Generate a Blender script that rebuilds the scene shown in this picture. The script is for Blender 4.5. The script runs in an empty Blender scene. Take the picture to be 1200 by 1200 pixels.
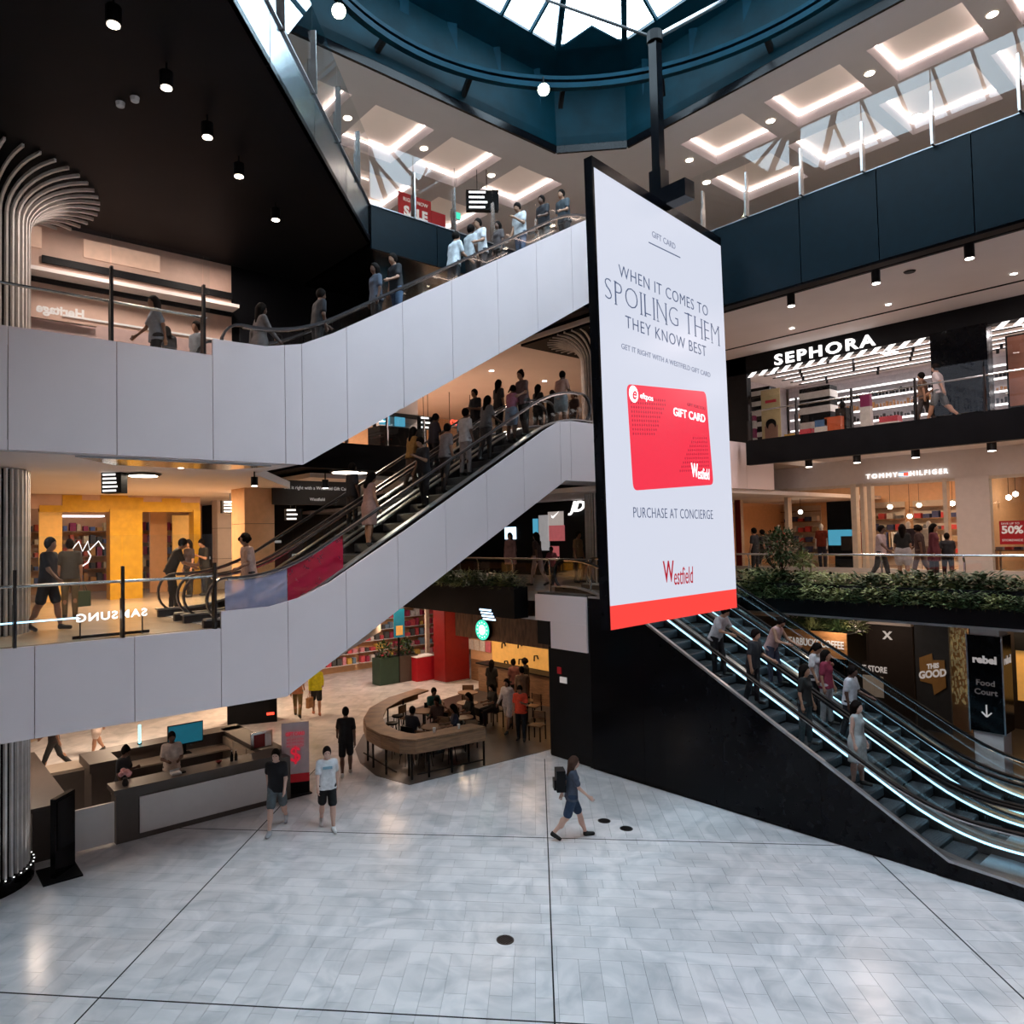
import bpy, math, random
import numpy as np
from mathutils import Vector, Matrix
random.seed(7)
sc = bpy.context.scene
COL = sc.collection
PI = math.pi
# ------------------------------------------------------------------ camera
F_PX, CX, CY, HC = 842.0, 534.0, 600.0, 6.1
_p, _r, _y = math.radians(2.02), math.radians(-1.134), math.radians(38.665)
F = Vector((0, math.cos(_p), math.sin(_p))); R = Vector((1, 0, 0)); U = R.cross(F)
R2 = R*math.cos(_r) + U*math.sin(_r); U2 = -R*math.sin(_r) + U*math.cos(_r)
_M = Matrix.Rotation(-_y, 3, 'Z')
F = _M @ F; R2 = _M @ R2; U2 = _M @ U2
cam = bpy.data.cameras.new('camera'); camo = bpy.data.objects.new('camera', cam); COL.objects.link(camo)
camo.matrix_world = Matrix(((R2.x, U2.x, -F.x, 0), (R2.y, U2.y, -F.y, 0), (R2.z, U2.z, -F.z, HC), (0, 0, 0, 1)))
cam.sensor_width = 36; cam.lens = F_PX/1200*36; cam.shift_x = (600-CX)/1200; cam.clip_end = 500; cam.clip_start = .05
sc.camera = camo
def hit(px, py, ax, v):
    d = F + R2*((px-CX)/F_PX) - U2*((py-CY)/F_PX); o = Vector((0, 0, HC)); i = 'xyz'.index(ax)
    return o + d*((v-o[i])/d[i])
# ------------------------------------------------------------------ view, sky, sun
sc.view_settings.view_transform = 'Standard'; sc.view_settings.look = 'None'
sc.view_settings.gamma = 1; sc.view_settings.use_curve_mapping = False
sc.view_settings.exposure = 0.17
sc.cycles.max_bounces = 8; sc.cycles.diffuse_bounces = 5; sc.cycles.glossy_bounces = 4
sc.cycles.transmission_bounces = 4; sc.cycles.transparent_max_bounces = 24
sc.cycles.caustics_reflective = False; sc.cycles.caustics_refractive = False
sc.cycles.sample_clamp_indirect = 4; sc.cycles.sample_clamp_direct = 0
W = bpy.data.worlds.new('sky'); sc.world = W; W.use_nodes = True
nt = W.node_tree; bg = nt.nodes['Background']
bg.inputs[0].default_value = (0.70, 0.87, 1.0, 1); bg.inputs[1].default_value = 9.0
L1, L2, L3, L4 = 4.5, 9.13, 13.75, 17.5
# ------------------------------------------------------------------ materials
MATS = {}
def mat(name, col=(.5, .5, .5), rough=.5, metal=0., emit=None, es=0., var=.08, scale=6., bump=0., spec=.4, stretch=None):
    if name in MATS: return MATS[name]
    m = bpy.data.materials.new(name); m.use_nodes = True; n = m.node_tree; b = n.nodes['Principled BSDF']
    b.inputs['Roughness'].default_value = rough; b.inputs['Metallic'].default_value = metal
    b.inputs['Specular IOR Level'].default_value = spec
    tc = n.nodes.new('ShaderNodeTexCoord'); no = n.nodes.new('ShaderNodeTexNoise'); no.inputs['Scale'].default_value = scale
    no.inputs['Detail'].default_value = 3
    src = tc.outputs['Object']
    if stretch:
        mp = n.nodes.new('ShaderNodeMapping'); mp.inputs['Scale'].default_value = stretch
        n.links.new(src, mp.inputs[0]); src = mp.outputs[0]
    n.links.new(src, no.inputs['Vector'])
    mr = n.nodes.new('ShaderNodeMapRange'); mr.inputs[1].default_value = .3; mr.inputs[2].default_value = .7
    mr.inputs[3].default_value = 1-var; mr.inputs[4].default_value = 1+var
    n.links.new(no.outputs[0], mr.inputs[0])
    mx = n.nodes.new('ShaderNodeVectorMath'); mx.operation = 'SCALE'; mx.inputs[0].default_value = col
    n.links.new(mr.outputs[0], mx.inputs['Scale']); n.links.new(mx.outputs[0], b.inputs['Base Color'])
    if emit:
        b.inputs['Emission Color'].default_value = (*emit, 1); b.inputs['Emission Strength'].default_value = es
    if bump:
        bp = n.nodes.new('ShaderNodeBump'); bp.inputs['Strength'].default_value = bump; bp.inputs['Distance'].default_value = .01
        n.links.new(no.outputs[0], bp.inputs['Height']); n.links.new(bp.outputs[0], b.inputs['Normal'])
    MATS[name] = m; return m
def glassmat(name, tint=(.9, .97, .97), ior=1.5, rough=0.0, boost=1.0):
    m = bpy.data.materials.new(name); m.use_nodes = True; n = m.node_tree; n.nodes.clear()
    o = n.nodes.new('ShaderNodeOutputMaterial'); mx = n.nodes.new('ShaderNodeMixShader'); t = n.nodes.new('ShaderNodeBsdfTransparent')
    g = n.nodes.new('ShaderNodeBsdfGlossy'); fr = n.nodes.new('ShaderNodeFresnel'); fr.inputs[0].default_value = ior
    no = n.nodes.new('ShaderNodeTexNoise'); no.inputs['Scale'].default_value = 2
    mr = n.nodes.new('ShaderNodeMapRange'); mr.inputs[3].default_value = rough; mr.inputs[4].default_value = rough+.004
    n.links.new(no.outputs[0], mr.inputs[0]); n.links.new(mr.outputs[0], g.inputs['Roughness'])
    t.inputs[0].default_value = (*tint, 1)
    ml = n.nodes.new('ShaderNodeMath'); ml.operation = 'MULTIPLY'; ml.inputs[1].default_value = boost; ml.use_clamp = True
    n.links.new(fr.outputs[0], ml.inputs[0]); ge = n.nodes.new('ShaderNodeNewGeometry'); iv = n.nodes.new('ShaderNodeMath'); iv.operation = 'SUBTRACT'; iv.inputs[0].default_value = 1; n.links.new(ge.outputs['Backfacing'], iv.inputs[1]); m2 = n.nodes.new('ShaderNodeMath'); m2.operation = 'MULTIPLY'; n.links.new(ml.outputs[0], m2.inputs[0]); n.links.new(iv.outputs[0], m2.inputs[1]); n.links.new(m2.outputs[0], mx.inputs[0]); n.links.new(t.outputs[0], mx.inputs[1]); n.links.new(g.outputs[0], mx.inputs[2])
    n.links.new(mx.outputs[0], o.inputs[0]); MATS[name] = m; return m
def marble():
    m = bpy.data.materials.new('marble'); m.use_nodes = True; n = m.node_tree; b = n.nodes['Principled BSDF']
    g = n.nodes.new('ShaderNodeNewGeometry'); oi = n.nodes.new('ShaderNodeObjectInfo')
    no = n.nodes.new('ShaderNodeTexNoise'); no.inputs['Scale'].default_value = 1.1; no.inputs['Detail'].default_value = 8; no.inputs['Distortion'].default_value = 1.6
    n.links.new(g.outputs['Position'], no.inputs['Vector'])
    cr = n.nodes.new('ShaderNodeValToRGB'); e = cr.color_ramp.elements
    e[0].position = .28; e[0].color = (.50, .51, .53, 1); e[1].position = .62; e[1].color = (.735, .71, .715, 1)
    n.links.new(no.outputs[0], cr.inputs[0])
    ad = n.nodes.new('ShaderNodeMath'); ad.operation = 'ADD'
    n.links.new(oi.outputs['Random'], ad.inputs[0]); n.links.new(g.outputs['Random Per Island'], ad.inputs[1])
    fr = n.nodes.new('ShaderNodeMath'); fr.operation = 'FRACT'; n.links.new(ad.outputs[0], fr.inputs[0])
    mr = n.nodes.new('ShaderNodeMapRange'); mr.inputs[3].default_value = .91; mr.inputs[4].default_value = 1.05; n.links.new(fr.outputs[0], mr.inputs[0])
    vm = n.nodes.new('ShaderNodeVectorMath'); vm.operation = 'SCALE'; n.links.new(cr.outputs[0], vm.inputs[0]); n.links.new(mr.outputs[0], vm.inputs['Scale'])
    n.links.new(vm.outputs[0], b.inputs['Base Color']); b.inputs['Roughness'].default_value = .22
    MATS['marble'] = m; return m
M_ = mat
marble()
M_('grout', (.50, .50, .51), .8)
M_('white_clad', (.81, .69, .695), .42, var=.02, scale=1)
M_('white_wall', (.70, .63, .60), .6, var=.03)
M_('ceiling_white', (.80, .74, .73), .7, var=.03, scale=1)
M_('black_paint', (.008, .0085, .010), .5, var=.2, scale=2, spec=.12)
M_('black_gloss', (.003, .0035, .005), .15, var=.2, spec=.14)
M_('black_soffit', (.005, .0055, .007), .5, spec=.08, var=.2, scale=1)
M_('teal_steel', (.0006, .024, .040), .5, metal=0, spec=.05, var=.25, scale=1.5)
M_('teal_deep', (.0004, .015, .023), .5, var=.25, scale=1.5, spec=.05)
M_('mirror_fascia', (.42, .50, .55), .2, metal=1, var=.1)
M_('dark_metal', (.05, .045, .045), .3, metal=.8)
M_('steel', (.55, .53, .52), .25, metal=1)
M_('alu', (.42, .43, .45), .35, metal=.9)
M_('rubber', (.05, .045, .048), .28, spec=.6)
M_('rubber_dark', (.008, .008, .009), .5, spec=.2)
M_('sign_faint', (.22, .18, .17), .5, emit=(1, .85, .8), es=.03)
M_('dark_stone', (.045, .038, .034), .35, var=.2, scale=3)
M_('step_metal', (.10, .105, .115), .4, metal=.6, var=.2, scale=30)
M_('rib_white', (.78, .74, .72), .5)
M_('wood', (.23, .125, .065), .5, var=.3, scale=3, stretch=(1, 1, 9))
M_('wood_fascia', (.13, .065, .038), .5, var=.45, scale=2, stretch=(5, 5, 1.5))
M_('wood_orange', (.42, .20, .075), .5, var=.25, scale=2, stretch=(2, 2, 9))
M_('taupe', (.085, .068, .058), .5, var=.06)
M_('desk_white', (.66, .62, .60), .4, var=.02)
M_('desk_beige', (.45, .37, .29), .45, var=.04)
M_('red_paint', (.20, .008, .007), .45)
M_('cafe_floor', (.055, .047, .044), .35, var=.2, scale=3)
M_('warm_floor', (.50, .40, .30), .25, var=.1, scale=2)
M_('yellow_paint', (.62, .36, .02), .5, var=.1)
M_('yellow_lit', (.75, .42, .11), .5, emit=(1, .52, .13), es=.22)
M_('warm_wall', (.72, .44, .25), .6, var=.06)
M_('peach_wall', (.60, .42, .34), .6, var=.05)
M_('brown_board', (.030, .022, .020), .5)
M_('leaf', (.045, .082, .03), .45, var=.5, scale=9)
M_('leaf_light', (.27, .31, .13), .45, var=.4, scale=9)
M_('leaf_red', (.12, .03, .03), .45, var=.4, scale=9)
M_('bark', (.06, .035, .02), .8)
M_('soil', (.02, .014, .01), .9)
M_('ink', (.03, .04, .07), .5, emit=(.045, .065, .13), es=1)
M_('ink_light', (.03, .04, .07), .5, emit=(.16, .18, .26), es=1)
M_('screen_white', (.02, .02, .02), .3, spec=.1, emit=(.70, .735, .86), es=.86, var=0)
M_('screen_red', (.02, .0, .0), .3, emit=(1.0, .065, .055), es=.92, var=0)
M_('card_red', (.02, .0, .0), .3, emit=(.93, .04, .08), es=.9, var=0)
M_('card_dark', (.02, .0, .0), .3, emit=(.55, .015, .045), es=.8, var=0)
M_('logo_red', (.02, .0, .0), .3, emit=(.50, .01, .03), es=.8, var=0)
M_('logo_white', (.5, .5, .5), .3, emit=(1, 1, 1), es=1.3)
M_('sign_white', (.8, .8, .8), .3, emit=(1, .97, .95), es=1.3)
M_('sign_blue', (.6, .7, .8), .3, emit=(.55, .78, 1), es=2.2)
M_('sign_dim', (.6, .6, .6), .4, emit=(1, .9, .85), es=.22)
M_('led_blue', (.6, .8, 1), .3, emit=(.40, .76, 1), es=2.2)
M_('led_warm', (1, .9, .8), .3, emit=(1, .80, .68), es=7)
M_('lamp_glow', (1, .95, .9), .3, emit=(1, .84, .66), es=14)
M_('lamp_white', (1, .98, .95), .3, emit=(1, .93, .85), es=12)
M_('lamp_green', (1, 1, .9), .3, emit=(.93, 1, .72), es=30)
M_('strip_white', (1, 1, 1), .3, emit=(1, .93, .96), es=2.2)
M_('teal_screen', (0, .1, .12), .2, emit=(.02, .16, .24), es=.45)
M_('blue_screen', (0, .1, .12), .2, emit=(.10, .42, .62), es=.7)
M_('cyan_light', (.2, .8, .8), .2, emit=(.2, .9, 1), es=3)
M_('green_logo', (0, .2, .12), .3, emit=(.05, .62, .42), es=1.3)
M_('red_sign', (.34, .01, .015), .5, emit=(.6, .01, .02), es=.08)
M_('red_neon', (.9, .05, .03), .5, emit=(1, .06, .03), es=2)
M_('film_red', (.45, .01, .03), .35, emit=(.5, .0, .04), es=.1)  # red meant for a painted reflection on the escalator glass
M_('paper', (.75, .72, .70), .7)
M_('gold_badge', (.40, .22, .07), .5)
M_('cream_frame', (.62, .52, .42), .5)
M_('eye_dark', (.01, .01, .01), .3)
glassmat('glass', (.965, .985, .985), 1.5, 0, 1.3)
glassmat('shop_glass', (.96, .965, .96), 1.45, 0, 1.6)
def reflection_mat(name, col, alpha):
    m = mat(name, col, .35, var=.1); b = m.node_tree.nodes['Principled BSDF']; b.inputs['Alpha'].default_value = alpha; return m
reflection_mat('glass_red', (.55, .015, .06), .6); reflection_mat('glass_lilac', (.50, .50, .70), .45)  # tints that paint the reflections onto the lower escalator glass
glassmat('roof_glass', (.97, .99, 1), 1.45, 0, .6)
# ------------------------------------------------------------------ mesh helpers
def V(*a): return Vector(a)
class MB:
    def __init__(s): s.v = []; s.f = []; s.smooth = False
    def add(s, vs, fs):
        n = len(s.v); s.v += [tuple(q) for q in vs]; s.f += [tuple(i+n for i in f) for f in fs]; return s
    def box(s, x0, y0, z0, x1, y1, z1):
        return s.add([(x0, y0, z0), (x1, y0, z0), (x1, y1, z0), (x0, y1, z0), (x0, y0, z1), (x1, y0, z1), (x1, y1, z1), (x0, y1, z1)],
                     [(3, 2, 1, 0), (4, 5, 6, 7), (0, 1, 5, 4), (1, 2, 6, 5), (2, 3, 7, 6), (3, 0, 4, 7)])
    def ext(s, poly, vec):
        poly = [Vector(q) for q in poly]; vec = Vector(vec); n = len(poly)
        nrm = Vector((0, 0, 0))
        for i in range(n): nrm += poly[i].cross(poly[(i+1) % n])
        if nrm.dot(vec) < 0: poly = poly[::-1]
        return s.add(poly + [q+vec for q in poly], [tuple(range(n))[::-1], tuple(range(n, 2*n))] + [(i, (i+1) % n, n+(i+1) % n, n+i) for i in range(n)])
    def prism(s, poly, z0, z1): return s.ext([(x, y, z0) for x, y in poly], (0, 0, z1-z0))
    def beam(s, p, q, w, h, up=(0, 0, 1)):
        p, q = Vector(p), Vector(q); d = (q-p).normalized(); up = Vector(up)
        a = d.cross(up)
        if a.length < 1e-4: a = d.cross(Vector((1, 0, 0)))
        a.normalize(); b = a.cross(d).normalized(); a *= w/2; b *= h/2
        return s.ext([p-a-b, p+a-b, p+a+b, p-a+b], q-p)
    def tube(s, path, r, n=8, closed=False, caps=True):
        path = [Vector(q) for q in path]; m = len(path); rings = []; base = len(s.v)
        pa = None
        for i, q in enumerate(path):
            if closed: d = path[(i+1) % m]-path[i-1]
            else: d = path[min(i+1, m-1)]-path[max(i-1, 0)]
            d.normalize()
            if pa is None:
                a = d.cross(Vector((0, 0, 1)))
                if a.length < .1: a = d.cross(Vector((1, 0, 0)))
            else: a = pa - d*pa.dot(d)
            a.normalize(); pa = a; b = d.cross(a); rr = r[i] if isinstance(r, (list, tuple)) else r
            for k in range(n):
                t = 2*PI*k/n; s.v.append(tuple(q + a*(math.cos(t)*rr) + b*(math.sin(t)*rr)))
        seg = m if closed else m-1
        for i in range(seg):
            for k in range(n):
                A = base+i*n; B = base+((i+1) % m)*n
                s.f.append((A+k, A+(k+1) % n, B+(k+1) % n, B+k))
        if caps and not closed:
            s.f.append(tuple(base+k for k in range(n))[::-1]); s.f.append(tuple(base+(m-1)*n+k for k in range(n)))
        return s
    def strip(s, path, w, h, side):
        """rectangular bar swept along a path, side = lateral unit vector"""
        side = Vector(side).normalized(); path = [Vector(q) for q in path]; base = len(s.v); m = len(path)
        for i, q in enumerate(path):
            d = (path[min(i+1, m-1)]-path[max(i-1, 0)]).normalized(); u = side.cross(d).normalized()
            for a, b in ((-1, -1), (1, -1), (1, 1), (-1, 1)): s.v.append(tuple(q+side*(a*w/2)+u*(b*h/2)))
        for i in range(m-1):
            for k in range(4):
                A = base+i*4; B = A+4; s.f.append((A+k, A+(k+1) % 4, B+(k+1) % 4, B+k))
        s.f.append((base+3, base+2, base+1, base)); e = base+(m-1)*4; s.f.append((e, e+1, e+2, e+3)); return s
    def lathe(s, c, prof, n=16):
        base = len(s.v); m = len(prof)
        for r, z in prof:
            for k in range(n): t = 2*PI*k/n; s.v.append((c[0]+r*math.cos(t), c[1]+r*math.sin(t), c[2]+z))
        for i in range(m-1):
            for k in range(n): A = base+i*n; s.f.append((A+k, A+(k+1) % n, A+n+(k+1) % n, A+n+k))
        s.f.append(tuple(base+k for k in range(n))[::-1]); s.f.append(tuple(base+(m-1)*n+k for k in range(n))); return s
    def mesh(s, name):
        me = bpy.data.meshes.new(name); me.from_pydata(s.v, [], s.f); me.validate(); me.update()
        if s.smooth: me.polygons.foreach_set('use_smooth', [True]*len(me.polygons))
        return me
    def build(s, name, m, parent=None, label=None): return obj(name, s.mesh(name), m, parent, label)
def obj(name, me, m=None, parent=None, label=None):
    o = bpy.data.objects.new(name, me); COL.objects.link(o)
    if m is not None:
        mm = MATS[m] if isinstance(m, str) else m
        if not me.materials: me.materials.append(mm)
        elif me.materials[0] != mm: o.material_slots[0].link = 'OBJECT'; o.material_slots[0].material = mm
    if parent: setpar(o, parent)
    if label: o['label'] = label
    return o
def setpar(o, p):
    o.parent = p
    if p.get('_loc') is not None:
        l = Vector(p['_loc']); rz = p['_rz']
        o.matrix_parent_inverse = (Matrix.Translation(l) @ Matrix.Rotation(rz, 4, 'Z')).inverted()
def thing(name, label, cat, loc=(0, 0, 0), group=None, rz=0., local=False):
    """an Empty at the thing's base; children meshes are given in world coordinates unless local"""
    o = bpy.data.objects.new(name, None); COL.objects.link(o); o.location = loc; o.rotation_euler = (0, 0, rz); o.empty_display_size = .1
    o['label'] = label; o['category'] = cat
    if group: o['group'] = group
    if not local: o['_loc'] = list(loc); o['_rz'] = rz
    return o
def tag(o, label, cat, group=None, kind=None):
    o['label'] = label; o['category'] = cat
    if group: o['group'] = group
    if kind: o['kind'] = kind
    return o
def struct(o, label=None):
    o['kind'] = 'structure'
    if label: o['label'] = label
    return o
def text(name, body, size, m, loc, xdir, updir, parent=None, depth=.01, sx=1., align='CENTER', shear=0., bold=0., space=1., label=None, mirror=False, stuff=False):
    c = bpy.data.curves.new(name, 'FONT'); c.body = body; c.size = size; c.extrude = depth; c.align_x = align; c.align_y = 'CENTER'
    c.shear = shear; c.offset = bold; c.space_character = space; c.resolution_u = 3
    t = bpy.data.objects.new(name+'_tmp', c); COL.objects.link(t)
    dg = bpy.context.evaluated_depsgraph_get(); me = bpy.data.meshes.new_from_object(t.evaluated_get(dg)); me.name = name
    bpy.data.objects.remove(t); bpy.data.curves.remove(c)
    x = Vector(xdir).normalized(); u = Vector(updir).normalized(); nn = x.cross(u)
    if mirror: x = -x
    mt = Matrix(((x.x*sx, u.x, nn.x, loc[0]), (x.y*sx, u.y, nn.y, loc[1]), (x.z*sx, u.z, nn.z, loc[2]), (0, 0, 0, 1)))
    me.transform(mt)
    me.materials.clear()
    return obj(name, me, m, parent, label)
ORDN = ['first', 'second', 'third', 'fourth', 'fifth', 'sixth', 'seventh', 'eighth', 'ninth', 'tenth', 'eleventh', 'twelfth', 'thirteenth', 'fourteenth', 'fifteenth', 'sixteenth', 'seventeenth', 'eighteenth', 'nineteenth', 'twentieth']
def ordn(k):
    if k < 20: return ORDN[k]
    tens = {2: 'twenty', 3: 'thirty', 4: 'forty'}[(k+1)//10]; u = (k+1) % 10
    return tens+'-'+ORDN[u-1] if u else {'twenty': 'twentieth', 'thirty': 'thirtieth', 'forty': 'fortieth'}[tens]
def spot(loc, power, col=(1, .82, .64), size=110, target=(0, 0, -1), blend=.7, r=.06):
    l = bpy.data.lights.new('spot_lamp', 'SPOT'); l.energy = power; l.color = col; l.spot_size = math.radians(size); l.spot_blend = blend; l.shadow_soft_size = r
    o = bpy.data.objects.new('spot_lamp', l); COL.objects.link(o); o.location = loc
    o.rotation_euler = Vector(target).to_track_quat('-Z', 'Y').to_euler(); return o
def area(loc, power, sx, sy, col=(1, .8, .6), target=(0, 0, -1)):
    l = bpy.data.lights.new('ceiling_lamp', 'AREA'); l.energy = power; l.color = col; l.shape = 'RECTANGLE'; l.size = sx; l.size_y = sy
    o = bpy.data.objects.new('ceiling_lamp', l); COL.objects.link(o); o.location = loc
    o.rotation_euler = Vector(target).to_track_quat('-Z', 'Y').to_euler(); return o
# ------------------------------------------------------------------ area lamps added to light the ceilings and shops, no fitting modelled for them
LIGHTS = [  # x, y, z, power, sx, sy, colour
 (5.6, 19.5, 7.48, 190, .8, .8, (1, .68, .40)), (2.8, 16.0, 7.5, 40, .5, .5, (1, .78, .55)), (8.2, 20, 7.48, 150, .7, .7, (1, .72, .48)),
 (18.5, 20, 7.45, 60, 2, 2, (1, .72, .52)), (21, 17.5, 7.45, 50, 2, 2, (1, .74, .55)),
 (5.5, 22.5, 2.98, 170, .8, .8, (1, .72, .50)), (2.5, 18.2, 2.98, 50, .5, .5, (1, .78, .62)), (10.2, 25, 2.98, 150, .8, .8, (1, .68, .42)), (16.8, 25.5, 3.5, 100, 1.4, .6, (1, .74, .58)), (17.6, 21.8, 3.5, 60, .6, .6, (1, .7, .45)),  # last lamp added to brighten the menu posters
 (13, 20.5, 3.45, 60, 1.5, 1.5, (1, .62, .35)), (17.5, 18.5, 3.45, 40, 1.2, 1.2, (1, .66, .40)),
 (3.6, 15.3, 12.8, 90, .6, .6, (1, .80, .70)), (6.0, 15.6, 12.8, 60, .5, .5, (1, .80, .70)), (18.5, 20.5, 12.45, 330, .7, .7, (1, .74, .60)), (13, 24, 12.45, 260, .7, .7, (1, .74, .60)), (18, 27, 12.45, 260, .7, .7, (1, .74, .60)),
 (21.4, 6.2, 12.55, 120, .5, .5, (1, .80, .76)), (21.4, 10.4, 12.55, 120, .5, .5, (1, .80, .76)), (28.5, 5, 12.45, 150, .8, .8, (1, .90, .92)), (28.5, 11, 12.45, 150, .8, .8, (1, .90, .92)),
 (24.3, 6, 8.6, 70, .5, .5, (1, .78, .68)), (24.3, 10, 8.6, 70, .5, .5, (1, .78, .68)), (31.5, 10, 8.4, 180, .8, .8, (1, .74, .52)), (31.5, 14, 8.4, 150, .8, .8, (1, .74, .52)), (31, 5.6, 8.4, 80, .6, .6, (1, .77, .55)),
 (14, 22.5, 17.42, 70, .5, .5, (1, .90, .88)), (25.5, 8, 17.42, 50, .5, .5, (1, .90, .88)), (25.5, 2, 17.42, 40, .5, .5, (1, .90, .88)), (19, 18, 17.42, 45, .5, .5, (1, .90, .88)),
 (26, 6, 3.3, 50, 1.5, 1.5, (1, .66, .36)), (23.5, 9.5, 3.55, 20, .5, .5, (1, .74, .55)), (21.3, 9.4, 3.58, 22, .3, .3, (1, .78, .6)),  # last lamp added to brighten the coffee lettering board
]
for x, y, z, pw, sx, sy, c in LIGHTS: area((x, y, z), pw, sx, sy, c)
def bx(name, m, a, parent=None, label=None): return MB().box(*a).build(name, m, parent, label)
# ================================================================== SETTING
S2 = math.sqrt(.5)
# ---- ground floor: grout bed, marble tiles laid on the diagonal, inlay lines
floor = struct(bx('floor', 'grout', (-9, -9, -.3, 46, 50, -.012)), 'white marble tiled ground floor of the atrium')
TU, TV = .61, .305
def uv2xy(u, v): return ((u-v)*S2, (u+v)*S2)
tileA = MB()
def tilebox(mb, g=.0008):
    w, l, b = TU/2-g, TV/2-g, .0016
    mb.add([(-w, -l, -.012), (w, -l, -.012), (w, l, -.012), (-w, l, -.012), (-w+b, -l+b, 0), (w-b, -l+b, 0), (w-b, l-b, 0), (-w+b, l-b, 0)],
           [(4, 5, 6, 7), (0, 1, 5, 4), (1, 2, 6, 5), (2, 3, 7, 6), (3, 0, 4, 7)])
tilebox(tileA); tile_me = tileA.mesh('floor_tile'); tile_me.materials.append(MATS['marble'])
inl_v = [-6.12, -.09, 5.99]; inl_u = [9.29, 14.83, 20.4, 26]
tiles = []
BL = TU*3
rt = random.Random(3)
def solid_at(x, y): return x > 14.6 and y < 14.4
def try_tile(u, v, rot, half=False):
    x, y = uv2xy(u, v)
    if x < -1.5 or y < 1.5 or solid_at(x, y) or x > 24 or y > 31: return
    q = Vector((x, y, -HC)); z = q.dot(F)
    if z < .5: return
    px = CX+F_PX*q.dot(R2)/z; py = CY-F_PX*q.dot(U2)/z
    if -60 < px < 1270 and py < 1270: tiles.append((z, x, y, rot, 0 <= px <= 1200 and py <= 1200, half))
U_A, U_B = 10.675, 14.945      # two courses laid lengthways, the band between them crossways
for j in range(-52, 52):
    odd = j % 2
    try_tile(U_A-TU/4, j*TV, False, True) if not odd else None; try_tile(U_B+TU/4, j*TV, False, True) if odd else None
    for i in range(60):
        u = U_A-(TU/2 if odd else TU)-TU*i
        if 3 < u: try_tile(u, j*TV, False)
        u = U_B+TU*(i+.5)+(TU/2 if odd else 0)
        if u < 38: try_tile(u, j*TV, False)
for i in range(14):
    off = rt.random()*TU
    for j in range(-26, 26): try_tile(U_A+(i+.5)*TV, off+j*TU, True)
tiles.sort(key=lambda t: (not t[4], t[0]))
for z, x, y, rot, _i, half in tiles[:300]:
    o = obj('floor_tile', tile_me, None, floor); o.location = (x, y, 0); o.rotation_euler = (0, 0, PI/4+(PI/2 if rot else 0)); o.scale = (.5 if half else 1, 1, 1)
mbt = MB(); c45 = S2
for z, x, y, rot, _i, half in tiles[300:]:
    t = MB(); tilebox(t)
    if half: t.v = [(p[0]*.5, p[1], p[2]) for p in t.v]
    a = PI/4+(PI/2 if rot else 0); c, s = math.cos(a), math.sin(a)
    mbt.add([(x+c*p[0]-s*p[1], y+s*p[0]+c*p[1], p[2]) for p in t.v], t.f)
o = mbt.build('tile_field', 'marble', floor); o['kind'] = 'stuff'; o['label'] = 'farther marble floor tiles'
for v in inl_v:
    p, q = uv2xy(5.5, v), uv2xy(20.3 if v != -.09 else 20.0, v)
    if v < -1: q = (14.52, 14.52+v/S2)
    MB().beam((*p, .0), (*q, .0), .022, .006).build('inlay_strip', 'black_paint', floor)
for u in inl_u[:2]:
    MB().beam((*uv2xy(u, -7.9 if u < 10 else -5.7), .0), (*uv2xy(u, 9), .0), .022, .006).build('inlay_strip', 'black_paint', floor)
bx('far_floor', 'warm_floor', (-9, 18, -.012, 46, 50, -.004), floor, 'warm polished stone of the inner mall')  # beige base colour holds the warm light falling on this floor
for p in ((592, 1101.5), (708, 962), (734, 971)):
    h = hit(*p, 'z', 0)
    t = thing('floor_outlet', {592: 'round dark floor outlet cover nearest the foot of the picture', 708: 'dark round floor cover just right of the walking woman', 734: 'dark round floor cover nearest the black escalator wall'}[p[0]], 'floor cover', (h.x, h.y, 0), 'round floor outlets')
    mb = MB().lathe((h.x, h.y, 0), [(.135, 0), (.135, .006), (.12, .008)], 24); mb.build('rim', 'dark_metal', t)
    mb = MB()
    for k in range(-3, 4): w = math.sqrt(.11**2-(k*.03)**2); mb.box(h.x-w, h.y+k*.03-.008, .008, h.x+w, h.y+k*.03+.008, .011)
    mb.build('grate', 'black_paint', t)['kind'] = 'stuff'
struct(bx('floor_ground_right', 'dark_stone', (14.7, -9, -.003, 27, 12.7, .004)))
# ---- enclosing walls far behind everything
struct(bx('wall_behind', 'white_wall', (-9.4, -9.4, -.3, 46, -9, 25)))
struct(bx('wall_left', 'white_wall', (-9.4, -9, -.3, -9, 50, 25)))
struct(bx('wall_back', 'warm_wall', (-9.4, 50, -.3, 46, 50.4, 25)))
struct(bx('wall_right', 'white_wall', (46, -9, -.3, 46.4, 50, 25)))
# ---- level 1 slabs
def slab(name, m, poly, z0, z1, label=None): return struct(MB().prism(poly, z0, z1).build(name, m), label)
slab('floor_level_one_left', 'warm_floor', [(-9, 13.4), (6.1, 13.4), (12.9, 20.2), (12.9, 50), (-9, 50)], 4.1, L1)
struct(MB().prism([(-9, 13.4), (6.1, 13.4), (12.9, 20.2), (12.9, 50), (-9, 50)], 3.05, 4.1).build('ceiling_ground_left', 'ceiling_white'))
slab('floor_level_one_back', 'warm_floor', [(14.9, 14.6), (20, 14.6), (20, 12.2), (46, 12.2), (46, 50), (14.9, 50)], 4.2, L1)
slab('floor_level_one_right', 'warm_floor', [(21.0, -9), (46, -9), (46, 12.2), (21.0, 12.2)], 4.2, L1)
struct(bx('ceiling_ground_back', 'white_wall', (15.2, 14.9, 3.6, 46, 50, 3.7)))
struct(bx('ceiling_ground_right', 'ceiling_white', (21.0, -9, 3.6, 46, 14.9, 3.7)))
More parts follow.
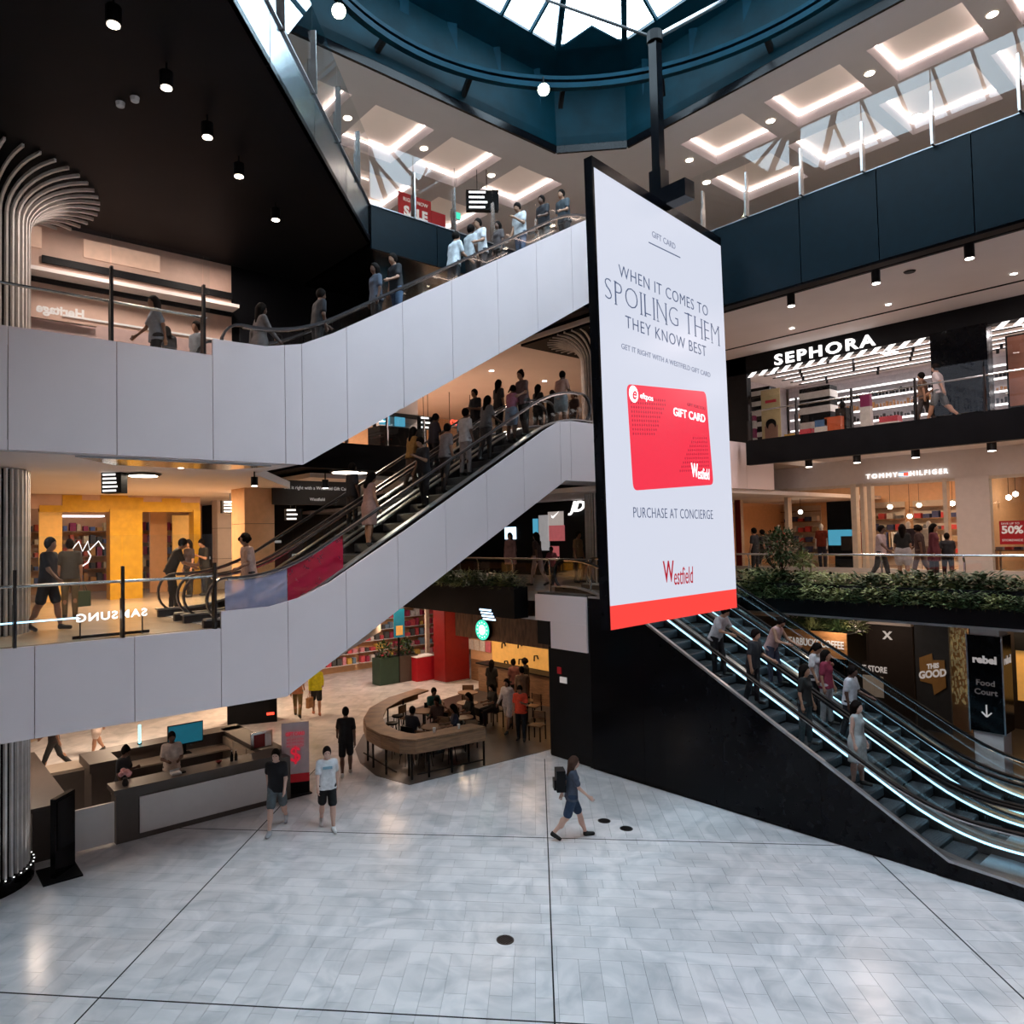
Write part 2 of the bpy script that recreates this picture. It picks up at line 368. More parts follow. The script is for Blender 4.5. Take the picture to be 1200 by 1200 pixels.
slab('floor_level_one_far', 'warm_floor', [(12.9, 33), (14.9, 33), (14.9, 50), (12.9, 50)], 3.6, L1)
# ---- level 2 slabs
slab('floor_level_two_left', 'warm_floor', [(-9, 12.55), (4.6, 12.55), (4.6, 14.4), (6.2, 14.4), (9.8, 19.6), (9.8, 50), (-9, 50)], 8.5, L2)
struct(MB().prism([(-9, 12.55), (6.1, 12.55), (6.1, 14.4), (9.8, 19.6), (9.8, 50), (-9, 50)], 7.52, 7.7).build('ceiling_level_one_left', 'ceiling_white'))
slab('floor_level_two_back', 'black_paint', [(9.8, 19.6), (16.8, 19.6), (16.8, 16.5), (46, 16.5), (46, 50), (9.8, 50)], 8.3, 9.12)
struct(bx('ceiling_level_one_back', 'ceiling_white', (10.4, 20.2, 8.05, 17, 50, 8.2)))
struct(bx('ceiling_level_one_store', 'ceiling_white', (17, 13.4, 7.45, 46, 50, 7.6)))
slab('floor_level_two_landing', 'warm_floor', [(14.3, 13.3), (46, 13.3), (46, 16.6), (14.3, 16.6)], 8.6, L2)
struct(bx('trim_3', 'black_paint', (22.74, -9, 8.33, 23.0, 12.7, 9.15)))
slab('floor_level_two_right', 'black_paint', [(23.0, -9), (46, -9), (46, 12.7), (23.0, 12.7)], 8.85, 9.15, 'black edged upper gallery floor')
struct(bx('ceiling_level_one_right', 'ceiling_white', (23.0, -9, 8.72, 46, 12.7, 8.84)))
struct(bx('ceiling_level_two_back', 'ceiling_white', (9.9, 19.7, 12.6, 16.8, 50, 12.72)))
# ---- level 3 slabs
slab('floor_level_three_right', 'black_gloss', [(16.51, -9), (46, -9), (46, 13.84), (16.51, 13.84)], 12.75, L3)
fas = thing('bulkhead_fascia', 'dark polished bulkhead band under the top right gallery', 'fascia', (16.5, 3, 11.8))
ys = [13.84, 9.85, 7.7, 6.05, 4.35, 2.6, .6, -3, -9]
for a, b in zip(ys, ys[1:]):
    MB().box(16.45, b+.01, 11.78, 16.51, a-.01, L3).build('panel', 'teal_fascia' if 'teal_fascia' in MATS else mat('teal_fascia', (.0005, .0065, .011), .4, 0, var=.15, spec=.12), fas)
bx('backing', 'black_paint', (16.51, -9, 11.74, 16.8, 13.84, 12.76), fas)
bx('edge_trim', 'alu', (16.44, -9, L3, 16.56, 13.84, L3+.02), fas)
struct(bx('ceiling_level_two_right', 'ceiling_white', (16.8, -9, 12.6, 46, 50, 12.74)))
struct(bx('trim_1', 'black_paint', (23.5, -9, 12.575, 23.56, 17, 12.6)))
DG = 5.12
slab('floor_level_three_back', 'black_gloss', [(8.72, 13.84), (46, 13.84), (46, 50), (8.72, 50)], 12.8, L3)
slab('ceiling_soffit_left', 'black_soffit', [(-9, -9), (-9, 50), (8.72, 50), (8.72, 13.84), (-9, -3.88)], 12.9, 13.0, 'black ceiling soffit over the left gallery')
slab('floor_level_three_left', 'warm_floor', [(-9, -3.7), (-9, 50), (8.66, 50), (8.66, 14.0)], 13.3, 13.7)
fas = thing('bulkhead_fascia', 'polished metal bulkhead running diagonally under the top left gallery', 'fascia', (5, 10.1, 12.9))
for k in range(9):
    a = -4.5+k*1.47; b = a+1.45
    if b > 8.72: b = 8.72
    MB().ext([(a, a+DG, 12.9), (b, b+DG, 12.9), (b, b+DG, L3), (a, a+DG, L3)], (-.05, .05, 0)).build('panel', 'mirror_fascia', fas)
MB().beam((-4.5, -4.5+DG, L3+.01), (8.72, 8.72+DG, L3+.01), .08, .02).build('edge_trim', 'alu', fas)
fas = thing('bulkhead_fascia', 'black bulkhead band along the far edge of the top gallery', 'fascia', (12, 13.8, 11.9))
for a, b in ((8.72, 10.6), (10.62, 12.6), (12.62, 14.6), (14.62, 16.45)): MB().box(a, 13.78, 12.75, b, 13.84, L3).build('panel', 'teal_fascia', fas)
bx('edge_trim', 'alu', (8.72, 13.76, L3, 16.5, 13.86, L3+.02), fas)
struct(bx('floor_top_gallery_right', 'warm_floor', (16.62, -9, L3, 33, 13.9, L3+.012)))
struct(bx('floor_top_gallery_back', 'warm_floor', (8.9, 13.9, L3, 33, 26, L3+.012)))
struct(bx('floor_upper_gallery_right', 'warm_floor', (22.9, -9, 9.15, 32.5, 12.7, 9.162)))
struct(bx('floor_upper_gallery_back', 'warm_floor', (9.9, 19.75, 9.12, 34, 31, 9.132)))
struct(bx('wall_black_downstand', 'black_soffit', (6.7, 17.05, 10.0, 10.9, 17.25, 12.9)))  # black panel added to darken the view behind the topmost escalator
# ---- level 4 ceiling with recessed coffers round the skylight opening
OX0, OX1, OY0, OY1, CH = 3.5, 17.1, .8, 14.4, 1.45
cof = []   # x0,y0,x1,y1
for c in (5.85, 8.4, 10.95): cof.append((18.27, c-.97, 20.2, c+.97, 'right', c))
for c in (3.3, .7): cof.append((18.27, c-.97, 20.2, c+.97, 'right', c))
for c in (8.4, 11.05, 13.6, 16.25): cof.append((c-.97, 15.62, c+.97, 17.85, 'back', c))
for c in (4.1, 6.6, 9.1, 11.75): cof.append((20.9, c-1.2, 23.3, c+.95, 'right2', c))
for c in (9.6, 12.6, 15.6): cof.append((c-1.1, 18.7, c+1.1, 21.0, 'back2', c))
hole = [(OX0, OY0, OX1, OY1)]
xs = sorted({-9, 46, OX0, OX1, *[c[0] for c in cof], *[c[2] for c in cof]}); yy = sorted({-9, 50, OY0, OY1, *[c[1] for c in cof], *[c[3] for c in cof]})
mb = MB()
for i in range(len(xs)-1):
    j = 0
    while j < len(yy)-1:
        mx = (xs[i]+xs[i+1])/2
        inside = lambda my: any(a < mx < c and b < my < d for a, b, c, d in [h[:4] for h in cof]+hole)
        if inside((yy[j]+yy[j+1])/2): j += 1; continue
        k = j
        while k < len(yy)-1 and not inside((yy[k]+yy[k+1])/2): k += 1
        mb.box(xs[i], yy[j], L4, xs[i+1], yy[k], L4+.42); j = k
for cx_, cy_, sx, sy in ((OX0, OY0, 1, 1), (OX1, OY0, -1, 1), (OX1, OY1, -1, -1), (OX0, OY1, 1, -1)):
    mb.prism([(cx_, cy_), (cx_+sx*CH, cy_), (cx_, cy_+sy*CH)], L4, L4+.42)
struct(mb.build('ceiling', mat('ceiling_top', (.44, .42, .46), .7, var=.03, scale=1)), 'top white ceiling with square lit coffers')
rown = {'right': ('of the row right of the skylight', 'coffers beside the skylight'), 'back': ('of the row beyond the upper escalator', 'coffers beyond the escalator'),
        'right2': ('in the outer right row over the glass balustrade', 'outer right coffers'), 'back2': ('in the farthest row at the back', 'farthest coffers')}
for i, (x0, y0, x1, y1, row, c) in enumerate(cof):
    pos = {'right': {5.85: 'second from the picture edge, ', 8.4: 'middle ', 10.95: 'nearest the hanging screen, '}, 'back': {11.05: 'third from the right, ', 13.6: 'second from the right, ', 16.25: 'rightmost '}}.get(row, {}).get(c, '')
    t = thing('ceiling_coffer', f'glowing square ceiling coffer, {pos}{rown[row][0]}' if pos else f'glowing ceiling coffer {rown[row][0]}, {ordn(i)} of all coffers', 'ceiling coffer', ((x0+x1)/2, (y0+y1)/2, L4), rown[row][1])
    bx('back_panel', 'ceiling_white', (x0, y0, L4+.40, x1, y1, L4+.43), t)
    e = .012
    for q in ((x0+e, y0+.05, L4+.31, x0+.045, y1-.05, L4+.345), (x1-.045, y0+.05, L4+.31, x1-e, y1-.05, L4+.345), (x0+.05, y0+e, L4+.31, x1-.05, y0+.045, L4+.345), (x0+.05, y1-.045, L4+.31, x1-.05, y1-e, L4+.345)): bx('light_strip', 'led_warm', q, t)
def downlight(x, y, z, label, group, black=False, r=.09, h=.16, power=0, m='lamp_glow'):
    t = thing('ceiling_downlight', label, 'ceiling light', (x, y, z), group)
    if black:
        MB().lathe((x, y, z-h-.14), [(r, 0), (r, h)], 14).build('housing', 'black_paint', t)
        MB().tube([(x, y, z-.14), (x, y, z)], .015, 6).build('stem', 'black_paint', t)
        MB().lathe((x, y, z-h-.15), [(r*.8, 0), (r*.8, .01)], 14).build('lens', m, t)
        zz = z-h-.2
    else:
        MB().lathe((x, y, z-.02), [(r, 0), (r+.025, .02)], 18).build('trim_ring', 'ceiling_white', t)
        MB().lathe((x, y, z-.03), [(r*.9, 0), (r*.9, .01)], 18).build('lens', m, t)
        zz = z-.06
    if power: spot((x, y, zz), power)
    return t
for i, y in enumerate((12.25, 9.68, 7.12, 4.58, 2.0)): downlight(19.22, y, L4, 'round recessed downlight between the right hand coffers, number %s from the hanging screen' % ['nearest', 'second', 'third', 'fourth', 'fifth'][i], 'downlights of the right coffer row', r=.12, power=35)
for i, x in enumerate((9.77, 12.32, 14.95)): downlight(x, 16.55, L4, 'round recessed downlight between the back coffers, %s' % ['left of the three', 'middle of the three', 'right of the three'][i], 'downlights of the back coffer row', r=.12, power=35)
for p in ((1075, 135), (933, 197), (828, 213)):
    h = hit(*p, 'z', L4); downlight(h.x, h.y, L4, 'small recessed downlight seen through the top right glass, %s' % {1075: 'rightmost', 933: 'middle', 828: 'nearest the screen'}[p[0]], 'downlights behind the top right glass', r=.13)
# ---- skylight: shaft, ring beam, frame and glazed pyramid
OC = [(OX0+CH, OY0), (OX1-CH, OY0), (OX1, OY0+CH), (OX1, OY1-CH), (OX1-CH, OY1), (OX0+CH, OY1), (OX0, OY1-CH), (OX0, OY0+CH)]
CTR = Vector(((OX0+OX1)/2, (OY0+OY1)/2, 0))
def octo(f, z): return [Vector((CTR.x+(x-CTR.x)*f, CTR.y+(y-CTR.y)*f, z)) for x, y in OC]
sky = thing('skylight', 'large glazed pyramid skylight over the atrium in teal steel', 'skylight', (CTR.x, CTR.y, L4))
def band(name, f0, z0, f1, z1, m, th=.08):
    A, B = octo(f0, z0), octo(f1, z1)
    for i in range(8):
        j = (i+1) % 8; n = (A[j]-A[i]).cross(B[i]-A[i]).normalized()*th
        mid = (A[i]+A[j])/2-CTR; n = n if n.dot(Vector((mid.x, mid.y, 0))) > 0 else -n
        MB().ext([A[i], A[j], B[j], B[i]], n).build(name, m, sky)
band('shaft_wall', .999, L4-.02, .999, 17.70, 'black_gloss')
band('shaft_wall', .999, 17.69, .999, 17.95, 'teal_deep')
band('shaft_wall', 1.0, 17.94, 1.03, 19.9, 'teal_deep')
band('frame_beam', 1.04, 19.82, .93, 20.25, 'teal_steel', .2)
ZT = 20.25
A = octo(.93, ZT); B = octo(1.035, 19.7)
for i in range(8):
    j = (i+1) % 8; n = 7 if i % 2 == 0 else 1
    for k in range(n):
        t = (k+.5)/n; p = B[i].lerp(B[j], t)*.997+CTR*.003; p.z = 18.05; q = p.copy(); q.z = 19.9
        MB().beam(p, q, .28, .12, (CTR-p)*1).build('post', 'teal_steel', sky)
APX = Vector((CTR.x, CTR.y, 24.6))
for i in range(8):
    j = (i+1) % 8; n = 9 if i % 2 == 0 else 1
    MB().beam(A[i], APX, .16, .22).build('hip_rafter', 'teal_steel', sky)
    MB().ext([A[i]+V(0, 0, .02), A[j]+V(0, 0, .02), APX+V(0, 0, .02)], (0, 0, .02)).build('glass_pane', 'roof_glass', sky)
    if i % 2: MB().ext([A[i]+V(0, 0, -.05), A[j]+V(0, 0, -.05), ((A[i]+A[j])/2).lerp(APX, .06)+V(0, 0, -.05)], (0, 0, .05)).build('gusset_plate', 'teal_steel', sky)
    # jack rafters run square to the eaves up to the hips
    e = A[j]-A[i]; L = e.length; en = e.normalized(); c = (A[i]+A[j])/2; up = (APX-c)
    for k in range(1, n):
        s = k/n*L-L/2; f = 1-abs(s)/(L/2)
        p = c+en*s; MB().beam(p, p+up*max(f, .05), .07, .12).build('rafter', 'teal_steel', sky)
ring = thing('ring_beam', 'circular teal steel ring beam hung below the skylight', 'ring beam', (CTR.x, CTR.y, 18.2))
for r, z, h in ((6.5, 18.32, .1), (6.5, 18.12, .14)):
    pts = [V(CTR.x+r*math.cos(2*PI*k/96), CTR.y+r*math.sin(2*PI*k/96), z) for k in range(97)]
    mb = MB()
    for k in range(96):
        a, b = pts[k], pts[k+1]; mb.beam(a, b, .16, h)
    mb.build('ring', 'teal_steel', ring)
for k in range(16):
    a = 2*PI*(k+.35)/16; c = V(CTR.x+6.5*math.cos(a), CTR.y+6.5*math.sin(a), 18.2); d = V(math.cos(a), math.sin(a), 0)
    q = c + d*.55; q.z = 17.9
    MB().beam(c, q, .12, .16).build('bracket', 'black_paint', ring)
for nm, p, z, lb in (('a', (637, 105), 17.85, 'bright star like floodlight left of the screen pole under the ring beam'), ('b', (397, 13), 17.85, 'bright star like floodlight at the top left of the ring beam')):
    h = hit(*p, 'z', z); t = thing('floodlight', lb, 'floodlight', (h.x, h.y, z), 'floodlights on the ring beam')
    d = (V(0, 0, HC)-h).normalized()
    MB().tube([h, h-d*.22], [.17, .09], 14).build('housing', 'black_paint', t)
    MB().tube([h+d*.012, h], .15, 14).build('lens', 'lamp_green', t)
    MB().tube([h-d*.2, h-d*.2+V(0, 0, .35)], .02, 6).build('bracket', 'black_paint', t)
# ---- columns clad with slim ribs that flare out under the soffit
def column(cx_, cy_, r, segs, label, nrib=44, flare=None, base=True, fl=1.1):
    t = thing('column', label, 'column', (cx_, cy_, segs[0][0]))
    if base:
        for a in (-2.2, -1.3, -.5, .3): spot((cx_+(r+.2)*math.cos(a), cy_+(r+.2)*math.sin(a), .3), 9, (1, .93, .88), 70, (0, 0, 1), .9, .02)
    for z0, z1 in segs:
        MB().lathe((cx_, cy_, 0), [(r-.09, z0), (r-.09, z1)], 40).build('core', 'black_paint', t)
        top = (flare is not None and z1 == segs[-1][1])
        mb = MB()
        if top:
            path = [V(r, 0, z0)]
            for k in range(9):
                a = k/8*PI/2; path.append(V(r+fl*(1-math.cos(a)), 0, flare-.75+.72*math.sin(a)))
            path.append(V(r+fl+.12, 0, flare-.03)); mb.strip(path, .042, .055, (0, 1, 0))
        else: mb.strip([V(r, 0, z0), V(r, 0, z1)], .042, .055, (0, 1, 0))
        me = mb.mesh('rib')
        for k in range(nrib):
            a = 2*PI*k/nrib; o = obj('rib', me, 'rib_white'); o.location = (cx_, cy_, 0); o.rotation_euler = (0, 0, a); setpar(o, t)
    if base:
        MB().lathe((cx_, cy_, 0), [(r+.10, 0), (r+.10, .22), (r+.06, .26)], 40).build('base_ring', 'black_gloss', t)
        mb = MB()
        for k in range(40): a = 2*PI*k/40; mb.lathe((cx_+(r+.09)*math.cos(a), cy_+(r+.09)*math.sin(a), .262), [(.014, 0), (.014, .012)], 6)
        mb.build('marker_lights', 'sign_white', t)['kind'] = 'stuff'
    return t
column(1.27, 15.83, .93, [(.2, 3.06), (4.5, 7.5), (9.13, 12.9)], 'tall round column of pale vertical ribs at the left picture edge', flare=12.88, nrib=48)
column(18.6, 15.4, .62, [(4.5, 7.45), (9.13, 12.6)], 'pale ribbed column behind the left edge of the hanging screen', flare=12.55, nrib=36, base=False, fl=1.0)
bx_s = struct(bx('trim_2', 'black_soffit', (16.9, 14.0, 12.52, 22, 17.4, 12.6)))
# ================================================================== people: one smooth implicit surface per body, clothes and hair as children
def rcone(P, a, b, r1, r2):
    a = np.array(a); b = np.array(b); ba = b-a; l2 = max(ba@ba, 1e-9); t = np.clip(((P-a)@ba)/l2, 0, 1)
    return np.linalg.norm(P-a-t[..., None]*ba, axis=-1)-(r1+(r2-r1)*t)
def ellip(P, c, r):
    r = np.array(r); q = (P-np.array(c))/r; k = np.linalg.norm(q, axis=-1); return (k-1)*r.min()
class SDF:
    """list of ('c',a,b,r1,r2) or ('e',c,r), smooth union on a grid"""
    def __init__(s, h): s.h = h; s.pr = []; s.cut = []
    def c(s, a, b, r1, r2, k=.02): s.pr.append(('c', a, b, r1, r2, k)); return s
    def e(s, c, r, k=.02): s.pr.append(('e', c, r, k)); return s
    def mesh(s, name):
        lo = np.full(3, 1e9); hi = -lo
        for p in s.pr:
            if p[0] == 'c': pts = [(np.array(p[1]), p[3]), (np.array(p[2]), p[4])]
            else: pts = [(np.array(p[1]), max(p[2]))]
            for q, r in pts: lo = np.minimum(lo, q-r); hi = np.maximum(hi, q+r)
        h = s.h; lo = lo-3*h; n = np.ceil((hi-lo)/h).astype(int)+4
        ax = [lo[i]+h*np.arange(n[i]) for i in range(3)]
        Fd = np.full(tuple(n), .3)
        for p in s.pr:
            if p[0] == 'c':
                a, b = np.array(p[1]), np.array(p[2]); r = max(p[3], p[4]); l = np.minimum(a, b)-r; u = np.maximum(a, b)+r
            else: l = np.array(p[1])-np.array(p[2]); u = np.array(p[1])+np.array(p[2])
            k = p[-1]; mg = .05+2*h
            i0 = np.maximum(((l-mg-lo)/h).astype(int), 0); i1 = np.minimum(((u+mg-lo)/h).astype(int)+2, n)
            sl = tuple(slice(i0[i], i1[i]) for i in range(3))
            X, Y, Z = np.meshgrid(ax[0][sl[0]], ax[1][sl[1]], ax[2][sl[2]], indexing='ij'); P = np.stack([X, Y, Z], -1)
            d = rcone(P, *p[1:5]) if p[0] == 'c' else ellip(P, p[1], p[2])
            f = Fd[sl]; t = np.clip(.5+.5*(f-d)/k, 0, 1); Fd[sl] = f*(1-t)+d*t-k*t*(1-t)
        if s.cut:
            X, Y, Z = np.meshgrid(*ax, indexing='ij'); P = np.stack([X, Y, Z], -1)
            for cu in s.cut:
                if cu[0] == 'p': d = (P-np.array(cu[1]))@np.array(cu[2])
                else: d = -ellip(P, cu[1], cu[2])
                Fd = np.maximum(Fd, d)
        S = Fd < 0
        c = [S[i:n[0]-1+i, j:n[1]-1+j, k:n[2]-1+k] for i in (0, 1) for j in (0, 1) for k in (0, 1)]
        cnt = sum(q.astype(int) for q in c); act = (cnt > 0) & (cnt < 8)
        idx = -np.ones(act.shape, int); A = np.argwhere(act); idx[act] = np.arange(len(A))
        acc = np.zeros((len(A), 3)); num = np.zeros(len(A))
        cor = [(i, j, k) for i in (0, 1) for j in (0, 1) for k in (0, 1)]
        for a in range(8):
            for b in range(a+1, 8):
                da = np.array(cor[b])-np.array(cor[a])
                if abs(da).sum() != 1: continue
                va = Fd[tuple((A+cor[a]).T)]; vb = Fd[tuple((A+cor[b]).T)]; m = (va < 0) != (vb < 0)
                t = np.where(m, va/np.where(m, va-vb, 1), 0)
                acc += m[:, None]*(np.array(cor[a])+t[:, None]*da); num += m
        vs = lo+h*(A+acc/num[:, None]); fs = []
        for d in range(3):
            e = [0, 0, 0]; e[d] = 1; o1 = [0, 0, 0]; o2 = [0, 0, 0]; o1[(d+1) % 3] = 1; o2[(d+2) % 3] = 1
            sl0 = [slice(1, n[i]-1) for i in range(3)]; sl0[d] = slice(0, n[d]-1)
            base = np.stack(np.meshgrid(*[np.arange(q.start, q.stop) for q in sl0], indexing='ij'), -1).reshape(-1, 3)
            s0 = S[tuple(base.T)]; s1 = S[tuple((base+e).T)]; m = s0 != s1; bq = base[m]; fl = s0[m]
            q = [idx[tuple((bq-np.array(o)).T)] for o in ([0, 0, 0], o1, (np.array(o1)+o2), o2)]
            Q = np.stack(q, 1); Q = np.where(fl[:, None], Q, Q[:, ::-1]); fs.append(Q[(Q >= 0).all(1)])
        fs = np.concatenate(fs)
        me = bpy.data.meshes.new(name); me.from_pydata(vs.tolist(), [], fs.tolist())
        me.polygons.foreach_set('use_smooth', [True]*len(me.polygons)); me.update(); return me
POSES = {  # thigh L/R (forward deg), knee L/R, arm L/R swing, elbow L/R, lean, head pitch
 'stand': dict(th=(3, -3), kn=(2, 2), ar=(3, -3), el=(12, 14), ln=1, hd=3),
 'walk': dict(th=(15, -12), kn=(5, 18), ar=(-20, 24), el=(14, 22), ln=3, hd=4),
 'stride': dict(th=(22, -17), kn=(4, 26), ar=(-26, 20), el=(10, 30), ln=5, hd=6),
 'phone': dict(th=(2, -2), kn=(2, 6), ar=(14, 4), el=(100, 20), ln=3, hd=24),
 'rail': dict(th=(2, -6), kn=(2, 10), ar=(16, -2), el=(52, 14), ln=6, hd=8),
 'bent': dict(th=(14, 2), kn=(8, 4), ar=(34, 26), el=(34, 60), ln=22, hd=22),
 'fold': dict(th=(4, -3), kn=(3, 3), ar=(8, 8), el=(82, 82), ln=0, hd=10),
 'sit': dict(th=(82, 86), kn=(84, 88), ar=(28, 22), el=(60, 70), ln=4, hd=14),
}
_pc = {}
def person_meshes(pose, outfit, hair, res, flip, fem):
    key = (pose, outfit, hair, res, flip, fem)
    if key in _pc: return _pc[key]
    ps = POSES[pose]; D = math.radians
    g = lambda k: ps[k][::-1] if flip else ps[k]
    w = .9 if fem else 1.
    ln = D(ps['ln']); up = np.array([0, math.sin(ln), math.cos(ln)]); fwd = np.array([0, math.cos(ln), -math.sin(ln)])
    pel = np.array([0, 0, 0.]); legs = []
    for i, sg in enumerate((-1, 1)):
        th = D(g('th')[i]); kn = D(g('kn')[i]); hipj = pel+np.array([sg*.088, 0, -.03])
        knee = hipj+.435*np.array([sg*.03, math.sin(th), -math.cos(th)])
        a = th-kn; ank = knee+.415*np.array([0, math.sin(a), -math.cos(a)])
        fa = min(0, a*.7) if pose != 'sit' else 0
        fd = np.array([sg*.12, math.cos(fa), math.sin(fa)])
        legs.append((hipj, knee, ank, fd))
    low = min(l[2][2]+min(0, l[3][2]*.15) for l in legs); dz = .075-low
    pel = pel+[0, 0, dz]; legs = [(a+[0, 0, dz], b+[0, 0, dz], c+[0, 0, dz], d) for a, b, c, d in legs]
    neck = pel+up*.50; hc = pel+up*.665+fwd*.02; hp = D(ps['hd'])+ln*.4
    hu = np.array([0, math.sin(hp), math.cos(hp)]); hf = np.array([0, math.cos(hp), -math.sin(hp)]); hc = pel+up*.535+hu*.13+hf*.015
    arms = []
    for i, sg in enumerate((-1, 1)):
        sh = pel+up*.452+np.array([sg*.166*w, 0, 0]); a = D(g('ar')[i])-ln*.3; e = D(g('el')[i]); ph = D(9)
        d1 = np.array([sg*math.sin(ph), math.sin(a)*math.cos(ph), -math.cos(a)*math.cos(ph)]); el = sh+.285*d1
        a2 = a+e; inn = -.35 if e > D(60) else .04
        d2 = np.array([sg*inn, math.sin(a2), -math.cos(a2)]); d2 /= np.linalg.norm(d2); wr = el+.25*d2
        arms.append((sh, el, wr, d2, sg))
    B = SDF(res)
    for sg in (-1, 1):
        B.c(pel+[sg*.065, 0, 0], pel+up*.2+[sg*.05*w, 0, 0], .105, .088*w, .05); B.c(pel+up*.2+[sg*.05*w, 0, 0], pel+up*.38+[sg*.075*w, 0, 0], .09*w, .098*w, .05)
        B.c(neck-up*.01, pel+up*.45+np.array([sg*.14*w, 0, 0]), .050, .052, .05)
    if fem: B.e(pel+up*.34+fwd*.075, (.12, .055, .06), .04)
    B.c(neck-up*.03, hc-hu*.05, .052*w, .05*w, .03)
    B.e(hc, (.074, .094, .112), .02); B.e(hc-hu*.055+hf*.025, (.056, .066, .06), .03)
    B.c(hc+hf*.085+hu*.005, hc+hf*.104-hu*.022, .009, .014, .012)          # nose
    for sg in (-1, 1): B.e(hc+np.array([sg*.076, 0, 0])-hu*.01-hf*.005, (.012, .02, .03), .01)
    for hj, k, an, fd in legs:
        B.c(hj, k, .088, .056, .04); B.c(k, an, .055, .037, .02); B.e(k*.68+an*.32+np.array([0, -.012, 0]), (.046, .048, .11), .05)
        dn = np.array([0, fd[2], -fd[1]]); B.c(an+dn*.035, an+dn*.045+fd*.16, .036, .026, .02)
    for sh, el, wr, d2, sg in arms:
        B.c(sh, el, .049*w, .039*w, .03); B.c(el, wr, .04*w, .026*w, .02)
        pv = np.array([sg, 0, 0])-d2*(sg*d2[0]); pv /= np.linalg.norm(pv); cr = np.cross(d2, pv)
        cr = cr if cr@np.array([0, 1, .4]) > 0 else -cr   # towards the thumb side
        pa = wr+d2*.085
        B.c(wr, pa, .026, .030, .015); B.c(wr+cr*.012, pa+cr*.018, .02, .02, .012); B.c(wr-cr*.012, pa-cr*.018, .018, .018, .012)
        fr = .0085 if res < .013 else .010
        for q, (off, L) in enumerate(((.031, .062), (.011, .072), (-.011, .066), (-.030, .050))):
            b0 = pa+cr*off+d2*.01; b1 = b0+d2*L*.55-pv*.006; b2 = b1+d2*L*.35-pv*.022
            B.c(b0, b1, fr, fr*.95, .004); B.c(b1, b2, fr*.95, fr*.8, .004)
        tb = wr+d2*.03+cr*.026; B.c(tb, tb+d2*.032+cr*.024, .012, .010, .008); B.c(tb+d2*.032+cr*.024, tb+d2*.058+cr*.026, .010, .008, .004)
    out = {'body': B.mesh('body')}
    r2 = max(res, .014)
    T = SDF(r2); o = .016
    for sg in (-1, 1):
        T.c(pel-up*.09+[sg*.07, 0, 0], pel+up*.2+[sg*.055*w, 0, 0], .134, .098*w+o, .05); T.c(pel+up*.2+[sg*.055*w, 0, 0], pel+up*.38+[sg*.075*w, 0, 0], .095*w+o, .1*w+o, .05)
        T.c(neck-up*.02, pel+up*.45+np.array([sg*.14*w, 0, 0]), .062, .066, .05)
    if fem: T.e(pel+up*.34+fwd*.075, (.125, .065, .07), .04)
    sleeve = 'long' if outfit in ('hoodie', 'coat') else ('none' if outfit in ('tank', 'dress') else 'short')
    for sh, el, wr, d2, sg in arms:
        if sleeve == 'short': T.c(sh, sh+(el-sh)*.68, .060*w+.004, .063, .03)
        elif sleeve == 'long': T.c(sh, el, .064, .055, .03); T.c(el, el+(wr-el)*.97, .055, .042, .02)
    if outfit == 'hoodie': T.e(neck-fwd*.06+up*.01, (.10, .07, .07), .03)
    if outfit in ('dress', 'coat'):
        ln2 = .42 if outfit == 'dress' else .3
        m = (legs[0][0]+legs[1][0])/2; mk = (legs[0][1]+legs[1][1])/2; e = m+(mk-m)*ln2/.43
        for sg in (-1, 1):
            T.c(m+[sg*.06, 0, 0], e+[sg*.10, 0, 0], .12, .11, .06)
            k = legs[0 if sg < 0 else 1]; T.c(k[0], k[0]+(k[1]-k[0])*ln2/.43, .11, .12, .06)
        T.cut.append(('p', e, (0, 0, -1)))
    elif pose != 'sit': T.cut.append(('p', pel-up*.10, -up))
    T.cut.append(('p', neck+up*(.022 if outfit != 'hoodie' else .06), up))
    out['shirt'] = T.mesh('shirt')
    if outfit not in ('dress', 'jump'):
        Pn = SDF(r2); short = outfit in ('shorts', 'hoodie', 'skirt')
        for sg in (-1, 1): Pn.c(pel+[sg*.06, 0, .05], pel+[sg*.07, 0, -.02], .112, .118, .04)
        for hj, k, an, fd in legs:
            if short: Pn.c(hj, hj+(k-hj)*.82, .104, .094, .04)
            else: Pn.c(hj, k, .102, .07, .04); Pn.c(k, k+(an-k)*.96, .07, .056, .02)
        if outfit == 'skirt': Pn.c(legs[0][0], (legs[0][1]+legs[0][0])/2, .12, .13, .08).c(legs[1][0], (legs[1][1]+legs[1][0])/2, .12, .13, .08)
        if pose != 'sit': Pn.cut.append(('p', pel+up*.10, up))
        out['trousers'] = Pn.mesh('trousers')
    for i, (hj, k, an, fd) in enumerate(legs):
        dn = np.array([0, fd[2], -fd[1]]); S = SDF(r2); S.c(an+dn*.03, an+dn*.038+fd*.165, .048, .038, .02); S.c(an, an+dn*.03, .047, .047, .02)
        S.cut.append(('p', an+dn*.073, dn)); S.cut.append(('p', an-dn*.03, -dn)); out['shoe%d' % i] = S.mesh('shoe')
    H = SDF(r2)
    H.e(hc+hu*.014-hf*.012, (.091, .108, .124), .02)
    if hair == 'long': H.c(hc-hf*.06-hu*.02, hc-hf*.075-hu*.26, .082, .06, .04); H.c(hc-hf*.03+[.055, 0, 0], hc-hf*.04-hu*.18+[.06, 0, 0], .045, .03, .03); H.c(hc-hf*.03-[.055, 0, 0], hc-hf*.04-hu*.18-[.06, 0, 0], .045, .03, .03)
    if hair == 'tail': H.c(hc-hf*.09+hu*.05, hc-hf*.14-hu*.2, .04, .02, .02)
    if hair == 'bun': H.e(hc-hf*.06+hu*.11, (.05, .05, .045), .02)
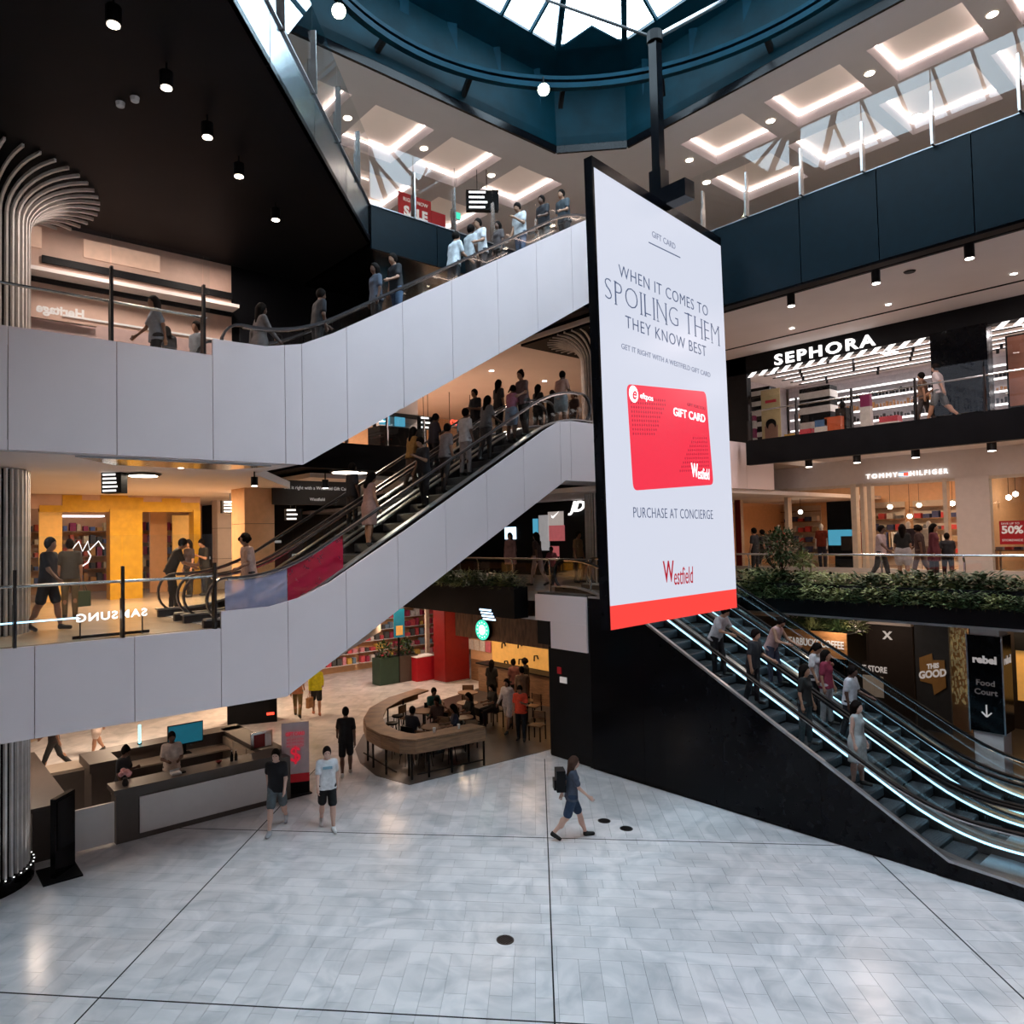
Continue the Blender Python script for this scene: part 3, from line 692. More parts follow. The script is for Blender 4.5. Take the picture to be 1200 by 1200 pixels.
    if hair == 'curly':
        rr = random.Random(5)
        for q in range(26):
            v = np.array([rr.uniform(-1, 1), rr.uniform(-1, .45), rr.uniform(-.1, 1)]); v /= np.linalg.norm(v); H.e(hc+v*.1, (.045,)*3, .01)
    H.cut.append(('e', hc+hf*.078-hu*.05, (.080, .085, .105))); H.cut.append(('e', hc+hf*.125+hu*.018, (.062, .06, .052)))
    if hair == 'short' or hair == 'curly': H.cut.append(('p', hc-hu*.085+hf*.02, -hu*.9+hf*.44))
    out['hair'] = H.mesh('hair')
    E = MB()
    for sg in (-1, 1): E.lathe(tuple(hc+hf*.088+hu*.012+np.array([sg*.032, 0, 0])-[0, 0, .008]), [(.006, 0), (.011, .004), (.011, .012), (.006, .016)], 8)
    out['eyes'] = E
    out['hc'] = hc; out['hf'] = hf; out['hu'] = hu; out['hands'] = [tuple(a[2]+a[3]*.11) for a in arms]; out['pel'] = pel; out['up'] = up; out['fwd'] = fwd
    _pc[key] = out; return out
_mc = {}
def cloth(c, rough=.8, spec=.3):
    k = tuple(round(x, 3) for x in c)
    if k not in _mc: _mc[k] = mat('cloth_%d' % len(_mc), c, rough, var=.15, scale=14, spec=spec)
    return _mc[k]
SKINS = {'l': (.52, .30, .21), 'm': (.36, .19, .12), 'd': (.12, .06, .04), 'p': (.60, .37, .29)}
def person(label, x, y, z, face, h=1.72, pose='stand', outfit='trousers', top=(.1, .1, .1), bot=(.03, .03, .04), hair='short', hcol=(.008, .0055, .0045), skin='m', group=None, res=.02, flip=False, fem=None, shoe=(.04, .04, .04)):
    if fem is None: fem = hair in ('long', 'tail', 'bun')
    m = person_meshes(pose, outfit, hair, res, flip, fem)
    t = thing('person', label, 'person', (x, y, z), group, math.radians(face)-PI/2, local=True); s = h/1.74; t.scale = (s, s, s)
    sk = mat('skin_'+skin, SKINS[skin], .55, var=.06)
    obj('body', m['body'], sk, t)
    if outfit == 'jump': obj('shirt', m['shirt'], cloth(top), t)
    else:
        obj('dress' if outfit == 'dress' else 'shirt', m['shirt'], cloth(top), t)
        if 'trousers' in m: obj('shorts' if outfit in ('shorts', 'hoodie') else ('skirt' if outfit == 'skirt' else 'trousers'), m['trousers'], cloth(bot), t)
    obj('shoe', m['shoe0'], cloth(shoe), t); obj('shoe', m['shoe1'], cloth(shoe), t)
    obj('hair', m['hair'], cloth(hcol, .75, .08), t)
    if res < .013:
        e = m['eyes'].mesh('eyes'); o = obj('eyes', e, 'eye_dark', t)
    return t, m
def loc_of(t, p):
    c, s = math.cos(t.rotation_euler.z), math.sin(t.rotation_euler.z); k = t.scale.x
    return Vector((t.location.x+k*(c*p[0]-s*p[1]), t.location.y+k*(s*p[0]+c*p[1]), t.location.z+k*p[2]))
def bag(label, at, w, h, d, face, m, strap=.2, cat='bag', name='shopping_bag', group=None):
    a = math.radians(face); u = V(math.cos(a), math.sin(a), 0); n = V(-u.y, u.x, 0); c = V(*at)
    t = thing(name, label, cat, (c.x, c.y, c.z-strap-h), group)
    b = c-V(0, 0, strap+h)
    MB().ext([b-u*w/2-n*d/2, b+u*w/2-n*d/2, b+u*w/2+n*d/2, b-u*w/2+n*d/2], (0, 0, h)).build('bag_body', m, t)
    for sg in (-1, 1):
        q = n*(sg*d*.4); MB().tube([b+u*w*.3+q+V(0, 0, h-.02), c+u*.03+q*.3, c-u*.03+q*.3, b-u*w*.3+q+V(0, 0, h-.02)], .007, 5).build('handle', m, t)
    return t
# ================================================================== escalators
def smooth_z(s, L, rise, rad=.9):
    """height of the step line over the landing, with rounded ends"""
    k = rise/L
    def ramp(x):  # integral of a smoothed step
        if x <= -rad: return 0.
        if x >= rad: return x
        return (x+rad)**2/(4*rad)
    return k*(ramp(s)-ramp(s-L))
def escalator(label, org, d, L, rise, led=False, group=None, s_in=-1.5, s_out=1.5, refl_tint=False, dark=False, steps=True, near_glass='glass', side=1):
    """org: bottom start of the slope at landing level on the centre line, d: horizontal run direction (rising)"""
    org = Vector(org); d = Vector(d).normalized(); lat = V(0, 0, 1).cross(d)
    t = thing('escalator', label, 'escalator', org, group)
    P = lambda s, l, z: org+d*s+lat*l+V(0, 0, z+smooth_z(s, L, rise))
    mb = MB(); mb.ext([V(-.2, -.5, -.19), V(.2, -.5, -.19), V(.2, -.5, 0), V(-.17, -.5, 0), V(-.2, -.5, -.03)], (0, 1.0, 0))
    for k in range(16): mb.box(-.19, -.48+k*.062, 0, .19, -.455+k*.062, .006)
    me = mb.mesh('step'); ang = math.atan2(d.y, d.x)
    n = int((L+.8)/.4)
    for k in range(n):
        s = -.4+.4*k+.2; o = obj('step', me, 'step_metal'); p = P(s, 0, 0); o.location = p; o.rotation_euler = (0, 0, ang); setpar(o, t)
    ss = np.linspace(s_in, L+s_out, 46)
    for lt in (-.56, .56):
        MB().strip([P(s, lt, .02) for s in ss], .10, .24, lat).build('skirt', 'dark_metal', t)
        MB().strip([P(s, lt*1.16, .16) for s in ss], .17, .035, lat).build('deck', 'alu', t)
    for lt in (-.66, .66):
        # glass panels between the deck and the handrail
        e0, e1 = s_in+.38, L+s_out-.38
        nn = max(2, round((e1-e0)/1.35)); cuts = np.linspace(e0, e1, nn+1)
        for a, b in zip(cuts, cuts[1:]):
            q = np.linspace(a+.006, b-.006, 5); mb = MB()
            for s0, s1 in zip(q, q[1:]): mb.ext([P(s0, lt-.006, .17), P(s1, lt-.006, .17), P(s1, lt-.006, .86), P(s0, lt-.006, .86)], lat*.012)
            g = near_glass
            if refl_tint and lt*side > 0 and b < refl_tint: g = 'glass_red' if a > -.3 else 'glass_lilac'  # tinted panels stand for reflections in the glass
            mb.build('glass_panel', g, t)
        path = [P(e0+.05+.36*math.cos(a), lt, .52-.0+.40*math.sin(a)) for a in np.linspace(-PI/2, -PI*3/2, 11)]
        # lower newel loop, rail, upper newel loop
        low = [org+d*(e0+.02-.36*math.sin(a))+lat*lt+V(0, 0, .52-.40*math.cos(a)+smooth_z(e0, L, rise)) for a in np.linspace(0, PI, 11)]
        mid = [P(s, lt, .92) for s in np.linspace(e0+.06, e1-.06, 44)]
        up_ = [org+d*(e1-.02+.36*math.sin(a))+lat*lt+V(0, 0, .52-.40*math.cos(a)+smooth_z(e1, L, rise)) for a in np.linspace(PI, 0, 11)]
        MB().strip(low+mid+up_, .085, .04, lat).build('handrail', 'rubber_dark' if led else 'rubber', t)
        MB().strip([p-V(0, 0, .035) for p in mid], .04, .03, lat).build('handrail_guide', 'steel', t)
        if led and lt < 0 or led == 2:
            sg = -1 if lt < 0 else 1
            MB().strip([P(s, lt-sg*.16, .17) for s in np.linspace(-2.3, L+.6, 46)], .03 if led == 1 else .014, .03, lat).build('light_strip', 'led_blue', t)
    for s, nm in ((-.9, 'comb_plate'), (L+.9, 'comb_plate')):
        p = P(s, -.5, .0); MB().ext([P(s-.45, -.5, .0), P(s+.3, -.5, .0), P(s+.3, .5, .0), P(s-.45, .5, .0)], (0, 0, .012)).build(nm, 'alu', t)
    # underside truss
    q = np.linspace(-1.2, L+1.2, 30)
    MB().strip([P(s, 0, -.48) for s in q], 1.28, .5, lat).build('truss', 'black_paint', t)
    return t, P
# -- clad bridges: outer cladding panels cut at the seams
def interp(poly, x):
    for (a, za), (b, zb) in zip(poly, poly[1:]):
        if a <= x <= b: return za+(zb-za)*(x-a)/(b-a)
    return poly[-1][1] if x > poly[-1][0] else poly[0][1]
def clad(t, y, top, bot, seams, th=.06, gap=.006):
    for a, b in zip(seams, seams[1:]):
        a += gap; b -= gap
        xs = sorted({a, b, *[x for x, _ in top+bot if a < x < b]})
        poly = [V(x, y, interp(bot, x)) for x in xs]+[V(x, y, interp(top, x)) for x in xs[::-1]]
        # drop step discontinuities
        MB().ext(poly, (0, th, 0)).build('cladding_panel', 'white_clad', t)
    MB().strip([V(x, y+.7, interp(bot, x)+.03) for x, _ in bot], 1.3, .03, (0, 1, 0)).build('underside_panel', 'alu' if False else 'ceiling_white', t)
YL, YU = 13.19, 12.36
tb = thing('escalator_bridge', 'white clad lower bridge wrapping the escalator up from the sports sign level', 'bridge', (6, YL, 3))
topL = [(-9, 4.5), (4.93, 4.5)]; botL = [(-9, 3.03), (6.23, 3.05), (14.36, 7.57), (26, 7.6)]
topL2 = [(4.93, 4.81), (5.9, 4.83), (6.5, 4.95), (7.2, 5.22), (9.11, 6.27), (13.6, 8.86), (14.15, 9.14), (14.6, 9.2), (26, 9.2)]
seL = [-8.6, -7.1, -5.6, -4.1, -2.6, -1.1, .42, 1.92, 3.42, 4.93]
clad(tb, YL, topL, botL, seL)
clad(tb, YL, topL2, botL, [4.93, 6.27, 7.59, 8.9, 10.25, 11.54, 12.81, 14.19, 14.6, 16.1, 17.6, 19.1, 20.6, 22.1, 23.6, 25.5])
bx('end_panel', 'white_clad', (25.44, 13.25, 7.6, 25.5, 16.5, 9.2), tb)
tu = thing('escalator_bridge', 'white clad upper bridge wrapping the topmost escalator', 'bridge', (6, YU, 7.5))
K = .9375
topU = [(-9, 9.37), (4.51, 9.37)]; botU = [(-9, 7.52), (6.22, 7.53), (14.52, 12.2), (16.5, 13.2)]
topU2 = [(4.51, 9.66), (5.5, 9.68), (6.22, 9.83), (6.9, 10.15), (14.5, 14.42), (16.4, 15.3)]
clad(tu, YU, topU, botU, [-8.9, -7.55, -6.05, -4.55, -3.05, -1.55, -.05, 1.45, 2.95, 4.51])
clad(tu, YU, topU2, botU, [4.51, 5.87, 6.22, 7.2, 8.56, 9.9, 11.29, 12.6, 13.9, 15.2, 16.4])
SL = (L2-L1)/8.0
escalator('lower front escalator with glass sides rising behind the white lower bridge', (6.2, 14.05, L1), (1, 0, 0), 8.0, L2-L1, near_glass='glass', refl_tint=1.7, side=-1, group='paired lower escalators')
escalator('second lower escalator running behind the front one at the same height', (6.2, 15.75, L1), (1, 0, 0), 8.0, L2-L1, group='paired lower escalators')
escalator('topmost escalator carrying shoppers up to the coffered gallery', (6.2, 13.22, L2), (1, 0, 0), 8.0, L3-L2, near_glass='glass')
# walkway balustrades on both bridges
def balustrade(label, pts, z, post_h, glass_h, posts, rail=None, glass='glass', group=None, post_m='steel', tilt=None):
    a, b = Vector(pts[0]), Vector(pts[1]); d = (b-a).normalized(); n = V(-d.y, d.x, 0)
    t = thing('glass_balustrade', label, 'balustrade', (a.x, a.y, z), group)
    cuts = [0]+[p for p in posts if 0 < p < (b-a).length]+[(b-a).length]
    for s0, s1 in zip(cuts, cuts[1:]):
        MB().ext([a+d*(s0+.012)+V(0, 0, .03), a+d*(s1-.012)+V(0, 0, .03), a+d*(s1-.012)+V(0, 0, glass_h), a+d*(s0+.012)+V(0, 0, glass_h)], n*.015).build('glass_panel', glass, t)
    for p in posts:
        c = a+d*p; w = .05
        MB().ext([c-d*.022-n*.07, c+d*.022-n*.07, c+d*.022+n*.09, c-d*.022+n*.09], (0, 0, post_h*.55)).ext([c-d*.02-n*.065+V(0, 0, post_h*.55), c+d*.02-n*.065+V(0, 0, post_h*.55), c+d*.02+n*.03+V(0, 0, post_h*.55), c-d*.02+n*.03+V(0, 0, post_h*.55)], (0, 0, post_h*.45)).build('post', post_m, t)
    if rail:
        o = n*rail[0]; z1 = rail[1]
        MB().tube([a+o+V(0, 0, z1), b+o+V(0, 0, z1)], .025, 8).build('handrail', 'steel', t)
        for p in posts: c = a+d*p; MB().tube([c+V(0, 0, z1-.06), c+o+V(0, 0, z1)], .012, 6).build('bracket', 'steel', t)
    return t
balustrade('glass balustrade with steel posts on the lower white bridge', ((-8.5, YL+.05, 4.5), (4.92, YL+.05, 4.5)), 4.5, 1.22, 1.75, [8.5-7.1, 8.5-5.6, 8.5-4.1, 8.5-2.6, 8.5-1.1, 8.55, 10.15, 11.74, 13.33], rail=(.22, .95), group='bridge balustrades', post_m='dark_metal')
balustrade('glass balustrade with steel posts on the upper white bridge', ((-8.5, YU+.05, 9.37), (4.5, YU+.05, 9.37)), 9.37, 1.22, 1.75, [1.4, 2.9, 4.4, 5.9, 7.4, 9.8, 11.38, 12.87], rail=(.22, .72), group='bridge balustrades', post_m='dark_metal')
# tall post at the start of each escalator
# ---- right hand pair of escalators down to the ground, black wall below them
KR = L1/8.0
SR = .579
zt = lambda y: .27+SR*(y-4.63)
wl = thing('escalator_wall', 'glossy black wall below the right hand escalators', 'wall', (14.55, 9, 0))
top = [(3.0, .2), (4.63, .27), (11.3, zt(11.3)), (11.9, 4.42), (14.4, 4.42)]
cuts = [-9, -3, 0, 3.0, 4.63, 6.8, 8.9, 11.0, 12.65]
for a, b in zip(cuts, cuts[1:]):
    ysx = sorted({a+.004, b-.004, *[y for y, _ in top if a < y < b]})
    MB().ext([V(14.54, y, 0) for y in ysx]+[V(14.54, y, interp(top, y)) for y in ysx[::-1]], (.05, 0, 0)).build('wall_panel', 'black_gloss', wl)
MB().strip([V(14.56, -9, .24), V(14.56, 3, .24), V(14.56, 4.63, .31), V(14.56, 11.3, zt(11.3)+.04), V(14.56, 11.9, 4.46), V(14.56, 12.65, 4.46)], .09, .05, (1, 0, 0)).build('coping', 'alu', wl)
bx('end_wall', 'black_paint', (14.56, 12.65, 0, 20, 12.75, 4.2), wl)
for i, xc in enumerate((15.6, 17.1, 18.8)):
    lb = ['nearest right hand escalator with blue white light strips', 'second right hand escalator from the black wall', 'third right hand escalator, dim and behind the lit pair', 'farthest right hand escalator beside the dark pillar'][i]
    t, P = escalator(lb, (xc, 5.05, .02), (0, 1, 0), (L1-.02)/SR, L1-.02, led=2 if i == 2 else 1, group='right hand escalators', s_in=-2.6)
o = bx('level_deck', 'cafe_floor', (14.6, 12.8, 4.2, 21, 14.6, L1)); struct(o); o.name = 'floor_escalator_landing'
ld = thing('landing_fascia', 'white clad corner box under the middle gallery landing', 'fascia', (14.5, 13.6, 3.0))
MB().box(14.5, 12.72, 3.72, 14.56, 14.6, 4.45).build('cladding_panel', 'white_clad', ld)
MB().box(14.5, 12.72, 2.99, 14.56, 14.02, 3.715).build('cladding_panel', 'white_clad', ld)
bx('soffit', 'white_clad', (14.56, 12.72, 2.99, 15.2, 14.02, 3.03), ld); bx('side_panel', 'white_clad', (14.56, 14.0, 2.99, 15.2, 14.03, 3.7), ld)
bx('backing', 'black_paint', (14.57, 12.76, 3.05, 15.2, 14.6, 4.44), ld)
wl2 = thing('dark_wall', 'black wall with small pink and white signs below the landing box', 'wall', (14.6, 13.6, 0))
bx('wall_panel', 'black_paint', (14.6, 12.76, 0, 14.68, 14.2, 3.0), wl2); bx('wall_panel', 'brown_board', (14.68, 14.2, 0, 16, 14.3, 3.4), wl2)
h = hit(660, 797, 'x', 14.58); bx('notice', 'red_neon' if False else 'sign_dim', (14.57, h.y-.12, h.z-.08, 14.6, h.y+.12, h.z+.08), wl2, 'small pale notice')
h = hit(657, 789, 'x', 14.58); bx('notice', 'red_sign', (14.57, h.y-.02, h.z-.02, 14.6, h.y+.12, h.z+.16), wl2, 'small red notice')
# ================================================================== hanging screen
cxs, cys, czs = 13.1776, 9.0, 8.6905; wS, hS = 5.4013, 8.7387
RS = Matrix.Rotation(.1106, 3, 'Z') @ Matrix.Rotation(-.0147, 3, 'X') @ Matrix.Rotation(.0052, 3, 'Y')
sx_, sy_, sz_ = RS @ V(1, 0, 0), RS @ V(0, 1, 0), RS @ V(0, 0, 1)
SC = V(cxs, cys, czs)
def SP(u, v, w=0): return SC+sx_*u+sz_*v+sy_*w     # u,v in metres from the centre, w away from the front
sg = thing('hanging_screen', 'huge portrait digital screen hanging over the atrium with a red gift card advert', 'screen', tuple(SP(0, -hS/2)))
def sbox(name, m, u0, v0, u1, v1, w0, w1, label=None): return MB().ext([SP(u0, v0, w0), SP(u1, v0, w0), SP(u1, v1, w0), SP(u0, v1, w0)], sy_*(w1-w0)).build(name, m, sg, label)
bw = .12
sbox('casing', 'black_gloss', -wS/2-.06, -hS/2, wS/2+.01, hS/2+.20, .0, .15)
for a in ((-wS/2-.06, -hS/2, -wS/2, hS/2+.20), (-wS/2, hS/2, wS/2+.01, hS/2+.20)): sbox('frame_edge', 'black_gloss', *a, -.03, .0)
u0, u1, v0, v1 = -wS/2, wS/2, -hS/2, hS/2
redh = .44
sbox('display', 'screen_white', u0, v0+redh, u1, v1, -.02, -.001)
sbox('display_band', 'screen_red', u0, v0, u1, v0+redh, -.02, -.001, 'red strip along the foot of the screen')

# positions measured on the screen: pixel on its face -> u, v
def on_screen(px, py):
    o = V(0, 0, HC); d = F+R2*((px-CX)/F_PX)-U2*((py-CY)/F_PX); t = (SC-sy_*.02-o).dot(sy_)/d.dot(sy_); q = o+d*t-SC
    return q.dot(sx_), q.dot(sz_)
def stext(body, pa, pb, size, m='ink', align=None, **k):
    """text whose middle line runs from pixel pa to pixel pb on the screen face"""
    a, b = on_screen(*pa), on_screen(*pb); c = ((a[0]+b[0])/2, (a[1]+b[1])/2); w = math.hypot(b[0]-a[0], b[1]-a[1])
    xd = sx_*((b[0]-a[0])/w)+sz_*((b[1]-a[1])/w); xd = sx_
    o = text('lettering', body, size, m, SP(c[0], c[1], -.026), xd, sz_, sg, depth=.002, **k)
    xs = [Vector(v.co).dot(sx_) for v in o.data.vertices]; ww = max(xs)-min(xs); f = w/ww; mid = (max(xs)+min(xs))/2; tgt = SP(*c).dot(sx_)
    for v in o.data.vertices:
        q = Vector(v.co); v.co = q+sx_*((q.dot(sx_)-mid)*(f-1)+tgt-mid)
    return o
STEMS = {'P': (0,), 'I': (.5,), 'N': (0, 1), 'T': (.5,), 'H': (0, 1), 'E': (0,), 'M': (0, 1), 'L': (0,)}
def didone(body, pa, pb, size):
    """high contrast serif capitals: thin letters, thick stems, hairline serifs"""
    a, b = on_screen(*pa), on_screen(*pb); W_ = b[0]-a[0]; cv = (a[1]+b[1])/2; items = []; x = 0
    for ch in body:
        if ch == ' ': x += size*.28; continue
        o = text('letter', ch, size, 'ink', (0, 0, 0), sx_, sz_, sg, depth=.002, bold=-.016)
        xs = [Vector(v.co).dot(sx_) for v in o.data.vertices]; w = max(xs)-min(xs); items.append((o, ch, x, w, min(xs))); x += w+size*.17
    f = W_/(x-size*.17)
    for o, ch, x, w, m in items:
        for v in o.data.vertices:
            q = Vector(v.co); v.co = q+sx_*((q.dot(sx_)-m)*(f-1)-m+a[0]+x*f)+(SP(0, cv, -.026)-V(0, 0, 0))
        hh = size*.365; th = size*.032
        for st in STEMS.get(ch, ()):
            sxp = a[0]+x*f+(.02 if st == 0 else (w*f-.02 if st == 1 else w*f/2)); thick = .042 if not (ch in 'NM' and st == 0) else .018
            mb = MB(); mb.ext([SP(sxp-thick/2, cv-hh, -.029), SP(sxp+thick/2, cv-hh, -.029), SP(sxp+thick/2, cv+hh, -.029), SP(sxp-thick/2, cv+hh, -.029)], sy_*.002)
            for e in (-1, 1):
                if ch == 'M' and False: continue
                mb.ext([SP(sxp-.048, cv+e*hh-.008, -.029), SP(sxp+.048, cv+e*hh-.008, -.029), SP(sxp+.048, cv+e*hh+.008, -.029), SP(sxp-.048, cv+e*hh+.008, -.029)], sy_*.002)
            mb.build('serif_stem', 'ink', sg)['kind'] = 'stuff'
stext('GIFT CARD', (764, 277), (791, 287), .19, 'ink_light')
a, b = on_screen(760, 284), on_screen(797, 302); MB().beam(SP(*a, -.024), SP(*b, -.024), .004, .022).build('rule', 'ink', sg)
stext('WHEN IT COMES TO', (725, 322), (829, 362), .36, bold=-.004, space=1.1)
didone('SPOILING THEM', (709, 346), (842, 388), .62)
stext('THEY KNOW BEST', (733, 383), (827, 408), .36, bold=-.004, space=1.1)
stext('GET IT RIGHT WITH A WESTFIELD GIFT CARD', (728, 408), (832, 438), .155, 'ink_light')
stext('PURCHASE AT CONCIERGE', (742, 602), (835, 603), .30, bold=-.003, space=1.08)
# card, slightly turned, with rounded corners
cc = [on_screen(734, 450), on_screen(827, 459), on_screen(836, 568), on_screen(742, 575)]
def rounded(c, r, n=5):
    out = []
    for i in range(4):
        p = V(*c[i], 0); a = (V(*c[i-1], 0)-p).normalized(); b = (V(*c[(i+1) % 4], 0)-p).normalized()
        for k in range(n+1):
            t = k/n; q = (p+a*r)*(1-t)**2+p*2*t*(1-t)+(p+b*r)*t*t; out.append((q.x, q.y))
    return out
card = MB().ext([SP(x, y, -.024) for x, y in rounded(cc, .16)], sy_*.003).build('gift_card', 'card_red', sg, 'red gift card picture')
def cardp(s, t):  # s,t in 0..1 on the card
    a = [cc[0][k]*(1-s)+cc[1][k]*s for k in (0, 1)]; b = [cc[3][k]*(1-s)+cc[2][k]*s for k in (0, 1)]
    return [a[k]*(1-t)+b[k]*t for k in (0, 1)]
mb = MB()
for i in range(16):
    for j in range(9):
        for s0, t0 in ((.04, .13), (.56, .42)):
            s = s0+i*.026; t = t0+j*.042+(0 if s0 < .5 else .08)
            if s0 < .5 and s-s0 > .42-j*.022: continue
            if s0 > .5 and s-s0 < .20-j*.025: continue
            if s > .95 or t > .93: continue
            c = cardp(s, t); mb.ext([SP(c[0]-.026, c[1], -.0255), SP(c[0], c[1]-.032, -.0255), SP(c[0]+.026, c[1], -.0255), SP(c[0], c[1]+.032, -.0255)], sy_*.0015)
o = mb.build('card_pattern', 'card_dark', sg); o['kind'] = 'stuff'
stext('eftpos', (750, 464), (765, 467), .17, 'logo_white', bold=.001)
mb = MB(); c = cardp(.07, .09); mb.ext([SP(c[0]+.17*math.cos(a), c[1]+.17*math.sin(a), -.0262) for a in np.linspace(0, 2*PI, 20)[:-1]], sy_*.0015); mb.build('emblem_disc', 'logo_white', sg)
text('emblem_letter', 'e', .34, 'card_red', SP(c[0]+.01, c[1]+.01, -.028), sx_, sz_, sg, depth=.001, shear=.3, bold=.008)
stext('GIFT CARD', (789, 485), (826, 489), .25, 'logo_white', bold=.004)
stext('GIFT FOR YOU', (805, 476), (826, 477), .09, 'card_dark', bold=.003)
def westfield(pa, pb, size, m):
    w = (pa[0]*.75+pb[0]*.25, pa[1]*.75+pb[1]*.25)
    stext('W', pa, (pa[0]+(pb[0]-pa[0])*.36, pa[1]+(pb[1]-pa[1])*.2-2), size*1.2, m, bold=.007)
    stext('estfield', (pa[0]+(pb[0]-pa[0])*.36, pa[1]+4), (pb[0], pb[1]+2), size, m, shear=.12, bold=.0)
westfield((777, 672), (812, 673), .52, 'logo_red'); westfield((810, 553), (831, 553), .36, 'logo_white')
# cross arm and pole
a = hit(772, 205, 'y', 9.2); b_ = SP(0, hS/2)
tp = hit(769, 50, 'y', 9.2)
pole = thing('screen_hanger', 'black steel pole and cross arm that carry the hanging screen', 'hanger', (a.x, 9.2, b_.z))
base = V(a.x, 9.2, SP(a.x-cxs, hS/2).z)
PT = hit(769, 46, 'y', 9.2).z
MB().beam(base-V(0, 0, .1), V(a.x, 9.2, PT), .20, .20, (0, 1, 0)).build('pole', 'black_gloss', pole)
MB().beam(base+V(0, -.75, .28), base+V(0, .85, .28), .34, .38).build('cross_arm', 'black_gloss', pole)
MB().beam(base+V(0, 0, .2), base+V(0, 0, .95), .30, .30, (0, 1, 0)).build('collar', 'black_gloss', pole)
MB().tube([V(a.x, 9.2, PT-.1), V(a.x, 9.2, PT+.12)], .17, 12).build('pole_cap', 'black_paint', pole)

h2 = hit(850, 0, 'x', 16.6)
MB().tube([V(a.x, 9.2, PT), h2], .06, 8).build('stay_rod', 'alu', pole)
MB().tube([V(a.x, 9.2, PT), hit(640, 0, 'y', 12.5)], .035, 8).build('stay_rod', 'black_paint', pole)
# ================================================================== level 3 right balustrade and back balustrades
hs = [hit(px, py, 'x', 16.45).y for px, py in ((1197, 132), (1095, 172), (1013, 202), (941, 231), (877, 258), (826, 275))]
balustrade('tall glass balustrade with tapered steel posts along the top right gallery', ((16.4, -8, L3), (16.4, 13.8, L3)), L3, 1.1, 1.55, sorted([y+8 for y in hs]+[hs[0]+8-1.9, hs[0]+8-3.8, hs[0]+8-5.7]), group='top gallery balustrades')
hb = [hit(px, py, 'y', 13.8).x for px, py in ((485, 258), (532, 272), (578, 287))]
balustrade('glass balustrade with tapered steel posts along the far edge of the top gallery', ((8.7, 13.8, L3), (16.4, 13.8, L3)), L3, 1.1, 1.55, [x-8.7 for x in hb]+[hb[-1]-8.7+1.6], group='top gallery balustrades')
balustrade('glass balustrade with blue lit steel posts on the diagonal top left gallery edge', ((-3, -3+DG, L3), (8.7, 8.7+DG, L3)), L3, 1.1, 1.55, [1.5+1.55*k for k in range(10)], group='top gallery balustrades')
# ================================================================== right side, level 2: beauty store
balustrade('glass balustrade with dark posts in front of the beauty store', ((22.8, -8, 9.15), (22.8, 12.6, 9.15)), 9.15, 1.2, 1.4, sorted([hit(px, 480, 'x', 22.8).y+8 for px in (877, 933, 998, 1073, 1155)]+[2.5, 5, 7.5, 10]), group='upper gallery balustrades', post_m='dark_metal', rail=(-.2, 1.0))
sf = thing('beauty_store', 'beauty store front with white lit capital letters on a black band', 'shop front', (25, 9, 9.15))
bx('fascia', 'black_paint', (25, -9, 11.95, 25.3, 14.6, 12.6), sf)
bx('side_pier', 'black_paint', (25, 13.85, 9.15, 25.3, 14.8, 12.6), sf)
bx('wall_pier', 'black_gloss', (24.9, 6.42, 9.15, 25.4, 7.85, 12.0), sf)
a = hit(908, 423, 'x', 25); b = hit(1026, 400, 'x', 25)
o = text('sign_lettering', 'SEPHORA', .52, 'sign_white', (24.96, (a.y+b.y)/2, (a.z+b.z)/2+.02), (0, -1, 0), (0, 0, 1), sf, depth=.03, bold=.012, space=1.25)
ys_ = [v.co.y for v in o.data.vertices]; f = (a.y-b.y)/(max(ys_)-min(ys_)); m0 = (max(ys_)+min(ys_))/2
for v in o.data.vertices: v.co.y = m0+(v.co.y-m0)*f
for k in range(26):
    y = 13.8-.42*k
    if y < 2: break
    if 6.3 < y < 7.9: continue
    MB().ext([(24.98, y, 11.78), (24.98, y-.18, 11.78), (24.98, y-.36, 11.94), (24.98, y-.18, 11.94)], (.03, 0, 0)).build('awning_stripe', 'sign_white', sf)
for y0, y1 in ((7.9, 10.6), (10.62, 13.85), (3.6, 6.4), (.9, 3.58)): bx('window_pane', 'shop_glass', (25.1, y0, 9.2, 25.12, y1, 11.9), sf)
struct(bx('wall_store_back', 'strip_wall' if False else mat('store_wall', (.55, .50, .52), .5), (32.5, -6, 9.15, 32.7, 16, 12.6)))
struct(bx('wall_store_side', 'store_wall', (25.3, 16.1, 9.15, 32.5, 16.3, 12.6)))
for r in range(6):
    t = thing('display_shelf', 'long white lit wall shelf in the beauty store, %s from the floor' % ['first', 'second', 'third', 'fourth', 'fifth', 'topmost'][r], 'shelf', (32.2, 8, 9.6+.48*r), 'beauty wall shelves')
    bx('board', 'paper', (32.0, 0, 9.62+.48*r, 32.5, 15.7, 9.66+.48*r), t); bx('light_strip', 'strip_white', (31.98, 0, 9.57+.48*r, 32.02, 15.7, 9.63+.48*r), t)
rr = random.Random(11)
for r in range(5):
    mb = MB()
    for k in range(120):
        y = .2+k*.128; hh = rr.uniform(.1, .26); mb.box(32.1, y, 9.66+.48*r, 32.2, y+rr.uniform(.04, .09), 9.66+.48*r+hh)
    tag(mb.build('cosmetic_products', ['black_paint', 'card_dark2' if False else 'red_paint', 'dark_metal', 'wood_orange', 'black_paint'][r], None), 'tiny cosmetics standing along wall shelf %s of the beauty store' % ['one', 'two', 'three', 'four', 'five'][r], 'cosmetics', 'cosmetics on the wall shelves', 'stuff')
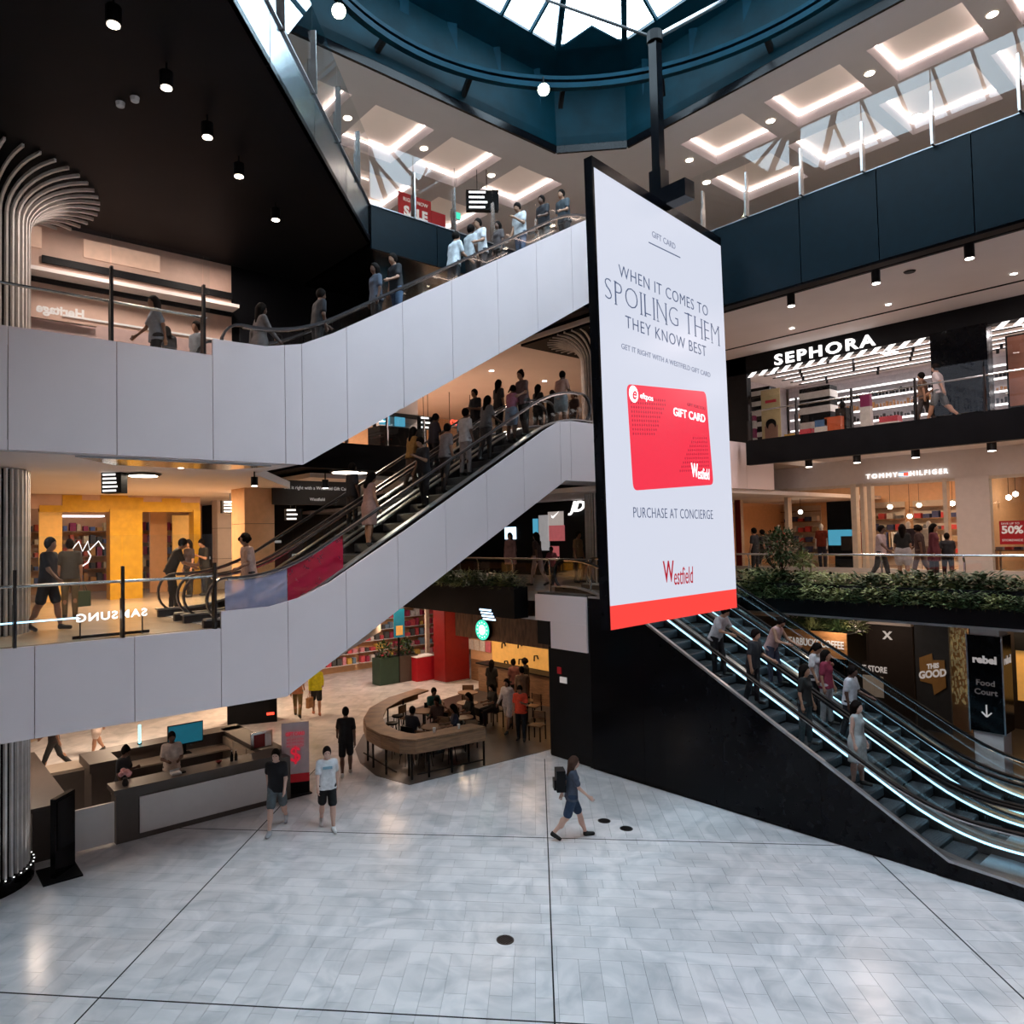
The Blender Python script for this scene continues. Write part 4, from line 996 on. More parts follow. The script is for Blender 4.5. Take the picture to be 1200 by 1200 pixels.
for k in range(8):
    x = 26.2+.75*k
    t = thing('ceiling_track', 'black lighting track across the beauty store ceiling, row %s from the window' % ['one', 'two', 'three', 'four', 'five', 'six', 'seven', 'eight'][k], 'light track', (x, 8, 12.5), 'beauty store light tracks')
    bx('rail', 'black_paint', (x-.02, .5, 12.48, x+.02, 15, 12.52), t); bx('light_strip', 'strip_white', (x+.25, .5, 12.56, x+.33, 15, 12.59), t)
    for q in range(7): MB().lathe((x, 1.5+q*2+.3*(k % 3), 12.34), [(.05, 0), (.05, .14)], 8).build('spot_head', 'black_paint', t)
# store fixtures
def fixture(label, x, y, z, w, d, h, m, stripes=None, cat='display stand', name='display_stand', extra=None, group=None):
    t = thing(name, label, cat, (x, y, z), group)
    bx('body', m, (x-d/2, y-w/2, z, x+d/2, y+w/2, z+h), t)
    if stripes:
        for k in range(stripes): bx('stripe', 'paper' if m != 'paper' else 'black_paint', (x-d/2-.01, y-w/2-.01, z+h*(k+.25)/stripes, x+d/2+.01, y+w/2+.01, z+h*(k+.7)/stripes), t)
    if extra: extra(t)
    return t
def at25(px, x=26): return hit(px, 500, 'x', x).y
fixture('black and white striped stand with a portrait poster in the beauty store', 26, at25(892), 9.15, 1.0, .5, 2.35, 'black_paint', 6,
        extra=lambda t: (bx('poster', mat('cream_poster', (.62, .50, .28), .6), (25.68, at25(907)-.42, 9.2, 25.72, at25(907)+.30, 11.35), t), bx('poster_portrait', 'skin_poster' if False else mat('portrait', (.35, .2, .15), .6), (25.67, at25(909)-.25, 9.25, 25.69, at25(909)+.25, 10.0), t),
                         MB().ext([V(25.655, at25(909)+.20*math.cos(a), 10.05+.20*math.sin(a)) for a in np.linspace(0, 2*PI, 18)[:-1]], (.008, 0, 0)).build('poster_hair', 'black_paint', t), MB().ext([V(25.645, at25(909)-.02+.12*math.cos(a), 9.92+.16*math.sin(a)) for a in np.linspace(0, 2*PI, 18)[:-1]], (.008, 0, 0)).build('poster_face', 'portrait', t), bx('poster_lettering', 'pinkred' if 'pinkred' in MATS else mat('pinkred', (.65, .06, .09), .4), (25.67, at25(909)-.22, 10.85, 25.68, at25(909)+.2, 10.95), t)))
fixture('magenta fragrance stand at the far left of the beauty store window', 25.7, at25(882, 25.7), 9.15, .28, .28, 1.3, mat('magenta', (.30, .02, .12), .4), 2)
fixture('black and white striped cabinet with a teal picture in the beauty store', 27, at25(960, 27), 9.15, 1.1, .6, 2.2, 'black_paint', 4)
fixture('orange display box on the beauty store floor', 25.8, at25(979, 25.8), 9.15, .55, .4, .85, mat('orange', (.62, .13, .05), .4))
fixture('blue display box on the beauty store floor', 25.8, at25(965, 25.8), 9.15, .42, .4, .80, mat('blue_box', (.08, .18, .38), .4), 1)
fixture('slim magenta banner stand in the middle of the beauty store window', 25.8, at25(1016, 25.8), 9.15, .3, .2, 1.5, 'magenta', 1)
fixture('red and white gift box stand in the beauty store', 25.8, at25(1044, 25.8), 9.15, .55, .4, .62, mat('pinkred', (.65, .06, .09), .4), 1)
fixture('yellow box stand beside the portrait poster', 25.8, at25(928, 25.8), 9.15, .4, .4, .45, mat('yellow_box', (.6, .38, .08), .4))
fixture('pink carton stand near the dark cabinet', 25.8, at25(946, 25.8), 9.15, .4, .35, .55, 'pinkred')
fixture('dark dressed figure stand between the orange box and glass post', 26, at25(988, 26), 9.15, .35, .3, 1.15, 'black_paint', extra=lambda t: MB().lathe((26, at25(988, 26), 10.3), [(.05, 0), (.1, .08), (.09, .2), (.03, .26)], 10).build('head', 'black_paint', t))
fp = thing('face_poster', 'large close up face poster at the right picture edge beside the black pier', 'poster', (25.4, hit(1195, 440, 'x', 25.4).y, 9.5))
yq = hit(1180, 440, 'x', 25.4).y
bx('frame', 'black_paint', (25.38, yq-1.7, 9.5, 25.44, yq, 11.6), fp); bx('print', mat('face_skin', (.42, .17, .11), .6, var=.3, scale=1.5), (25.36, yq-1.65, 9.55, 25.38, yq-.05, 11.55), fp)
MB().ext([V(25.355, yq-.75+.26*math.cos(a), 10.9+.07*math.sin(a)) for a in np.linspace(0, 2*PI, 14)[:-1]], (.004, 0, 0)).build('print_eye', 'eye_dark', fp)
MB().ext([V(25.355, yq-.9+.22*math.cos(a), 10.0+.09*math.sin(a)) for a in np.linspace(0, 2*PI, 14)[:-1]], (.004, 0, 0)).build('print_mouth', 'red_paint', fp)
# ceiling track and spots of level 2 right
tr = thing('ceiling_track', 'long black lighting track on the white ceiling under the top right gallery', 'light track', (19.2, 5, 12.5))
bx('rail', 'black_paint', (19.15, -8, 12.5, 19.25, 12.6, 12.6), tr)
for i, p in enumerate(((917, 343), (1014, 313), (1123, 280))):
    h = hit(*p, 'z', 12.45); y = h.y
    t = thing('spotlight', 'black cylinder spotlight %s on the long track' % ['nearest the screen', 'in the middle', 'nearest the right picture edge'][i], 'spotlight', (19.2, y, 12.3), 'spotlights on the long track')
    MB().lathe((19.2, y, 12.18), [(.10, 0), (.10, .32)], 14).build('housing', 'black_paint', t); MB().lathe((19.2, y, 12.165), [(.085, 0), (.085, .012)], 14).build('lens', 'lamp_white', t); spot((19.2, y, 12.14), 40)
for i, p in enumerate(((1188, 320), (1041, 356), (928, 384))):
    h = hit(*p, 'z', 12.6); downlight(h.x, h.y, 12.6, 'small recessed downlight %s above the beauty store walkway' % ['at the right edge', 'in the middle', 'nearest the screen'][i], 'downlights above the beauty store walkway', r=.08, power=35, m='lamp_white')
h = hit(1066, 318, 'z', 12.6); tag(MB().lathe((h.x, h.y, 12.57), [(.12, 0), (.14, .03)], 16).build('ceiling_speaker', 'black_paint'), 'round black ceiling speaker above the upper gallery', 'speaker')
# ================================================================== right side, level 1: fashion store
TX = 28.5
tf = thing('fashion_store', 'fashion store front with small white sign, pale piers and big windows', 'shop front', (TX, 10, L1))
bx('fascia', 'white_wall', (TX, -9, 7.78, TX+.3, 18, 8.72), tf)
yy_ = lambda px, py=620: hit(px, py, 'x', TX).y
piers = [(862, 868), (921, 925), (999, 1005), (1010, 1014), (1018, 1023), (1107, 1112), (1122, 1162)]
for a, b in piers: bx('pier', 'cream_frame' if b-a < 12 else 'white_wall', (TX-.05, yy_(b), L1, TX+.25, yy_(a), 7.8), tf)
bx('sill', 'white_wall', (TX-.08, -9, L1, TX+.2, 18, L1+.16), tf); bx('head_rail', 'cream_frame', (TX-.03, -9, 7.68, TX+.1, 18, 7.78), tf)
edges = [868, 921, 925, 999, 1023, 1107, 1162, 1260]
for a, b in ((868, 921), (925, 999), (1023, 1107), (1162, 1260)): bx('window_pane', 'shop_glass', (TX+.05, yy_(b), L1+.16, TX+.07, yy_(a), 7.7), tf)
MB().box(TX-.06, yy_(869), L1+.1, TX-.02, yy_(863), 7.7).build('red_pilaster', 'red_paint', tf)
a = hit(1015, 559, 'x', TX-.03); b = hit(1111, 553, 'x', TX-.03)
o = text('sign_lettering', 'TOMMY', .24, 'sign_white', (TX-.04, a.y*.8+b.y*.2, 8.03), (0, -1, 0), (0, 0, 1), tf, depth=.02, bold=.0, space=1.35)
o2 = text('sign_lettering', 'HILFIGER', .24, 'sign_white', (TX-.04, a.y*.23+b.y*.77, 8.03), (0, -1, 0), (0, 0, 1), tf, depth=.02, bold=.0, space=1.35)
for o_, lo, hi in ((o, .0, .40), (o2, .56, 1.0)):
    q0, q1 = a.y+(b.y-a.y)*lo, a.y+(b.y-a.y)*hi; v_ = [v.co.y for v in o_.data.vertices]; f = abs(q1-q0)/(max(v_)-min(v_)); m0 = (max(v_)+min(v_))/2; tg = (q0+q1)/2
    for v in o_.data.vertices: v.co.y = tg+(v.co.y-m0)*f
fy = a.y*.52+b.y*.48
bx('flag_sign', 'sign_white', (TX-.06, fy-.16, 7.95, TX-.02, fy+.16, 8.11), tf, 'small white, red and blue flag sign'); bx('flag_red', 'red_neon', (TX-.065, fy-.16, 7.98, TX-.058, fy, 8.08), tf); bx('flag_stripe', 'blue_screen', (TX-.065, fy-.16, 8.08, TX-.058, fy+.16, 8.11), tf); bx('flag_stripe', 'blue_screen', (TX-.065, fy-.16, 7.95, TX-.058, fy+.16, 7.975), tf)
struct(bx('wall_fashion_back', 'warm_wall', (35.5, -4, L1, 35.7, 19, 8.2))); struct(bx('wall_fashion_side', 'warm_wall', (TX+.3, 18, L1, 35.5, 18.2, 8.2)))
struct(bx('wall_fashion_divider', 'warm_wall', (TX+.3, yy_(1140)-.1, L1, 35.5, yy_(1140)+.1, 8.2)))
ps = thing('sale_poster', 'red window poster with white 50% lettering at the right edge', 'poster', (TX-.05, yy_(1185), 5.4))
bx('board', 'red_sign', (TX-.08, yy_(1205), 5.52, TX-.05, yy_(1172), 6.28), ps)
text('lettering', '50%', .34, 'sign_dim', (TX-.085, yy_(1187)+.0, 5.98), (0, -1, 0), (0, 0, 1), ps, depth=.003, bold=.012)
text('lettering', 'SAVE UP TO', .09, 'sign_dim', (TX-.085, yy_(1185), 6.19), (0, -1, 0), (0, 0, 1), ps, depth=.003); text('lettering', 'STOREWIDE', .1, 'sign_dim', (TX-.085, yy_(1187), 5.65), (0, -1, 0), (0, 0, 1), ps, depth=.003)
wp = thing('window_screen', 'tall dark window display with glowing blue lower half in the fashion store', 'display', (TX+.4, yy_(983), 5.3))
bx('foot', 'black_paint', (TX+.38, yy_(995), L1, TX+.5, yy_(972), 5.1), wp); bx('panel', 'black_paint', (TX+.4, yy_(1001), 5.1, TX+.45, yy_(964), 7.2), wp); bx('lit_picture', 'blue_screen', (TX+.38, yy_(1000), 5.5, TX+.40, yy_(965), 6.1), wp); bx('sofa_picture', 'brown_board', (TX+.36, yy_(999), 5.3, TX+.38, yy_(980), 5.85), wp)
# mannequins, pendant lamps, tables
def mannequin(label, x, y, z, face, top, bot, pose='stand', outfit='trousers', hd='paper', group='window mannequins', h=1.8):
    m = person_meshes(pose, outfit, 'short', .02, False, False); s = h/1.74
    z = L1+.06; t = thing('mannequin', label, 'mannequin', (x, y, z), group, math.radians(face)-PI/2, local=True); t.scale = (s,)*3
    obj('body', m['body'], 'paper', t); obj('shirt', m['shirt'], cloth(top), t); obj('trousers', m['trousers'], cloth(bot), t)
    o = MB().lathe((0, 0, -.06), [(.2, 0), (.2, .06)], 16).build('stand_base', 'steel', None); o.parent = t; return t
for i, (px, top, bot, lb) in enumerate(((905, (.5, .12, .10), (.5, .42, .3), 'in a pale red top behind the shrub'), (955, (.25, .04, .02), (.03, .03, .05), 'in a dark red and orange jacket beside the blue display'), (1058, (.03, .02, .03), (.6, .55, .5), 'with a pale skirt in the middle window'), (1082, (.55, .48, .4), (.3, .2, .15), 'in beige in the middle window'))):
    mannequin('pale shop mannequin %s' % lb, TX+.55, yy_(px), L1+.16, 180, top, bot)
for i, (px, py, x) in enumerate(((1066, 605, 31), (1043, 594, 30.5), (1077, 592, 32), (1182, 583, 30), (1190, 579, 31), (1110, 600, 30), (1116, 590, 30.5), (1004, 600, 30.5), (938, 600, 30.5))):
    h = hit(px, py, 'x', x); t = thing('pendant_lamp', 'small glowing globe lamp hanging in the fashion store, %s' % ['front middle window', 'left of the middle window', 'back of the middle window', 'right edge window, lower', 'right edge window, upper', 'beside the wide pier, lower', 'beside the wide pier, upper', 'narrow window by the blue display', 'above the jacket mannequin'][i], 'pendant lamp', tuple(h), 'pendant lamps of the fashion store')
    MB().lathe(tuple(h-V(0, 0, .09)), [(.01, 0), (.07, .03), (.09, .09), (.07, .15), (.01, .18)], 12).build('globe', 'lamp_glow', t); MB().tube([h+V(0, 0, .09), V(h.x, h.y, 8.72)], .008, 5).build('cord', 'black_paint', t)
for i, (px, x) in enumerate(((1040, 30), (1095, 30.2), (980, 30), (900, 30.4), (1190, 30.3))):
    y = hit(px, 660, 'x', x).y; t = thing('display_table', 'low wooden display table inside the fashion store %s' % ['left of the middle window', 'right of the middle window', 'behind the blue display', 'behind the shrub', 'behind the sale poster'][i], 'table', (x, y, L1), 'fashion store tables')
    bx('top', 'wood', (x-.4, y-.55, L1+.76, x+.4, y+.55, L1+.80), t)
    for a in (-.35, .35):
        for b in (-.5, .5): bx('leg', 'cream_frame', (x+a-.03, y+b-.03, L1, x+a+.03, y+b+.03, L1+.76), t)
    for k in range(4): tag(bx('folded_clothes', cloth(((.5, .45, .4), (.05, .05, .1), (.4, .05, .05), (.2, .2, .25))[(k+i) % 4]), (x-.25, y-.5+.26*k, L1+.80, x+.15, y-.3+.26*k, L1+.9)), 'folded garment stack, %s on the fashion store table %s' % (ordn(k), ['left of the middle window', 'right of the middle window', 'behind the blue display', 'behind the shrub', 'behind the sale poster'][i]), 'clothes', 'folded clothes in the fashion store')
for i in range(3):
    px = (888, 1006, 1050)[i]; x = 33; y = hit(px, 640, 'x', x).y; t = thing('clothes_rack', 'steel rack of hanging clothes in the fashion store %s' % ['at the left', 'in the narrow window', 'at the back of the middle window'][i], 'clothes rack', (x, y, L1), 'fashion store racks')
    MB().tube([(x, y-.7, L1), (x, y-.7, L1+1.5), (x, y+.7, L1+1.5), (x, y+.7, L1)], .02, 6).build('frame', 'steel', t)
    rr = random.Random(i)
    for k in range(12):
        q = y-.6+k*.105; bx('garment', cloth(rr.choice(((.5, .05, .05), (.04, .05, .12), (.6, .55, .5), (.1, .1, .1), (.3, .2, .12)))), (x-.22, q, L1+.6, x+.22, q+.05, L1+1.46), t)
for i, (px, z0) in enumerate(((884, 5.2), (940, 5.4), (1035, 5.3), (1098, 5.2))):
    y = hit(px, 640, 'x', 35.3).y; t = thing('display_shelf', 'wall shelving at the back of the fashion store, %s from the left' % ORDN[i], 'shelf', (35.2, y, L1), 'fashion store shelving')
    bx('back_board', 'cream_frame', (35.42, y-.9, L1, 35.48, y+.9, 7.3), t)
    for r in range(5): bx('board', 'wood', (35.05, y-.9, L1+.5+.5*r, 35.42, y+.9, L1+.54+.5*r), t)
    rr = random.Random(i+40)
    for r in range(4):
        for k in range(5): tag(bx('folded_clothes', cloth(rr.choice(((.5, .06, .06), (.05, .06, .14), (.6, .55, .5), (.12, .12, .13), (.35, .25, .15)))), (35.1, y-.85+.34*k, L1+.54+.5*r, 35.38, y-.6+.34*k, L1+.54+.5*r+rr.uniform(.12, .3))), 'folded clothes, pile %s on level %s of fashion shelving %s' % (ORDN[k], ORDN[r], ORDN[i]), 'clothes', 'folded clothes on the fashion shelving')
# spots in front of the fashion store
for i, p in enumerate(((946, 547), (1011, 543), (1079, 537), (1166, 529))):
    y = hit(*p, 'z', 8.34).y; x = 25.6
    t = thing('spotlight', 'black cylinder ceiling spotlight %s in front of the fashion store' % ['first from the screen', 'second from the screen', 'third from the screen', 'nearest the right edge'][i], 'spotlight', (x, y, 8.5), 'spotlights in front of the fashion store')
    MB().lathe((x, y, 8.34), [(.12, 0), (.12, .30)], 14).build('housing', 'black_paint', t); MB().tube([(x, y, 8.64), (x, y, 8.72)], .03, 6).build('stem', 'black_paint', t); MB().lathe((x, y, 8.33), [(.10, 0), (.10, .012)], 14).build('lens', 'lamp_white', t); spot((x, y, 8.3), 45)
# ---- planters and rails of level 1
leafrng = random.Random(5)
def leaf_mesh(name, n, rad, hgt, L, w, up=.6, seed=1, droop=.5):
    r = random.Random(seed); mb = MB()
    for k in range(n):
        a = r.uniform(0, 2*PI); rr_ = rad*math.sqrt(r.random()); b = V(rr_*math.cos(a), rr_*math.sin(a), hgt*r.random()); a2 = a+r.uniform(-1, 1); el = r.uniform(.1, 1.3)*up
        d = V(math.cos(a2)*math.cos(el), math.sin(a2)*math.cos(el), math.sin(el)); s = d.cross(V(0, 0, 1)).normalized(); l = L*r.uniform(.6, 1.2); ww = w*r.uniform(.7, 1.2)
        p1 = b+d*l*.5; p2 = b+d*l-V(0, 0, l*droop*.4)
        mb.add([b, p1-s*ww, p2, p1+s*ww, p1+V(0, 0, ww*.4)], [(0, 1, 4), (1, 2, 4), (2, 3, 4), (3, 0, 4)])
    return mb.mesh(name)
shr = [leaf_mesh('foliage', 190, .30, .42, .26, .040, seed=q) for q in range(3)]+[leaf_mesh('foliage', 80, .16, .12, .62, .030, up=1.25, seed=9)]
def planter(label, x0, y0, x1, y1, z0, z1, plants, m='black_paint', lm=None):
    t = thing('planter', label, 'planter', ((x0+x1)/2, (y0+y1)/2, z0))
    e = .04
    bx('front_panel', m, (x0, y0, z0, x0+e, y1, z1), t); bx('back_panel', m, (x1-e, y0, z0, x1, y1, z1), t); bx('end_panel', m, (x0+e, y0, z0, x1-e, y0+e, z1), t); bx('end_panel', m, (x0+e, y1-e, z0, x1-e, y1, z1), t)
    bx('soil', 'soil', (x0+e, y0+e, z0, x1-e, y1-e, z1-.08), t); return t
def plants(x0, y0, x1, y1, z, n, label, group, lm='leaf', sc_=(.9, 1.2), tall=.22, where='', share=.7):
    for k in range(n):
        f = (k+.5)/n; y = y0+(y1-y0)*f; x = x0+(x1-x0)*leafrng.uniform(.2, .8); tl = leafrng.random() < tall
        t = thing('planter_shrub', label+', %s from the near end' % ordn(k), 'plant', (x, y, z), group, leafrng.uniform(0, 6), local=True); s = leafrng.uniform(*sc_); t.scale = (s, s, s)
        obj('foliage', shr[3] if tl else shr[k % 3], lm if leafrng.random() < share else 'leaf_light', t)['kind'] = 'stuff'
        MB().tube([(0, 0, -.08), (0, 0, .25)], .012, 5).build('stem', 'bark', None).parent = t
planter('long black hanging planter along the right middle gallery', 20.0, -4, 20.95, 11.8, 3.78, 4.62, 30)
plants(20.1, 2.2, 20.9, 11.7, 4.45, 32, 'leafy shrub in the long right planter', 'shrubs in the long right planter')
plants(19.85, 2.2, 20.05, 11.7, 4.18, 34, 'trailing plant over the front of the right planter', 'trailing plants of the long right planter', sc_=(.7, .95), tall=0, share=.6)
planter('black hanging planter behind the lower escalator bridge', 14.35, 15.3, 14.9, 24, 3.7, 4.62, 20)
plants(14.4, 15.4, 14.85, 21, 4.52, 20, 'dark shrub in the planter behind the lower bridge', 'shrubs of the planter behind the bridge', sc_=(.8, 1.1), tall=.5)
def railing(label, pts, z, hgt, posts, m='steel'):
    a, b = Vector(pts[0]), Vector(pts[1]); d = (b-a).normalized(); t = thing('handrail_fence', label, 'railing', (a.x, a.y, z))
    MB().tube([a+V(0, 0, hgt), b+V(0, 0, hgt)], .03, 8).build('top_rail', m, t); n = V(-d.y, d.x, 0)
    for p in posts: c = a+d*p; MB().tube([c, c+V(0, 0, hgt-.16), c+n*.05+V(0, 0, hgt-.05), c+n*.05+V(0, 0, hgt)], .025, 6).build('post', m, t)
    cuts = [0]+list(posts)+[(b-a).length]
    for s0, s1 in zip(cuts, cuts[1:]):
        if s1-s0 > .2: MB().ext([a+d*(s0+.03)+V(0, 0, .06), a+d*(s1-.03)+V(0, 0, .06), a+d*(s1-.03)+V(0, 0, hgt-.12), a+d*(s0+.03)+V(0, 0, hgt-.12)], n*.012).build('glass_panel', 'glass', t)
    return t
py_ = sorted(hit(px, 680, 'x', 21.05).y+4 for px in (1034, 1131)); st = py_[1]-py_[0]
railing('steel handrail with glass along the right middle gallery', ((21.05, -4, L1), (21.05, 12.2, L1)), L1, .9, [p for p in [py_[0]-2*st, py_[0]-st, *py_, py_[1]+st, py_[1]+2*st] if 0 < p < 16.2])
railing('steel handrail with glass behind the lower escalator', ((14.98, 12.9, L1), (14.98, 24, L1)), L1, .92, [.05, 1.55, 3.1, 4.7, 6.3, 7.9])
# little tree
h = hit(918, 700, 'x', 20.45)
tt = thing('small_tree', 'dark bushy small tree with red flecks rising from the planter left of the gallery', 'tree', (20.45, h.y, 4.4))
MB().tube([V(20.45, h.y, 4.4), V(20.5, h.y+.03, 5.0), V(20.42, h.y+.05, 5.6)], [.03, .025, .015], 6).build('trunk', 'bark', tt)
for k in range(5):
    a = k*1.25; MB().tube([V(20.48, h.y, 4.9+.1*k), V(20.48+.35*math.cos(a), h.y+.35*math.sin(a), 5.3+.08*k)], [.014, .006], 5).build('branch', 'bark', tt)
mb = MB(); rr = random.Random(4)
def leafball(mb, c, R_, n, L, w, rr):
    for k in range(n):
        v = V(rr.gauss(0, 1), rr.gauss(0, 1), rr.gauss(0, 1)).normalized(); b = Vector(c)+V(v.x*R_[0], v.y*R_[1], v.z*R_[2])*(rr.random()**.4); d = (v+V(rr.gauss(0, .5), rr.gauss(0, .5), rr.gauss(0, .5))).normalized(); s = d.cross(V(.1, .2, 1)).normalized()
        mb.add([b, b+d*L*.5-s*w, b+d*L, b+d*L*.5+s*w], [(0, 1, 2, 3)])
leafball(mb, (20.45, h.y, 5.62), (.5, .62, .55), 900, .13, .035, rr); mb.build('foliage', 'leaf', tt)['kind'] = 'stuff'
mb = MB(); leafball(mb, (20.45, h.y, 5.55), (.52, .66, .55), 120, .10, .035, rr); mb.build('red_leaves', 'leaf_red', tt, 'red leaves')['kind'] = 'stuff'
h2 = hit(942, 700, 'x', 20.4); t2 = thing('small_tree', 'bright green leafy sapling right of the dark bushy tree', 'tree', (20.4, h2.y, 4.4))
MB().tube([V(20.4, h2.y, 4.4), V(20.4, h2.y, 5.3)], [.02, .012], 6).build('trunk', 'bark', t2)
mb = MB(); leafball(mb, (20.4, h2.y, 5.25), (.25, .38, .2), 150, .16, .045, rr); mb.build('foliage', 'leaf_light', t2)['kind'] = 'stuff'
# ================================================================== right side, ground: planter kiosk, hoardings, pillar
ya, yb = hit(918, 760, 'x', 21.6).y, hit(992, 745, 'x', 21.6).y
pk = thing('coffee_planter', 'wood faced planter box with white coffee lettering above the right escalators', 'planter', (22, (ya+yb)/2, 0))
bx('sign_face', 'wood_orange', (21.6, yb, 2.38, 21.66, ya, 3.12), pk); bx('box_body', 'black_paint', (21.66, yb, 2.2, 22.9, ya, 3.08), pk); bx('plinth', 'black_paint', (21.8, yb+.1, 0, 22.8, ya-.1, 2.2), pk)
text('lettering', 'STARBUCKS COFFEE', .30, 'sign_dim', (21.59, (ya+yb)/2, 2.76), (0, -1, 0), (0, 0, 1), pk, depth=.004, bold=.008, sx=.62)
plants(21.8, yb, 22.7, ya, 3.05, 7, 'leafy plant in the wood faced box', 'plants in the wood faced planter', sc_=(.8, 1.2), tall=.4, lm='leaf')
hx = 25.0
hb = thing('store_hoarding', 'black hoarding announcing a new experience store behind the right escalators', 'hoarding', (hx, 9, 0))
ye = hit(1070, 760, 'x', hx).y
for k in range(5):
    a = ye+k*1.3; bx('board', 'brown_board', (hx, a+.004, 0, hx+.08, a+1.296, 3.05), hb)
bx('bulkhead', 'white_wall', (hx-.1, ye, 3.05, hx+.2, ye+6.5, 3.6), hb)
def wtext(p, px, py, body, size, m='sign_dim', x=hx, **k):
    q = hit(px, py, 'x', x); return text('lettering', body, size, m, (x-.012, q.y, q.z), (0, -1, 0), (0, 0, 1), p, depth=.004, **k)
wtext(hb, 998, 781, 'NEW EXPERIENCE STORE', .26, bold=.008, sx=.72); wtext(hb, 1040, 745, 'X', .34, bold=.015)
q = hit(1016, 803, 'x', hx); bx('plan_poster', 'paper', (hx-.02, q.y-.5, q.z-.33, hx, q.y+.45, q.z+.33), hb, 'pale paper plan')
g1 = thing('badge_hoarding', 'dark grey hoarding with an orange lettered badge', 'hoarding', (hx-.3, 7.6, 0))
yg0, yg1 = hit(1072, 760, 'x', hx-.3).y, hit(1112, 760, 'x', hx-.3).y
bx('board', mat('slate', (.045, .048, .055), .4), (hx-.3, yg1, 0, hx-.2, yg0, 3.55), g1)
q = hit(1093, 790, 'x', hx-.32)
MB().ext([V(hx-.33, q.y+a, q.z+b) for a, b in ((.34, -.25), (.34, .45), (.0, .62), (-.02, .42), (-.32, .45), (-.34, -.35), (-.02, -.62), (.02, -.3))], (.03, 0, 0)).build('badge', 'gold_badge', g1, 'orange badge')
text('badge_lettering', 'THIS', .2, 'sign_dim', (hx-.34, q.y-.02, q.z+.24), (0, -1, .25), (0, .0, 1), g1, depth=.004, bold=.01, sx=.8); text('badge_lettering', 'GOOD', .3, 'sign_dim', (hx-.34, q.y, q.z), (0, -1, .25), (0, 0, 1), g1, depth=.004, bold=.014, sx=.8)
cur = thing('bead_curtain', 'pale glittering strip curtain between the badge board and the pillar', 'curtain', (25.2, hit(1122, 780, 'x', 25.2).y, 0))
yc0, yc1 = hit(1112, 770, 'x', 25.2).y, hit(1134, 770, 'x', 25.2).y
mb = MB(); rr = random.Random(8)
for k in range(260): y = rr.uniform(yc1, yc0); z = rr.uniform(.8, 3.5); mb.box(25.2, y-.015, z, 25.22, y+.015, z+rr.uniform(.03, .12))
mb.build('bead_strings', mat('bead', (.6, .5, .3), .3, .4, emit=(1, .8, .4), es=.08), cur)['kind'] = 'stuff'; bx('backing', 'warm_wall', (25.3, yc1, 0, 25.35, yc0, 3.6), cur)
pl = thing('sign_pillar', 'square pillar with black sign box reading food court above a white base', 'pillar', (21.35, 5.75, 0))
x0, x1, y0, y1 = 21.0, 21.75, hit(1173, 742, 'x', 21).y, hit(1132, 740, 'x', 21).y
bx('shaft', 'white_wall', (x0+.06, y0+.06, 0, x1-.06, y1-.06, 3.7), pl)
bx('sign_box', 'black_gloss', (x0, y0, 1.12, x1, y1, 3.45), pl)
for yy2 in (y0, y1): bx('edge_trim', 'alu', (x0-.015, yy2-.015, 1.1, x0+.015, yy2+.015, 3.47), pl)
def ptext(body, z, size, **k): return text('lettering', body, size, 'sign_dim', (x0-.012, (y0+y1)/2, z), (0, -1, 0), (0, 0, 1), pl, depth=.004, **k)
ptext('rebel', 2.86, .24, bold=.012); text('lettering', 'Food', .19, 'sign_faint', (x0-.012, (y0+y1)/2, 2.30), (0, -1, 0), (0, 0, 1), pl, depth=.004, bold=.004); text('lettering', 'Court', .19, 'sign_faint', (x0-.012, (y0+y1)/2, 2.08), (0, -1, 0), (0, 0, 1), pl, depth=.004, bold=.004)
text('lettering', 'rebel', .26, 'sign_dim', ((x0+x1)/2, y0-.012, 2.86), (1, 0, 0), (0, 0, 1), pl, depth=.004, bold=.012)
ym = (y0+y1)/2
MB().beam((x0-.012, ym, 1.78), (x0-.012, ym, 1.5), .02, .03, (0, 1, 0)).build('arrow_shaft', 'sign_dim', pl)
for sgn in (-1, 1): MB().beam((x0-.012, ym, 1.49), (x0-.012, ym+sgn*.1, 1.6), .02, .03, (0, 1, 0)).build('arrow_head', 'sign_dim', pl)
struct(bx('wall_ground_right', 'brown_board', (26.8, -6, 0, 27, 16, 3.6)))
tr2 = thing('food_counter', 'warm lit food counter behind the dark pillar at the right edge', 'counter', (24, 3.6, 0))
bx('body', 'wood', (23.6, 1.5, 0, 24.4, 5.0, 1.1), tr2); bx('worktop', 'desk_beige', (23.5, 1.4, 1.1, 24.5, 5.1, 1.15), tr2); bx('menu_board', 'black_paint', (26.5, 1.5, 2.4, 26.6, 6.5, 3.2), tr2); bx('back_wall', 'yellow_lit', (26.6, 1.5, .9, 26.7, 6.5, 2.4), tr2)
